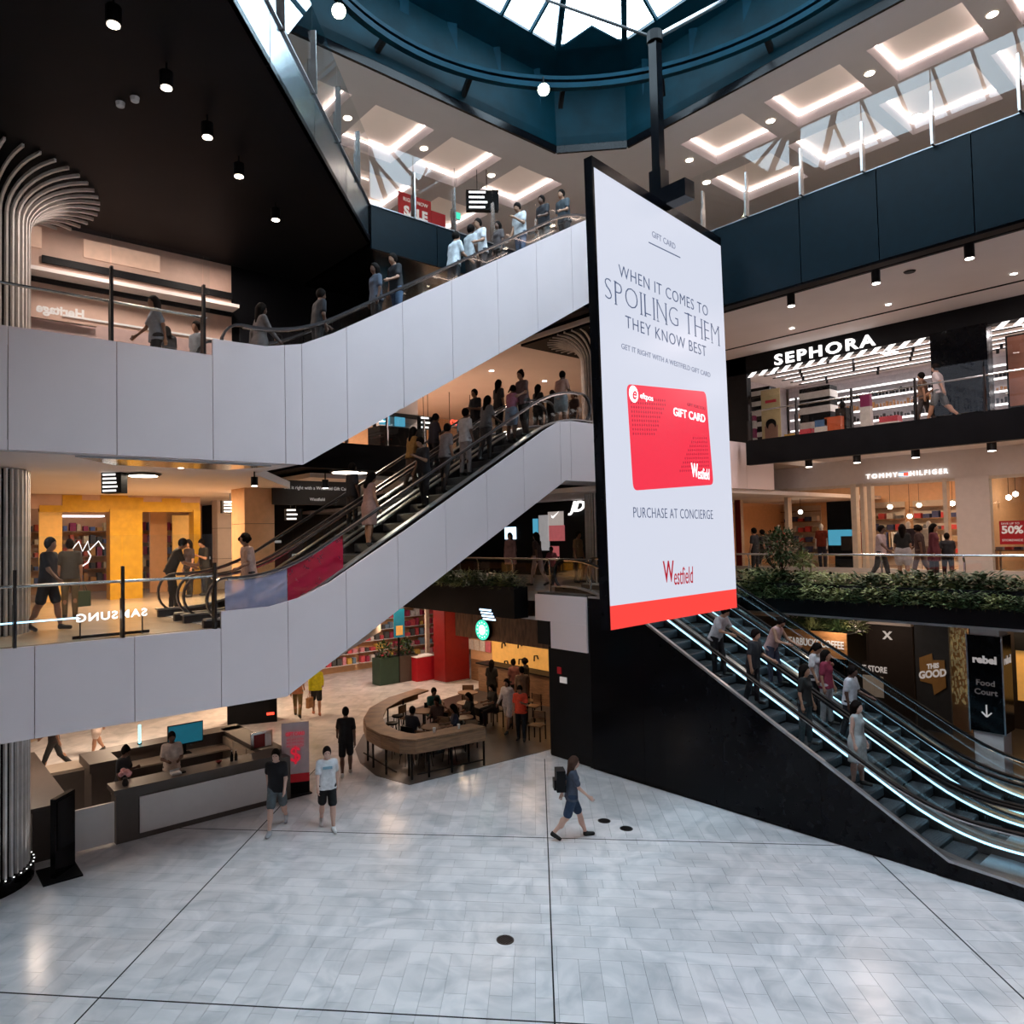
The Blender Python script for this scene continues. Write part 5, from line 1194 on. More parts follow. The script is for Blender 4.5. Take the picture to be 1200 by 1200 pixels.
# ================================================================== left and back, level 1: yellow framed store, corridor, signs
ys1 = 22.5
ywf = thing('yellow_store', 'shop front framed in mustard yellow on the middle left gallery', 'shop front', (4.5, ys1, L1))
def xat(px, y, py=650): return hit(px, py, 'y', y).x
def zat(px, py, y): return hit(px, py, 'y', y).z
xa, xb_ = xat(40, ys1), xat(235, ys1)
bx('bulkhead', 'peach_wall', (xa-2, ys1, zat(150, 597, ys1), xb_, ys1+.3, 7.7), ywf)
for p0, p1, t0 in ((46, 73, 592), (73, 96, 580), (96, 118, 586), (118, 150, 580), (150, 168, 583), (168, 190, 588), (190, 212, 584), (212, 234, 589)):
    bx('yellow_block', 'yellow_paint', (xat(p0, ys1), ys1-.03, zat(p0, 600, ys1), xat(p1, ys1), ys1+.2, zat(p0, t0, ys1)), ywf)
bx('pier', 'yellow_paint', (xat(128, ys1), ys1-.1, L1, xat(166, ys1), ys1+.35, zat(150, 597, ys1)), ywf)
bx('pier', 'yellow_paint', (xat(226, ys1), ys1-.1, L1, xat(234, ys1), ys1+.35, zat(150, 597, ys1)), ywf)
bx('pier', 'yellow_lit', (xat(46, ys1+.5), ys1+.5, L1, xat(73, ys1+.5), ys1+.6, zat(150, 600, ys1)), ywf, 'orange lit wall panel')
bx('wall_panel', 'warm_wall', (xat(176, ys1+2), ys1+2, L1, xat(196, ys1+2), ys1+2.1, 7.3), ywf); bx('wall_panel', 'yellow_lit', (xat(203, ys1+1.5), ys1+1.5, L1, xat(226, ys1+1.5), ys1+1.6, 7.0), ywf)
struct(bx('wall_yellow_store_back', 'warm_wall', (xa-3, 27, L1, 9.4, 27.2, 7.7)))
for r in range(5):
    t = thing('store_shelf', 'merchandise shelf along the back of the yellow framed store, level %s' % ['one', 'two', 'three', 'four', 'five'][r], 'shelf', (4.5, 26.6, L1+.4+.45*r), 'yellow store shelves')
    bx('board', 'wood', (3.2, 26.5, L1+.35+.42*r, 8.6, 26.95, L1+.38+.42*r), t)
    rr = random.Random(r)
    for k in range(26):
        x = 3.25+k*.205
        tag(bx('boxed_item', cloth(rr.choice(((.5, .1, .05), (.1, .15, .3), (.6, .5, .3), (.08, .08, .08), (.55, .3, .1), (.3, .05, .1)))), (x, 26.55, L1+.38+.42*r, x+rr.uniform(.1, .18), 26.8, L1+.38+.42*r+rr.uniform(.12, .3))), 'boxed item %s from the left on yellow framed store shelf %s' % (ordn(k), ORDN[r]), 'box', 'boxed items of the yellow framed store')
for q, z in enumerate((7.25, 7.0)): bx('light_panel', 'strip_white', (xat(72, 25), 24.6+q, z, xat(128, 25), 25.0+q, z+.05), ywf)
# neon swirl sign in that store
c = hit(103, 640, 'y', 24.2)
nn = thing('neon_sign', 'white neon scribble sign inside the yellow framed store', 'sign', tuple(c))
MB().tube([c+V(-.45, 0, -.1), c+V(-.25, 0, .15), c+V(-.15, 0, -.15), c+V(0, 0, .15), c+V(.05, 0, -.12), c+V(.3, 0, .15), c+V(.45, 0, -.1)], .02, 6).build('tube', 'sign_white', nn)
MB().tube([c+V(.0, 0, -.15), c+V(.08, 0, -.3), c+V(0, 0, -.5), c+V(-.15, 0, -.6)], .02, 6).build('tube', 'sign_white', nn)
# pillars on the left gallery
def pillar(label, x0, y0, x1, y1, z0, z1, m, group=None):
    t = thing('square_pillar', label, 'pillar', ((x0+x1)/2, (y0+y1)/2, z0), group)
    n = max(2, round((z1-z0)/1.1)); e = (z1-z0)/n
    for k in range(n): bx('cladding_panel', m, (x0, y0, z0+e*k+.006, x1, y1, z0+e*(k+1)-.006), t)
    bx('core', 'taupe', (x0+.02, y0+.02, z0, x1-.02, y1-.02, z1), t); return t
yp = 18.2
pillar('warm lit square pillar beside the black gift card banner', xat(287, yp), yp, xat(322, yp), yp+.9, L1, 7.6, 'warm_wall')
pillar('slim white pillar left of the hanging direction sign', xat(255, 24), 24, xat(272, 24), 24.5, L1, 7.6, 'white_wall')
bb = thing('banner_board', 'long black overhead banner board with small white lettering', 'banner', (xat(360, yp-.2), yp-.2, 6.8))
q0, q1 = xat(321, yp-.2), xat(406, yp-.2); zt0, zb0 = zat(321, 562, yp-.2), zat(321, 591, yp-.2)
bx('board', 'brown_board', (q0, yp-.2, zb0, q1+.5, yp-.1, zt0), bb)
text('lettering', 'Get it right with a Westfield Gift Card', .13, 'sign_dim', ((q0+q1)/2+.2, yp-.21, zt0-.2), (1, 0, 0), (0, 0, 1), bb, depth=.003); text('lettering', 'Westfield', .12, 'sign_dim', ((q0+q1)/2+.2, yp-.21, zb0+.15), (1, 0, 0), (0, 0, 1), bb, depth=.003)
for x in (q0+.7, q1): MB().tube([V(x, yp-.15, zt0), V(x, yp-.15, 7.6)], .015, 5).build('hanger', 'black_paint', bb)
def hang_sign(label, x, y, zc, w, h, face, ztop, lines=4, dark='black_paint', d=.22, glow='sign_white'):
    a = math.radians(face); n = V(math.cos(a), math.sin(a), 0); u = V(-n.y, n.x, 0); c = V(x, y, zc)
    t = thing('hanging_sign', label, 'direction sign', (x, y, zc-h/2))
    b = c-V(0, 0, h/2); MB().ext([b-u*w/2-n*d/2, b+u*w/2-n*d/2, b+u*w/2+n*d/2, b-u*w/2+n*d/2], (0, 0, h)).build('case', dark, t)
    rr = random.Random(lines)
    for k in range(lines):
        z = h*(.38-.76*k/max(1, lines-1)); ww = w*rr.uniform(.45, .75)
        for f in (1, -1):
            s = c+n*(d/2+.004)*f+V(0, 0, z)-u*f*(w*.42-ww/2); MB().beam(s-u*ww/2, s+u*ww/2, .006, h/lines*.42).build('text_line', glow, t)
    for s in (-1, 1): q = c+u*s*w*.15+V(0, 0, h/2); MB().tube([q, V(q.x, q.y, ztop)], .012, 5).build('hanger', 'black_paint', t)
    return t
h = hit(134, 566, 'y', 15.4); hang_sign('small dark hanging direction sign seen nearly edge on above the left gallery', h.x, h.y, h.z, .42, .42, 225, 7.6, 5)
h = hit(274, 594, 'y', 20.5); hang_sign('hanging direction sign with white text left of the warm pillar', h.x, h.y, h.z, .72, .36, 262, 7.6, 4)
h = hit(344, 603, 'y', 19.6); hang_sign('small far hanging sign right of the warm pillar', h.x, h.y, h.z, .5, .34, 250, 7.6, 3)
# reflections in the bridge glass, modelled as mirrored glowing letters and a blue bar
h = hit(131, 721, 'y', 13.55)
lg = thing('reflected_sign', 'white mirrored letters glowing low behind the lower bridge glass', 'sign', (h.x, 13.55, 4.6))
o = text('lettering', 'SAMSUNG', .19, 'sign_white', (h.x, 13.5, h.z), (1, 0, .02), (0, 0, 1), lg, depth=.006, bold=.004, mirror=True, sx=1.2, space=1.15)
bx('support_bar', 'black_gloss', (h.x-.62, 13.53, 4.51, h.x+.62, 13.56, 4.56), lg); [bx('pin', 'dark_metal', (h.x+q-.01, 13.53, 4.5, h.x+q+.01, 13.55, h.z-.02), lg) for q in (-.5, .5)]
q = hit(0, 732, 'y', 13.6); q1 = hit(92, 724, 'y', 13.6)
tag(MB().beam(V(q.x-1, 13.6, q.z), V(q1.x, 13.6, q1.z), .02, .025).build('light_line', 'led_blue'), 'thin blue light line low on the left bridge walkway', 'light strip')
h = hit(72, 364, 'y', 16.8)
lg = thing('reflected_sign', 'small white mirrored letters on the upper left gallery wall', 'sign', (h.x, 16.8, h.z))  # letters stand for a sign reflected in the upper bridge glass
text('lettering', 'Heritage', .26, 'sign_dim', (h.x, 16.86, h.z), (1, 0, 0), (0, 0, 1), lg, depth=.006, bold=.01, mirror=True); bx('letter_rail', 'peach_wall', (h.x-.7, 16.88, h.z-.2, h.x+.7, 16.98, h.z-.16), lg)
# ceiling discs (oval lights)
def disc_light(label, p, z, r, group=None, m='lamp_glow'):
    h = hit(*p, 'z', z) if len(p) == 2 else V(*p)
    t = thing('ceiling_disc_light', label, 'ceiling light', (h.x, h.y, z), group)
    MB().lathe((h.x, h.y, z-.03), [(r, 0), (r+.05, .03)], 24).build('trim_ring', 'black_paint', t); MB().lathe((h.x, h.y, z-.04), [(r*.9, 0), (r*.9, .01)], 24).build('lens', m, t)
disc_light('oval looking round ceiling light above the left gallery by the small sign', (168, 556), 7.5, .3, 'round lights of the middle gallery ceiling')
disc_light('round ceiling light above the black gift card banner', (405, 552), 7.5, .3, 'round lights of the middle gallery ceiling')
disc_light('warm round ceiling light seen through the escalator glass', (418, 553), 7.9, .3, 'round lights of the middle gallery ceiling')
for i, p in enumerate(((298, 548), (381, 556))):
    h = hit(*p, 'y', 13.95); downlight(h.x, h.y, 7.55, 'black cylinder downlight under the upper bridge, %s' % ('left one' if i == 0 else 'right one'), 'cylinder downlights under the upper bridge', black=True, r=.07, h=.18, m='lamp_white', power=25)
h = hit(212, 551, 'y', 13.6); downlight(h.x, h.y, 7.52, 'small recessed downlight beside the mirrored panel under the upper bridge', 'small lights under the upper bridge', r=.06, m='lamp_white')
mp = tag(MB().prism([(hit(75, 540, 'z', 7.515).x, 12.62), (5.7, 12.62), (5.2, 13.6), (3.2, 13.6)], 7.49, 7.515).build('mirror_panel', 'mirror_fascia'), 'polished metal panel reflecting warm light under the upper bridge', 'ceiling panel')
# ================================================================== left, level 2
wy = 17.05
struct(bx('wall_gallery_left', 'peach_wall', (-9, wy, L2, 6.7, wy+.2, 12.9)))
gl = thing('gallery_shopfront', 'pale pink upper left shop front with dark bands and light slots', 'shop front', (2, wy, L2))  # stands in for a shop front reflected in the gallery glass
for a, b in ((349, 287), (327, 278)): pass
bx('dark_band', 'black_paint', (2.6, wy-.08, 12.05, 6.7, wy-.02, 12.2), gl); bx('dark_band', 'black_paint', (-2, wy-.08, 11.62, 6.7, wy-.02, 11.72), gl)
bx('soffit_step', 'ceiling_white', (-9, wy-.5, 11.72, 6.7, wy, 11.8), gl); bx('glow_panel', mat('glow_peach', (.6, .4, .3), .6, emit=(1, .62, .45), es=.25), (.5, wy-.03, 12.35, 2.6, wy-.01, 12.8), gl); bx('glow_panel', 'glow_peach', (3.4, wy-.03, 12.35, 5.0, wy-.01, 12.75), gl)  # glowing panels stand for ceiling coffers reflected in the glass
bx('light_line', 'sign_dim', (3.0, wy-.04, 10.98, 6.7, wy-.01, 11.02), gl); bx('lower_wall', mat('rose_wall', (.50, .36, .34), .6), (-9, wy-.02, L2, 6.7, wy-.005, 10.9), gl)
bx('counter', 'teal_screen', (2.4, wy-.5, L2, 4.3, wy-.1, 9.95), gl)
for i, p in enumerate(((115, 281), (240, 316), (209, 345), (233, 293))): pass
for i, (px, py) in enumerate(((133, 28), (195, 102), (243, 160), (280, 206), (323, 257))):
    h = hit(px, py, 'z', 12.55)
    t = downlight(h.x, h.y, 12.9, 'black cylinder downlight in the diagonal row on the black soffit, %s from the left column' % ['farthest', 'fourth', 'third', 'second', 'nearest'][::1][i], 'diagonal row of soffit downlights', black=True, r=.095, h=.22, m='lamp_glow', power=30)
for i, p in enumerate(((141, 124), (158, 118))):
    h = hit(*p, 'z', 12.85); tag(MB().lathe((h.x, h.y, 12.82), [(.02, 0), (.06, .02), (.07, .08)], 14).build('smoke_detector', 'paper'), 'small white detector dome on the black soffit, %s one' % ('larger left' if i == 0 else 'smaller right'), 'detector', 'soffit detectors')
# ================================================================== back, level 2
pillar('pale square pillar behind the riders of the lower escalator', 14.2, 21.5, 15.5, 22.6, L2, 12.6, 'white_wall')
struct(bx('wall_level_two_back', 'warm_wall', (9.8, 31, L2, 34, 31.2, 12.6)))
kk = thing('kiosk', 'black kiosk with two small blue screens on the back upper gallery', 'kiosk', (13.2, 21.6, L2))
xk0, xk1 = xat(438, 21.6, 500), xat(482, 21.6, 500)
bx('counter', 'black_paint', (xk0, 21.2, L2, xk1+.4, 22, L2+.95), kk); bx('canopy', 'black_paint', (xk0+.2, 21.2, L2+1.35, xk1+.3, 22, L2+1.45), kk); bx('post', 'black_paint', (xk0+.2, 21.9, L2+.9, xk0+.3, 22, L2+1.4), kk); bx('post', 'black_paint', (xk1+.2, 21.9, L2+.9, xk1+.3, 22, L2+1.4), kk)
for px in (451, 469): x = xat(px, 21.15, 515); bx('screen', 'blue_screen', (x-.22, 21.14, L2+.97, x+.22, 21.17, L2+1.3), kk)
h = hit(499, 496, 'y', 21.0); hang_sign('hanging direction sign behind the riders of the lower escalator', h.x, 21.0, h.z, .6, .45, 262, 12.6, 3)
h = hit(540, 495, 'y', 25); rn = thing('red_neon_sign', 'small red glowing shop sign behind the escalator riders', 'sign', tuple(h)); text('lettering', 'outlet', .5, 'red_neon', tuple(h), (1, 0, 0), (0, 0, 1), rn, depth=.01, bold=.012); bx('letter_rail', 'black_paint', (h.x-.7, h.y+.02, h.z-.28, h.x+.7, h.y+.08, h.z-.24), rn); [MB().tube([V(h.x+q, h.y+.05, h.z-.26), V(h.x+q, h.y+.05, 12.6)], .015, 5).build('hanger', 'black_paint', rn) for q in (-.6, .6)]
for i, p in enumerate(((576, 434), (638, 446), (459, 501))): h = hit(*p, 'z', 12.6); downlight(h.x, h.y, 12.6, 'small recessed downlight over the back upper gallery, %s' % ['left one', 'right one', 'far one'][i], 'downlights of the back upper gallery', r=.1, m='lamp_white', power=50)
balustrade('glass balustrade on the black edge of the back upper gallery', ((9.9, 19.65, L2), (16.7, 19.65, L2)), L2, 1.0, 1.15, [1.5, 3, 4.5, 6], group='back upper gallery balustrades')
# ================================================================== back, level 1: sports store
jx = 21.0
jf = thing('sports_store', 'black sports store front with large white italic sign letters and poster screens', 'shop front', (jx, 19, L1))
yJ = lambda px, py=620: hit(px, py, 'x', jx).y
bx('black_front', 'black_paint', (jx, 14, L1, jx+.2, 27, 7.44), jf)
q = hit(680, 592, 'x', jx-.05); text('sign_lettering', 'JD', .56, 'sign_white', (jx-.06, yJ(677, 592), 7.18), (0, -1, 0), (0, 0, 1), jf, depth=.02, shear=.35, bold=.016, sx=1.2)
for (p0, p1, a, b, m) in ((643, 661, 600, 633, 'screen_grey'), (644, 662, 616, 634, 'pink_print'), (625, 631, 608, 625, 'blue_screen'), (632, 644, 604, 645, 'paper2'), (592, 605, 618, 632, 'sign_blue'), (645, 655, 640, 652, 'pink_print')):
    mm = {'screen_grey': mat('screen_grey', (.3, .3, .3), .4, emit=(.55, .48, .45), es=.5), 'pink_print': mat('pink_print', (.5, .12, .14), .4, emit=(.8, .2, .22), es=.3), 'paper2': mat('print_light', (.4, .4, .42), .4, emit=(.5, .5, .52), es=.4)}.get(m, m)
    bx('poster_screen', mm, (jx-.03-.01*(m == 'pink_print'), yJ(p1), zat_x(p0, b, jx) if False else hit(p0, b, 'x', jx).z, jx-.01, yJ(p0), hit(p0, a, 'x', jx).z), jf)
h = hit(651, 604, 'x', jx); MB().ext([V(jx-.05, h.y+a, h.z+b) for a, b in ((.20, .02), (.17, -.08), (.10, -.11), (-.24, .16), (.08, -.03), (.14, -.03))], (.01, 0, 0)).build('poster_emblem', 'sign_white', jf)
# glazed shop strip left of it, and corridor glow
cw = thing('corridor_shop', 'dim shop front with small lit shelves at the far middle gallery', 'shop front', (17, 30, L1))
bx('frame', 'brown_board', (10.4, 34, L1, 24, 34.2, 8), cw)
for k in range(7): bx('lit_shelf', 'sign_dim', (11+k*1.8, 33.9, 5.3+.35*(k % 3), 12.2+k*1.8, 33.96, 5.42+.35*(k % 3)), cw)
# ================================================================== ground back: shops, red column, cafe
fx = 16.0
wf = thing('timber_bulkhead', 'dark timber cafe bulkhead with a round green and white logo', 'bulkhead', (fx, 17.5, 2.6))
for k in range(10):
    a = 15.3+k*.48; bx('timber_plank', 'wood_fascia', (fx-.04, a+.004, 2.62, fx+.06, a+.476, 3.6), wf)
h = hit(567, 738, 'x', fx-.1); c = V(fx-.12, h.y, h.z)
def disc(c, r, th, m, name): MB().ext([c+V(0, r*math.cos(a), r*math.sin(a)) for a in np.linspace(0, 2*PI, 28)[:-1]], (-th, 0, 0)).build(name, m, wf)
disc(c+V(.06, 0, 0), .37, .10, 'black_paint', 'logo_rim'); disc(c+V(-.04, 0, 0), .34, .02, 'green_logo', 'logo_face')
disc(c+V(-.06, 0, 0), .17, .008, 'logo_white', 'logo_centre')
for a in np.linspace(0, 2*PI, 13)[:-1]: q = c+V(-.065, .25*math.cos(a), .25*math.sin(a)); bx('logo_mark', 'logo_white', (q.x, q.y-.022, q.z-.022, q.x+.004, q.y+.022, q.z+.022), wf)
h = hit(590, 719, 'x', 15.0)
sb = thing('blue_shop_sign', 'small pale blue glowing sign hanging under the planter', 'sign', tuple(h)); text('lettering', 'ILLUSIONS', .01, 'sign_blue', tuple(h), (0, -1, 0), (0, 0, 1), sb, depth=.001) if False else None
for k in range(4): bx('glow_bar', 'sign_blue', (14.33, h.y-.35+.06*k, h.z-.14+.09*k, 14.36, h.y+.2+.05*k, h.z-.09+.09*k), sb)
cyw = 20.6
cw2 = thing('cafe_wall', 'glowing orange cafe wall with dark hanging ornaments', 'wall', (20.5, 19, 0))
X0 = 19.8
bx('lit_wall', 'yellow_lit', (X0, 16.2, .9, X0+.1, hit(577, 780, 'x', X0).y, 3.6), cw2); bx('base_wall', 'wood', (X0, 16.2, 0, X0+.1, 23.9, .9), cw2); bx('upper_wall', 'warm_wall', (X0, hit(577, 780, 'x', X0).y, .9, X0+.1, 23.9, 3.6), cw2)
for (px, py) in ((590, 757), (609, 757), (593, 778), (610, 776), (628, 772)):
    h = hit(px, py, 'x', X0-.1); MB().tube([h+V(0, .1, -.1), h+V(0, .08, .1), h+V(0, -.08, .12), h+V(0, -.12, .0)], .03, 5).build('ornament', 'black_paint', cw2)
yq = hit(560, 780, 'x', X0).y
mn = thing('poster_wall', 'wall of pink and white menu posters left of the orange cafe wall', 'wall', (X0, yq, 1.5)); rr = random.Random(2)
ylo, yhi = hit(576, 780, 'x', X0-.05).y, hit(543, 780, 'x', X0-.05).y
for i in range(5):
    for j in range(4):
        a = ylo+(yhi-ylo)*i/5; bx('poster', cloth(rr.choice(((.6, .15, .2), (.7, .65, .62), (.5, .45, .45), (.15, .12, .12), (.65, .3, .35)))), (X0-.06, a+.02, 1.3+j*.5, X0-.04, a+(yhi-ylo)/5-.02, 1.74+j*.5), mn)
bx('counter', 'wood', (X0-1.2, 16.5, 0, X0-.6, 22, 1.05), cw2); bx('counter_top', 'black_paint', (X0-1.25, 16.4, 1.05, X0-.55, 22.1, 1.1), cw2)
# red column
rc = thing('red_pillar', 'glossy red square pillar left of the timber cafe front', 'pillar', (18.9, 24.3, 0))
xr0, yr0 = 18.55, 23.93
def rot_box(name, m, c, hw, hd, z0, z1, par, ang=0):
    a = math.radians(ang); u = V(math.cos(a), math.sin(a), 0); n = V(-u.y, u.x, 0); c = V(c[0], c[1], z0)
    return MB().ext([c-u*hw-n*hd, c+u*hw-n*hd, c+u*hw+n*hd, c-u*hw+n*hd], (0, 0, z1-z0)).build(name, m, par)
bx('face_panel', 'red_paint', (18.5, 23.95, .05, 19.75, 24.0, 3.6), rc); bx('face_panel', 'red_paint', (18.46, 23.98, .05, 18.5, 24.75, 3.6), rc); bx('core', 'red_paint', (18.5, 24.0, 0, 19.7, 24.75, 3.6), rc); bx('plinth', 'steel', (18.44, 23.92, 0, 19.77, 24.8, .06), rc)
# gift shop to the left of the red column
gy = 27.0
gs = thing('gift_store', 'brightly lit gift store front with shelves left of the red pillar', 'shop front', (16.5, gy, 0))
xg = lambda px: hit(px, 760, 'y', gy).x
bx('back_wall', 'warm_wall', (10, gy+2.4, 0, 24, gy+2.5, 3.6), gs); bx('light_panel', 'strip_white', (14, gy+1, 3.5, 20, gy+1.3, 3.55), gs); bx('door_frame', 'cream_frame', (xg(480), gy-1.3, 0, xg(484), gy-1.2, 3.6), gs)
rr = random.Random(12)
for s in range(4):
    for r in range(6):
        x0 = 12.2+s*2.6
        t = thing('store_shelf', 'gift store shelf board, rack %s from the left, level %s' % (ORDN[s], ORDN[r]), 'shelf', (x0, gy+2.2, .4+.45*r), 'gift store shelf boards')
        bx('board', 'paper', (x0, gy+2.0, .35+.48*r, x0+2.5, gy+2.4, .38+.48*r), t)
        for k in range(9):
            x = x0+.05+k*.27
            tag(bx('gift_item', cloth(rr.choice(((.65, .1, .12), (.7, .3, .35), (.75, .7, .65), (.1, .1, .1), (.2, .3, .4), (.7, .45, .1), (.4, .05, .1)))), (x, gy+2.02, .38+.48*r, x+rr.uniform(.14, .24), gy+2.25, .38+.48*r+rr.uniform(.15, .36))), 'small gift, %s on level %s of gift store rack %s' % (ORDN[k], ORDN[r], ORDN[s]), 'gift item', 'gifts on the gift store shelves')
bx('fascia', 'warm_wall', (10, gy-.4, 3.2, 17.9, gy-.2, 3.6), gs)
h = hit(467, 745, 'y', gy-1.5); dp = thing('poster_stand', 'tall green and yellow screen poster in front of the gift store', 'poster', (h.x, gy-1.5, 0)); bx('screen', 'teal_screen', (h.x-.2, gy-1.5, 1.9, h.x+.32, gy-1.45, 3.1), dp); bx('print', 'yellow_lit', (h.x-.12, gy-1.51, 2.0, h.x+.22, gy-1.5, 2.4), dp); bx('post', 'black_paint', (h.x, gy-1.48, 0, h.x+.08, gy-1.42, 1.9), dp)
for i, px in enumerate((452, 475)):
    h = hit(px, 790, 'z', 0); h = V(hit(px, 760, 'y', gy-1.2).x, gy-1.2, 0)
    t = thing('display_crate', '%s planted display crate in front of the gift store' % ('left dark green' if i == 0 else 'right grey'), 'display crate', tuple(h), 'gift store crates')
    bx('body', 'taupe' if i else mat('crate_green', (.03, .07, .05), .5), (h.x-.5, h.y-.3, 0, h.x+.45, h.y+.3, 1.1), t)
    mb = MB(); leafball(mb, (h.x, h.y, 1.35), (.45, .3, .35), 220, .2, .05, random.Random(i)); mb.build('foliage', 'leaf', t)['kind'] = 'stuff'
h = V(hit(495, 780, 'y', gy-1.6).x, gy-1.6, 0); rcnt = thing('red_counter', 'low red display counter beside the red pillar', 'counter', tuple(h)); bx('body', 'red_sign', (h.x-.5, h.y-.3, 0, h.x+.5, h.y+.3, 1.0), rcnt); bx('worktop', 'paper', (h.x-.52, h.y-.32, 1.0, h.x+.52, h.y+.32, 1.04), rcnt)
# dark kiosk with blue screens under the lower bridge
h0, h1 = hit(271, 849, 'z', 0), hit(328, 846, 'z', 0)
kb = thing('screen_kiosk', 'black kiosk with blue and red lit screens behind the service desk', 'kiosk', tuple(h0))
rot_box('body', 'black_paint', ((h0.x+h1.x)/2, (h0.y+h1.y)/2+.3), .8, .35, 0, 1.35, kb, -20); rot_box('screen', 'blue_screen', ((h0.x+h1.x)/2+.3, (h0.y+h1.y)/2-.2), .22, .02, .95, 1.32, kb, -20); rot_box('red_light', 'red_neon', ((h0.x+h1.x)/2+.42, (h0.y+h1.y)/2-.24), .12, .02, .25, .33, kb, -20)
# ---- service desk
dk = thing('service_desk', 'long taupe and white concierge desk ring on the marble floor', 'desk', (5.4, 17.5, 0))
bx('front_frame', 'taupe', (3.77, 15.95, 0, 7.2, 16.35, 1.0), dk); bx('front_panel', 'desk_white', (4.22, 15.92, .12, 7.17, 15.96, .86), dk, 'white front panel'); bx('counter_top', 'taupe', (3.72, 15.90, 1.0, 7.35, 16.5, 1.1), dk); bx('low_worktop', 'desk_beige', (3.9, 16.5, .72, 7.2, 16.95, .76), dk)
bx('end_frame', 'taupe', (7.2, 15.95, 0, 7.6, 19.2, 1.0), dk); bx('end_top', 'taupe', (7.15, 16.4, 1.0, 7.7, 19.3, 1.08), dk)
for k in range(3): bx('inner_panel', 'desk_beige', (7.12, 16.6+k*.85, .2, 7.18, 17.4+k*.85, .95), dk)
bx('rear_frame', 'taupe', (4.4, 19.0, 0, 7.6, 19.4, 1.0), dk); bx('rear_top', 'taupe', (4.35, 18.95, 1.0, 7.7, 19.5, 1.08), dk); bx('rear_worktop', 'desk_beige', (4.5, 18.4, .72, 7.1, 19.0, .76), dk)
bx('side_pod', 'taupe', (3.72, 17.9, 0, 4.2, 18.8, 1.0), dk); bx('side_pod_top', 'taupe', (3.66, 17.8, 1.0, 4.26, 18.9, 1.2), dk)
bx('gate', 'desk_white', (2.92, 15.96, .06, 3.74, 16.02, .86), dk, 'low white gate panel'); bx('left_wing', 'taupe', (2.3, 16.1, 0, 2.9, 20.2, 1.0), dk); bx('left_wing_top', 'taupe', (2.25, 15.95, 1.0, 2.95, 20.3, 1.08), dk); bx('back_shelf', 'desk_beige', (2.95, 18.6, .9, 3.75, 19.3, .96), dk); bx('back_shelf_front', 'taupe', (2.97, 18.55, 0, 3.7, 18.62, .9), dk)
# desk things
mo = thing('monitor', 'computer monitor with a dark teal picture behind the desk clerks', 'monitor', (6.0, 18.7, .76)); MB().box(5.62, 18.70, 1.0, 6.5, 18.74, 1.52).build('bezel', 'black_paint', mo); MB().box(5.64, 18.69, 1.03, 6.48, 18.70, 1.5).build('screen', 'teal_screen', mo); bx('stand', 'black_paint', (6.0, 18.72, .76, 6.08, 18.8, 1.05), mo); bx('foot', 'black_paint', (5.9, 18.65, .76, 6.2, 18.9, .775), mo)
fl = thing('flower_vase', 'small vase of pink flowers on the near corner of the desk', 'flowers', (3.98, 16.1, 1.1)); MB().lathe((3.98, 16.1, 1.1), [(.05, 0), (.07, .06), (.04, .14), (.05, .16)], 12).build('vase', 'dark_metal', fl)
for k in range(7): a = k*.9; c = V(3.98+.08*math.cos(a), 16.1+.08*math.sin(a), 1.33+.03*(k % 3)); MB().lathe(tuple(c), [(.01, -.05), (.05, -.02), (.06, .02), (.03, .05)], 8).build('blossom', mat('pink_flower', (.65, .28, .28), .6), fl)
ph = thing('desk_phone', 'small pale card terminal on the desk counter', 'terminal', (5.0, 16.15, 1.1)); bx('base', 'paper', (4.92, 16.08, 1.1, 5.12, 16.25, 1.14), ph); MB().tube([(4.9, 16.16, 1.18), (5.1, 16.18, 1.19)], .025, 8).build('handset', 'alu', ph); bx('keypad', 'black_paint', (5.14, 16.1, 1.1, 5.22, 16.22, 1.13), ph)
for i, (x, c) in enumerate(((6.28, 'black_paint'), (6.38, 'dark_metal'))):
    t = thing('bottle', 'dark bottle on the desk counter, %s of the pair' % ('left' if i == 0 else 'right'), 'bottle', (x, 16.2, 1.1), 'bottles on the desk'); MB().lathe((x, 16.2, 1.1), [(.035, 0), (.035, .13), (.014, .18), (.014, .22)], 10).build('body', c, t); MB().lathe((x, 16.2, 1.32), [(.016, 0), (.016, .02)], 8).build('cap', 'paper', t)
tag(MB().lathe((6.0, 16.25, 1.1), [(.03, 0), (.08, .05), (.075, .055), (.03, .02)], 14).build('bowl', 'red_paint'), 'small dark red bowl on the desk counter', 'bowl')
ls = thing('leaflet_stand', 'small framed red and white notice standing on the right end of the desk', 'notice', (7.25, 16.7, 1.1)); bx('frame', 'steel', (6.95, 16.7, 1.1, 7.5, 16.73, 1.5), ls); bx('print', 'red_paint', (7.02, 16.69, 1.14, 7.3, 16.70, 1.44), ls); bx('print', 'paper', (7.3, 16.69, 1.14, 7.46, 16.70, 1.44), ls)
h = hit(141, 872, 'z', 1.5); cl = thing('light_tube', 'glowing cyan vertical light tube behind the desk', 'lamp', (5.3, 19.2, 1.08)); MB().tube([(5.1, 19.25, 1.1), (5.1, 19.25, 1.55)], .03, 8).build('tube', 'cyan_light', cl); MB().lathe((5.1, 19.25, 1.08), [(.06, 0), (.06, .02)], 10).build('base', 'black_paint', cl)
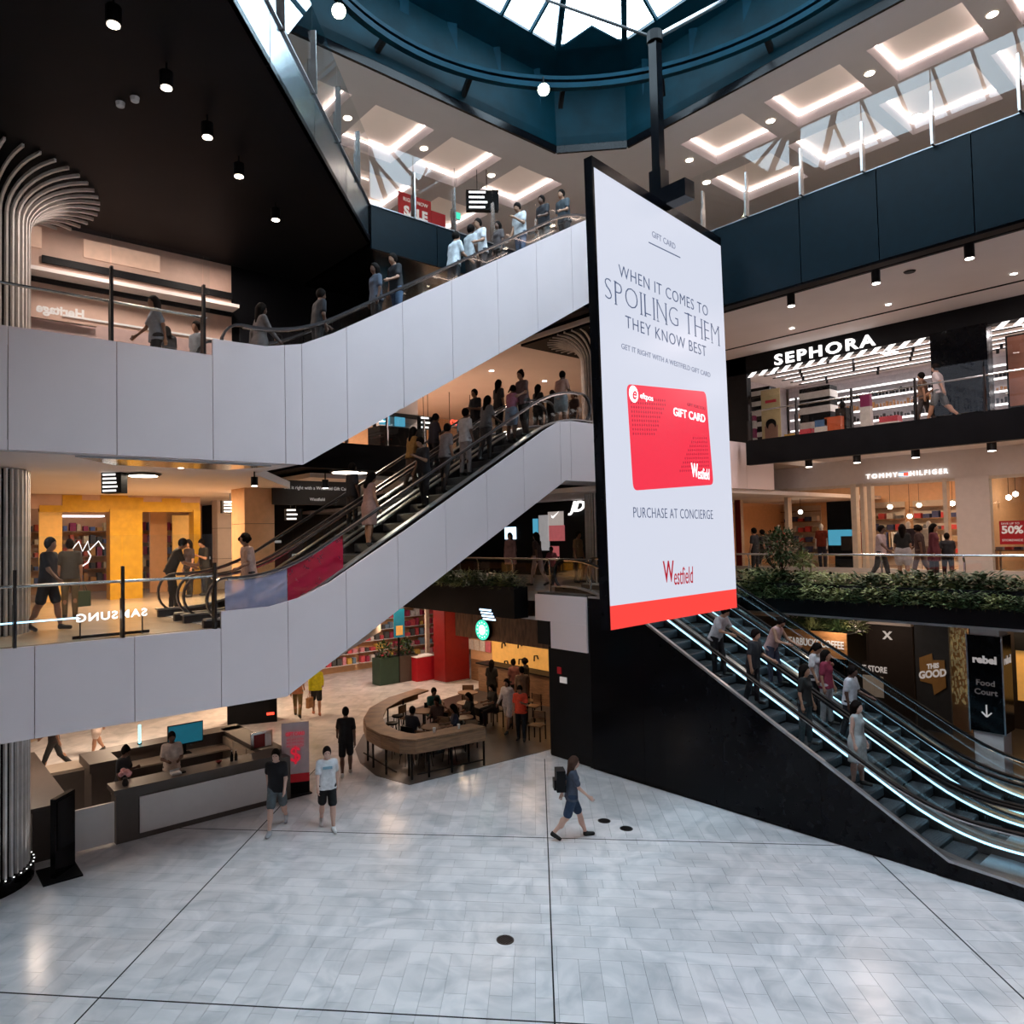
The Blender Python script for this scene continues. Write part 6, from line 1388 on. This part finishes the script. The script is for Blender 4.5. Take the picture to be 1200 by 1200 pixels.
# totem stand
tm = thing('totem_display', 'black slab totem display on a square floor plate by the ribbed column', 'totem', (2.65, 15.2, 0)); bx('floor_plate', 'black_paint', (2.3, 14.88, 0, 2.95, 15.66, .03), tm); MB().ext([V(2.45, 15.1, .03), V(2.85, 15.5, .03), V(2.92, 15.43, .03), V(2.52, 15.03, .03)], (0, 0, 1.42)).build('slab', 'black_gloss', tm); MB().ext([V(2.56, 15.06, .5), V(2.89, 15.39, .5), V(2.895, 15.385, .5), V(2.565, 15.055, .5)], (0, 0, .88)).build('screen', 'black_paint', tm)
# pull-up banner
bn = thing('pull_up_banner', 'red and white sale banner standing at the right end of the desk', 'banner', (7.8, 16.1, 0)); a, b = V(7.52, 16.25, 0), V(8.12, 16.0, 0)
def bnr(name, m, z0, z1, off=0., s0=0., s1=1.): p, q = a.lerp(b, s0), a.lerp(b, s1); n = V(-(b-a).y, (b-a).x, 0).normalized(); return MB().ext([p-n*off+V(0, 0, z0), q-n*off+V(0, 0, z0), q-n*off+V(0, 0, z1), p-n*off+V(0, 0, z1)], n*.012).build(name, m, bn)
bnr('panel', mat('banner_pink', (.62, .50, .50), .6), .25, 1.72); bnr('red_foot', 'red_sign', .3, .5, .004); bnr('dark_foot', 'black_paint', .02, .3, .006)
c = a.lerp(b, .5); dx = (b-a).normalized()
text('lettering', 'GIFT CARD', .12, 'logo_red', c+V(-.01, -.014, 1.45), dx, (0, 0, 1), bn, depth=.002, bold=.003, sx=.75); text('lettering', '$', .5, 'logo_red', c+V(-.01, -.014, .95), dx, (0, 0, 1), bn, depth=.002, bold=.006)
for z in (1.33, 1.25, 1.17): text('lettering', 'win one today', .07, 'logo_red', c+V(-.01, -.012, z), dx, (0, 0, 1), bn, depth=.002)
bx('base', 'black_paint', (7.5, 15.95, 0, 8.16, 16.3, .03), bn)
# ---- cafe enclosure
cf = struct(MB().prism([(10.25, 14.85), (14.58, 14.58), (19.6, 14.58), (19.6, 22.5), (13.5, 20.9), (11.8, 19.6), (10.8, 18.4), (10.25, 17.2), (10.0, 16.0)], -.002, .008).build('floor_cafe', 'cafe_floor'), 'dark floor of the cafe corner')
ct = thing('cafe_counter', 'curved timber bar counter wrapping the cafe corner', 'counter', (11, 16, 0))
outer = [(12.65, 14.72), (11.2, 14.88), (10.55, 14.98), (10.28, 15.3), (10.18, 16.0), (10.3, 16.9), (10.75, 17.8), (11.5, 18.7), (12.7, 19.5), (14.2, 20.0)]
inner = [(12.6, 15.25), (11.2, 15.38), (10.85, 15.45), (10.76, 15.65), (10.7, 16.0), (10.8, 16.75), (11.2, 17.5), (11.85, 18.3), (12.9, 19.0), (14.3, 19.5)]
for k in range(len(outer)-1):
    MB().prism([outer[k], outer[k+1], inner[k+1], inner[k]], .98, 1.03).build('counter_top', 'wood', ct)
    p, q = V(*outer[k], 0), V(*outer[k+1], 0); MB().beam(p+V(0, 0, .82), q+V(0, 0, .82), .035, .30).build('apron', 'wood', ct)
for k, (x, y) in enumerate(((12.6, 14.75), (12.45, 15.2), (11.6, 14.86), (10.95, 14.98), (10.5, 15.1), (10.62, 15.4), (10.25, 15.9), (10.3, 16.6), (10.5, 17.2), (11.0, 18.0), (11.6, 18.7), (12.6, 19.4), (13.4, 19.7))):
    MB().beam((x, y, 0), (x, y, .98), .04, .04, (1, 0, 0)).build('leg', 'black_paint', ct)
MB().beam((10.6, 15.0, .15), (12.6, 14.78, .15), .03, .03).build('foot_rail', 'black_paint', ct); MB().beam((10.3, 15.5, .15), (10.55, 17.5, .15), .03, .03).build('foot_rail', 'black_paint', ct)
def stool(label, x, y, z=0, h=.72, group='cafe bar stools'):
    t = thing('bar_stool', label, 'stool', (x, y, z), group); MB().lathe((x, y, z+h-.04), [(.16, 0), (.18, .02), (.17, .05)], 14).build('seat', 'black_paint', t)
    for k in range(4): a = PI/4+k*PI/2; MB().tube([(x+.1*math.cos(a), y+.1*math.sin(a), z+h-.04), (x+.2*math.cos(a), y+.2*math.sin(a), z)], .012, 5).build('leg', 'black_paint', t)
    return t
for i, (x, y) in enumerate(((11.4, 15.75), (12.1, 15.6), (11.1, 16.2), (11.2, 17.0), (11.7, 17.8), (12.3, 18.4))): stool('dark bar stool inside the curved cafe counter, %s' % ['first along the front', 'second along the front', 'by the front corner', 'on the left curve', 'further round the left curve', 'near the back of the curve'][i], x, y)
def cafe_table(label, x, y, r=.35, h=.74, m='wood'):
    t = thing('cafe_table', label, 'table', (x, y, 0), 'cafe tables'); MB().lathe((x, y, h-.03), [(r, 0), (r, .03)], 20).build('top', m, t); MB().tube([(x, y, .02), (x, y, h-.03)], .03, 8).build('pedestal', 'black_paint', t); MB().lathe((x, y, 0), [(.22, 0), (.2, .02)], 16).build('base', 'black_paint', t)
def cafe_chair(label, x, y, face, m='wood'):
    t = thing('cafe_chair', label, 'chair', (x, y, 0), 'cafe chairs', math.radians(face)-PI/2, local=True)
    def L(name, mb, mm): o = mb.build(name, mm, None); o.parent = t
    L('seat', MB().box(-.2, -.2, .43, .2, .2, .46), m); L('backrest', MB().box(-.2, -.22, .58, .2, -.19, .82), m)
    for a in (-.18, .18):
        L('leg', MB().box(a-.015, .16, 0, a+.015, .19, .43), 'black_paint'); L('leg', MB().box(a-.015, -.22, 0, a+.015, -.19, .82), 'black_paint')
T5 = [(12.3, 16.6), (13.6, 16.9), (13.2, 18.3), (14.9, 18.2), (16.4, 17.2), (15.9, 19.4)]
nmT = ['nearest the front counter', 'lit round one in the middle', 'behind the middle table', 'towards the orange wall', 'by the dark wall', 'at the back']
for i, (x, y) in enumerate(T5):
    cafe_table('round cafe table %s' % nmT[i], x, y)
    for k, a in enumerate((30, 210)):
        dx_, dy_ = .6*math.cos(math.radians(a+40*i)), .6*math.sin(math.radians(a+40*i)); cafe_chair('wooden cafe chair %s of the table %s' % (('right', 'left')[k], nmT[i]), x+dx_, y+dy_, a+40*i+180)
cafe_chair('brown cafe chair beside the person in red', 15.35, 15.5, 200)
for i, (x, y) in enumerate(((11.3, 15.2), (12.0, 15.05))):
    t = thing('paper_cup', 'small cup on the front cafe counter, %s' % ('left' if i == 0 else 'right'), 'cup', (x, y, 1.03), 'cups on the counter'); MB().lathe((x, y, 1.03), [(.03, 0), (.042, .11)], 12).build('cup', 'paper', t); MB().lathe((x, y, 1.14), [(.045, 0), (.04, .012)], 12).build('lid', 'paper', t)
# top back: sale shop of level 3 with its direction sign
bx_ = struct(bx('wall_level_three_back', 'peach_wall', (9, 26, L3, 40, 26.2, L4)))
struct(bx('wall_level_three_right', 'peach_wall', (33, -6, L3, 33.2, 26, L4)))
ss = thing('sale_poster', 'red shop poster with white sale lettering on the top gallery', 'poster', (12, 17.7, L3))
h = hit(487, 247, 'y', 17.7); bx('pole', 'steel', (h.x-.03, 17.75, L3+.012, h.x+.03, 17.79, h.z), ss); bx('board', 'red_sign', (h.x-.62, 17.7, h.z-.42, h.x+.6, 17.75, h.z+.45), ss)
text('lettering', 'SALE', .42, 'sign_dim', (h.x, 17.69, h.z-.12), (1, 0, 0), (0, 0, 1), ss, depth=.005, bold=.02); text('lettering', 'RIGHT NOW', .16, 'sign_dim', (h.x, 17.69, h.z+.25), (1, 0, 0), (0, 0, 1), ss, depth=.005)
ss2 = thing('shop_banner', 'second red shop banner right of the sale poster', 'poster', (13.4, 17.7, L3)); h = hit(514, 262, 'y', 17.7); bx('pole', 'steel', (h.x-.03, 17.75, L3+.012, h.x+.03, 17.79, h.z), ss2); bx('board', 'red_sign', (h.x-.28, 17.7, h.z-.35, h.x+.28, 17.75, h.z+.35), ss2)
ex = thing('exit_sign', 'small green glowing exit sign on the top gallery', 'sign', (14, 17.5, 15)); h = hit(534, 252, 'y', 17.5); bx('case', 'alu', (h.x-.2, 17.5, h.z-.12, h.x+.2, 17.56, h.z+.12), ex); bx('panel', 'green_logo', (h.x-.18, 17.48, h.z-.10, h.x+.18, 17.5, h.z+.10), ex); bx('hanger', 'alu', (h.x-.01, 17.52, h.z+.12, h.x+.01, 17.54, L4+.4), ex)
h = hit(565, 236, 'y', 16.5); hang_sign('hanging direction sign with white text above the topmost escalator riders', h.x, h.y, h.z, 1.0, .62, 235, L4, 4)
# ================================================================== people on the ground
CAMF = lambda x, y: math.degrees(math.atan2(-y, -x))
def gp(px, py, z=0): h = hit(px, py, 'z', z); return h.x, h.y
x, y = gp(384, 971); wb, wm = person('boy in a white printed t-shirt and black shorts walking towards the viewer', x, y, 0, CAMF(x, y)+6, 1.74, 'walk', 'shorts', (.72, .72, .74), (.012, .012, .014), 'short', skin='p', res=.0115, shoe=(.75, .75, .75))
q = wm['pel']+wm['up']*.37+wm['fwd']*.118
o = MB().box(q[0]-.10, q[1], q[2]-.025, q[0]+.10, q[1]+.012, q[2]+.03).build('shirt_print', cloth((.20, .34, .42)), None, 'blue grey chest print'); o.parent = wb
x, y = gp(325, 972); person('boy in a black t-shirt and grey shorts walking beside the red banner', x, y, 0, CAMF(x, y)-12, 1.76, 'stride', 'shorts', (.012, .012, .015), (.10, .12, .13), 'short', skin='p', res=.0115, flip=True, shoe=(.4, .4, .42))
x, y = gp(406, 909); person('man in black t-shirt and black shorts walking away on the warm floor', x, y, 0, CAMF(x, y)+180, 1.76, 'walk', 'shorts', (.012, .012, .013), (.012, .012, .014), 'short', skin='d', res=.014, flip=True, shoe=(.5, .48, .46))
x, y = gp(671, 982); wmn, _m = person('woman with long brown hair and black backpack striding right across the marble', x, y, 0, -38, 1.68, 'stride', 'shorts', (.06, .07, .10), (.02, .04, .08), 'long', (.07, .035, .025), skin='p', res=.0125, shoe=(.02, .02, .02))
b = loc_of(wmn, (0, -.24, 1.2)); bk = thing('backpack', 'black backpack worn by the woman striding across the marble', 'backpack', (b.x, b.y, b.z-.2), None, math.radians(-38)-PI/2, local=True)
o = MB().ext([(-.15, -.08, 0), (.15, -.08, 0), (.15, .1, 0), (-.15, .1, 0)], (0, 0, .42)).build('pack', 'black_paint', None); o.parent = bk; o = MB().ext([(-.11, -.13, .03), (.11, -.13, .03), (.11, -.08, .03), (-.11, -.08, .03)], (0, 0, .2)).build('pocket', 'black_paint', None); o.parent = bk
x, y = gp(371, 838); yh, m = person('person in a bright yellow hoodie and black shorts with a paper bag', x, y, 0, CAMF(x, y)+180, 1.78, 'walk', 'hoodie', (.72, .68, .03), (.02, .02, .02), 'short', skin='m', shoe=(.5, .2, .12))
hd = loc_of(yh, m['hands'][0]); bag('brown paper shopping bag held by the person in yellow', hd, .3, .34, .12, 30, 'wood_orange', .15)
x, y = gp(349, 840); person('person in an orange top and khaki trousers beside the yellow hoodie', x, y, 0, CAMF(x, y)+175, 1.72, 'stride', 'trousers', (.50, .20, .10), (.20, .14, .06), 'tail', skin='m')
x, y = gp(408, 785); person('dark dressed person far away by the gift store', x, y, 0, 20, 1.7, 'stand', 'trousers', (.02, .02, .02), (.02, .02, .02), 'short')
person('desk clerk with tied black hair, black waistcoat and pale sleeves by the flower vase', 4.18, 17.15, 0, CAMF(4.5, 17)+55, 1.66, 'phone', 'trousers', (.03, .03, .035), (.02, .02, .02), 'bun', skin='d')
person('desk clerk in a cream shirt with a dark lanyard facing the viewer', 5.30, 17.35, 0, CAMF(5.7, 17.3)+8, 1.72, 'fold', 'trousers', (.62, .52, .46), (.015, .015, .02), 'short', skin='d')
x, y = gp(63, 905); person('person in dark clothes walking behind the desk next to the ribbed column', x, y, 0, 160, 1.74, 'stride', 'trousers', (.04, .03, .03), (.03, .03, .03))
x, y = gp(113, 884); person('person in pale skirt and black top behind the cyan light tube', x, y, 0, 200, 1.66, 'walk', 'skirt', (.03, .03, .03), (.6, .5, .45), 'long')
# cafe
x, y = gp(596, 857); person('person in a white sweatshirt walking past the cafe seats', x, y, 0, 200, 1.7, 'stride', 'hoodie', (.68, .62, .60), (.62, .56, .54), 'long', skin='m')
x, y = gp(611, 868); person('person in a glowing red top leaning over beside the brown chair', x, y, 0, 215, 1.66, 'phone', 'trousers', (.75, .07, .03), (.015, .015, .02), 'short', skin='m')
x, y = gp(613, 845); person('person in a brown t-shirt queueing behind the white sweatshirt', x, y, 0, 60, 1.78, 'stand', 'trousers', (.28, .19, .14), (.02, .02, .03), 'short', skin='m')
x, y = gp(577, 832); person('dark haired woman silhouetted before the menu posters', x, y, 0, 30, 1.74, 'stand', 'trousers', (.02, .018, .018), (.02, .02, .02), 'long', skin='m')
x, y = gp(603, 830); person('person in a muted pink top standing before the orange wall', x, y, 0, 80, 1.72, 'stand', 'trousers', (.25, .10, .09), (.02, .02, .02), 'bun', skin='m')
x, y = gp(617, 828); person('person in black with curly hair before the orange wall', x, y, 0, 120, 1.72, 'stand', 'trousers', (.02, .02, .02), (.02, .02, .02), 'curly', skin='d')
for i, (tx, ty, a, tp, lb) in enumerate(((11.75, 16.9, 20, (.02, .02, .03), 'nearest the curved counter'), (12.9, 16.3, 150, (.03, .03, .05), 'by the front table'), (13.1, 17.4, 200, (.05, .03, .03), 'at the lit table'), (14.2, 17.2, 170, (.02, .02, .02), 'right of the lit table'), (13.8, 18.6, 260, (.02, .10, .10), 'in teal behind the middle table'), (15.6, 17.7, 170, (.03, .03, .03), 'near the orange wall'))):
    person('seated cafe customer %s' % lb, tx, ty, 0, a, 1.7, 'sit', 'trousers', tp, (.02, .02, .025), ('short', 'long')[i % 2], skin='dm'[i % 2])
    rotn = math.radians(a); cafe_chair('cafe chair under the seated customer %s' % lb, tx-.02*math.cos(rotn), ty-.02*math.sin(rotn), a, 'black_paint')
# ================================================================== people on the middle gallery, left
def mid(label, px, py, face, **k):
    x, y = gp(px, py, L1); return person(label, x, y, L1, face, **k)
t, m = mid('man in a black top and shorts walking behind the left bridge glass', 56, 739, CAMF(2.4, 15.3)+60, h=1.76, pose='walk', outfit='shorts', top=(.02, .022, .03), bot=(.012, .012, .015), skin='m', res=.015, shoe=(.05, .05, .05))
t, m = mid('person in dark olive seen from behind with a shoulder bag on the left bridge', 82, 724, CAMF(3.3, 18)+180, h=1.72, pose='stand', outfit='trousers', top=(.06, .055, .05), bot=(.12, .09, .05), skin='m', res=.015)
bag('green shopping bag carried by the person in olive', loc_of(t, m['hands'][1]), .36, .34, .14, 20, mat('bag_green', (.05, .09, .06), .7), .2); bag('dark shoulder bag of the person in olive', loc_of(t, m['hands'][0]) + V(0, 0, .45), .3, .3, .12, 20, 'black_paint', .2)
t, m = mid('person in black leaning over the lower escalator entrance', 200, 716, -10, h=1.76, pose='bent', outfit='trousers', top=(.03, .025, .022), bot=(.02, .02, .02), skin='m')
mid('person with dark hair standing behind the escalator entrance', 222, 700, 200, h=1.68, pose='stand', outfit='trousers', top=(.03, .02, .025), bot=(.02, .02, .02), hair='long', skin='m')
mid('person in black waiting right of the escalator entrance', 240, 698, 190, h=1.70, pose='phone', outfit='trousers', top=(.02, .02, .02), bot=(.02, .02, .02), skin='m')
# ================================================================== riders
def rider(label, px, py, yc, x0, z0, L, rise, face, xaxis=True, **k):
    """px, py: pixel of the head; lane centre line at y=yc (or x=yc)"""
    if xaxis: h = hit(px, py, 'y', yc); s = h.x-x0; z = z0+smooth_z(s, L, rise); return person(label, h.x, yc, z, face, **k)
    h = hit(px, py, 'x', yc); s = h.y-x0; z = z0+smooth_z(s, L, rise); return person(label, yc, h.y, z, face, **k)
dk_, gy_, wh_ = (.025, .025, .03), (.16, .15, .15), (.55, .52, .52)
LOW = [(292, 648, 0, .50, 'wearing a pale top at the foot of the lower escalator', dict(top=(.55, .38, .33), bot=(.05, .04, .04), hair='curly')),
 (412, 545, 1, 0, 'in black on the second lower escalator below the black gallery band', dict(top=dk_, bot=dk_, hair='short')),
 (432, 562, 0, 0, 'in a dusty pink top halfway up the lower escalator', dict(top=(.30, .18, .16), bot=(.25, .16, .12), hair='long', outfit='dress')),
 (482, 528, 1, 0, 'in a mustard top on the second lower escalator', dict(top=(.35, .18, .05), bot=(.1, .06, .04), hair='long')),
 (496, 518, 0, 0, 'in black carrying a phone on the lower escalator', dict(top=dk_, bot=dk_, hair='short', pose='phone')),
 (508, 506, 1, 0, 'behind the phone holder on the second lower escalator', dict(top=(.05, .04, .05), bot=dk_, hair='tail')),
 (521, 496, 0, 0, 'in a grey t-shirt and tan skin on the lower escalator', dict(top=(.22, .19, .19), bot=(.06, .05, .05), hair='short')),
 (545, 500, 0, 0, 'in a white striped top and red bag strap on the lower escalator', dict(top=wh_, bot=(.3, .25, .25), hair='short')),
 (557, 466, 1, 0, 'in a black cap and shirt on the second lower escalator', dict(top=dk_, bot=dk_, hair='short', pose='fold')),
 (569, 474, 0, 0, 'in a grey blouse near the upper part of the lower escalator', dict(top=gy_, bot=(.08, .07, .07), hair='long')),
 (584, 462, 1, 0, 'with long hair in charcoal on the second lower escalator', dict(top=(.07, .06, .06), bot=dk_, hair='long')),
 (599, 465, 0, 0, 'in a pink top and pale blue skirt near the top of the lower escalator', dict(top=(.45, .17, .25), bot=(.28, .33, .42), hair='tail', outfit='skirt', h=1.58)),
 (613, 446, 0, 0, 'tall in a brown sleeveless top at the head of the lower escalator', dict(top=(.16, .10, .10), bot=(.05, .05, .05), hair='bun', h=1.82)),
 (630, 454, 1, 0, 'in black with sunglasses at the top of the second lower escalator', dict(top=dk_, bot=dk_, hair='long')),
 (645, 463, 1, .9, 'only the head seen at the top landing', dict(top=dk_, bot=dk_, hair='short', h=1.55)),
 (657, 452, 0, 0, 'in a salmon t-shirt and grey skirt on the top landing', dict(top=(.48, .26, .20), bot=(.25, .26, .28), hair='short', outfit='skirt')),
 (672, 463, 1, 0, 'short dark haired by the ribbed column', dict(top=(.08, .05, .05), bot=dk_, hair='short', h=1.6))]
for i, (px, py, ln, off, lb, k) in enumerate(LOW):
    k = dict(k); k.setdefault('pose', ('rail', 'stand', 'phone')[i % 3]); yc = 14.05 if ln == 0 else 15.75
    rider('rider %s' % lb, px, py, yc+(.12 if i % 2 else -.12), 6.2, L1, 8.0, L2-L1, 0 if i % 4 else 180, skin='md'[i % 2], flip=bool(i % 2), **k)
UP = [(464, 290, 'pale faced in black low on the topmost escalator', dict(top=dk_, bot=(.1, .15, .25), hair='short')),
 (440, 300, 'in a dusky jacket below the pale faced rider', dict(top=(.08, .1, .14), bot=dk_, hair='long')),
 (531, 266, 'in a white t-shirt seen from behind on the topmost escalator', dict(top=(.62, .66, .70), bot=dk_, hair='short', flip=True)),
 (551, 272, 'in a second white t-shirt just above the first', dict(top=(.50, .53, .56), bot=(.04, .03, .03), hair='short')),
 (563, 250, 'in white with a dark bag strap before the direction sign', dict(top=(.65, .65, .68), bot=dk_, hair='short')),
 (584, 262, 'small and dark haired in the middle of the topmost escalator', dict(top=(.10, .08, .08), bot=dk_, hair='long', h=1.5)),
 (609, 233, 'in a white patterned shirt and jeans high on the topmost escalator', dict(top=(.55, .56, .58), bot=(.05, .08, .14), hair='short', pose='phone')),
 (637, 226, 'in a black cap and top with a white bag near the top', dict(top=dk_, bot=(.1, .1, .1), hair='short', pose='rail')),
 (660, 206, 'tall in dark grey at the head of the topmost escalator', dict(top=(.05, .06, .07), bot=dk_, hair='short', h=1.8))]
for i, (px, py, lb, k) in enumerate(UP):
    k = dict(k); k.setdefault('pose', ('rail', 'stand')[i % 2])
    rider('rider %s' % lb, px, py, 13.22+(.1 if i % 2 else -.1), 6.2, L2, 8.0, L3-L2, 0 if i in (2, 3) else 180, skin='md'[i % 2], **k)
for i, (px, py, yy1, lb, k) in enumerate(((183, 366, 14.2, 'with dark hair and pale blue top left of the upper escalator entrance', dict(top=(.30, .34, .42), bot=dk_, hair='long')), (199, 379, 14.8, 'crouched low behind the upper escalator newel', dict(top=dk_, bot=dk_, hair='long', h=1.45)),
    (231, 350, 15.4, 'in grey behind the second post of the upper bridge', dict(top=(.2, .22, .25), bot=dk_, hair='short')), (304, 350, 13.6, 'in a hijab and grey coat stepping on the topmost escalator', dict(top=(.14, .12, .12), bot=dk_, hair='long', outfit='coat')),
    (327, 366, 14.6, 'small and dark behind the person in the coat', dict(top=dk_, bot=dk_, hair='short', h=1.5)), (372, 345, 13.4, 'in black riding low on the topmost escalator', dict(top=dk_, bot=dk_, hair='short')), (388, 338, 14.9, 'in navy beyond the topmost escalator', dict(top=(.03, .05, .09), bot=dk_, hair='short')))):
    h = hit(px, py, 'y', yy1); s = h.x-6.2; z = L2+(smooth_z(s, 8.0, L3-L2) if yy1 < 13.9 else 0); person('person %s' % lb, h.x, yy1, z, (180, 90, 200, 0, 180, 0, 180)[i], skin='md'[i % 2], pose=('walk', 'bent', 'stand', 'walk', 'stand', 'rail', 'stand')[i], **k)
# right escalators: lanes at x=15.6 and 17.1
RT = [(838, 722, 15.6, 'in a white t-shirt leaning forward just below the red screen edge', dict(top=(.60, .56, .58), bot=dk_, hair='short', pose='bent', skin='m')),
 (903, 733, 17.1, 'in a pink sleeveless top bending forward above the coffee planter', dict(top=(.50, .30, .28), bot=(.05, .05, .08), hair='short', pose='bent', outfit='tank', skin='m')),
 (882, 762, 15.6, 'in black low on the nearest right escalator', dict(top=dk_, bot=dk_, hair='short', pose='rail', skin='m')),
 (953, 752, 17.1, 'in a white t-shirt with tied dark hair before the coffee lettering', dict(top=(.62, .58, .58), bot=dk_, hair='tail', pose='phone', skin='m')),
 (942, 790, 15.6, 'in dark green trousers on the nearest right escalator', dict(top=(.02, .02, .02), bot=(.06, .09, .10), hair='long', pose='stand', skin='m')),
 (994, 783, 17.1, 'in a white t-shirt seen from behind before the paper plan', dict(top=(.62, .62, .66), bot=dk_, hair='short', pose='rail', skin='d')),
 (1003, 838, 15.6, 'in a pale grey dress with dark hair on the nearest right escalator', dict(top=(.42, .44, .44), bot=dk_, hair='long', pose='stand', outfit='dress', skin='p')),
 (968, 800, 17.1, 'with a crimson bag behind the dark green trousers', dict(top=(.25, .03, .06), bot=(.45, .4, .4), hair='long', pose='stand', skin='m'))]
for i, (px, py, xc, lb, k) in enumerate(RT):
    rider('rider %s' % lb, px, py, xc, 5.05, .02, (L1-.02)/SR, L1-.02, -90, xaxis=False, res=.016, **k)
# ================================================================== middle gallery right and back, and beauty store walkway
FS = [(884, 622, 24.5, 'dark silhouetted person behind the small tree', dict(top=dk_, bot=dk_, hair='short')), (1031, 622, 23.4, 'man in a pale pink shirt before the fashion store', dict(top=(.40, .30, .30), bot=(.03, .03, .03), hair='short')),
 (1057, 620, 23.8, 'woman in black with a white sleeve before the middle window', dict(top=(.02, .02, .02), bot=(.4, .36, .36), hair='long', outfit='skirt')), (1077, 612, 25.5, 'curly haired person in the middle window', dict(top=(.04, .02, .02), bot=(.1, .06, .05), hair='curly')),
 (1093, 618, 24.2, 'person in a maroon dress before the middle window', dict(top=(.10, .02, .03), bot=dk_, hair='long', outfit='coat')), (1110, 640, 24.6, 'small dark person at the right of the middle window', dict(top=dk_, bot=dk_, hair='short', h=1.45)),
 (896, 650, 26, 'person in dark trousers walking left of the bright sapling', dict(top=dk_, bot=dk_, hair='short', pose='stride'))]
for i, (px, py, x, lb, k) in enumerate(FS):
    h = hit(px, py, 'x', x); k = dict(k); k.setdefault('pose', ('stand', 'walk')[i % 2]); person(lb, x, h.y, L1, (90, -90, 20)[i % 3], skin='md'[i % 2], **k)
h = hit(1100, 440, 'x', 23.8); person('person in a pale top striding past the beauty store black pier', 23.8, h.y, 9.15, 90, 1.75, 'stride', 'shorts', (.5, .42, .42), (.1, .1, .1), 'short')
h = hit(1083, 480, 'x', 24.3); person('person in brown beside the black pier of the beauty store', 24.3, h.y, 9.15, 90, 1.62, 'walk', 'trousers', (.16, .09, .06), (.05, .04, .04), 'short')
JD = [(519, 640, 17.0, 'person in mustard by the rail before the sports store', dict(top=(.30, .17, .07), bot=(.28, .16, .08), hair='long')), (533, 645, 18.0, 'dark dressed person left of the sports store', dict(top=dk_, bot=dk_, hair='short')), (598, 638, 17.2, 'person in a mauve dress before the sports store', dict(top=(.22, .14, .16), bot=dk_, hair='long', outfit='coat')),
 (630, 648, 16.4, 'woman with long dark hair and pale trousers before the poster screens', dict(top=(.05, .03, .03), bot=(.38, .30, .30), hair='long')), (677, 640, 18.2, 'man in a tan shirt under the white italic letters', dict(top=(.38, .26, .14), bot=dk_, hair='short')), (647, 668, 16.8, 'child in a red striped top before the poster screens', dict(top=(.4, .12, .14), bot=dk_, hair='short', h=1.25))]
for i, (px, py, x, lb, k) in enumerate(JD):
    h = hit(px, py, 'x', x); k = dict(k); k.setdefault('pose', ('stand', 'walk')[i % 2]); person(lb, x, h.y, L1, (100, -80, 200)[i % 3], skin='md'[i % 2], **k)
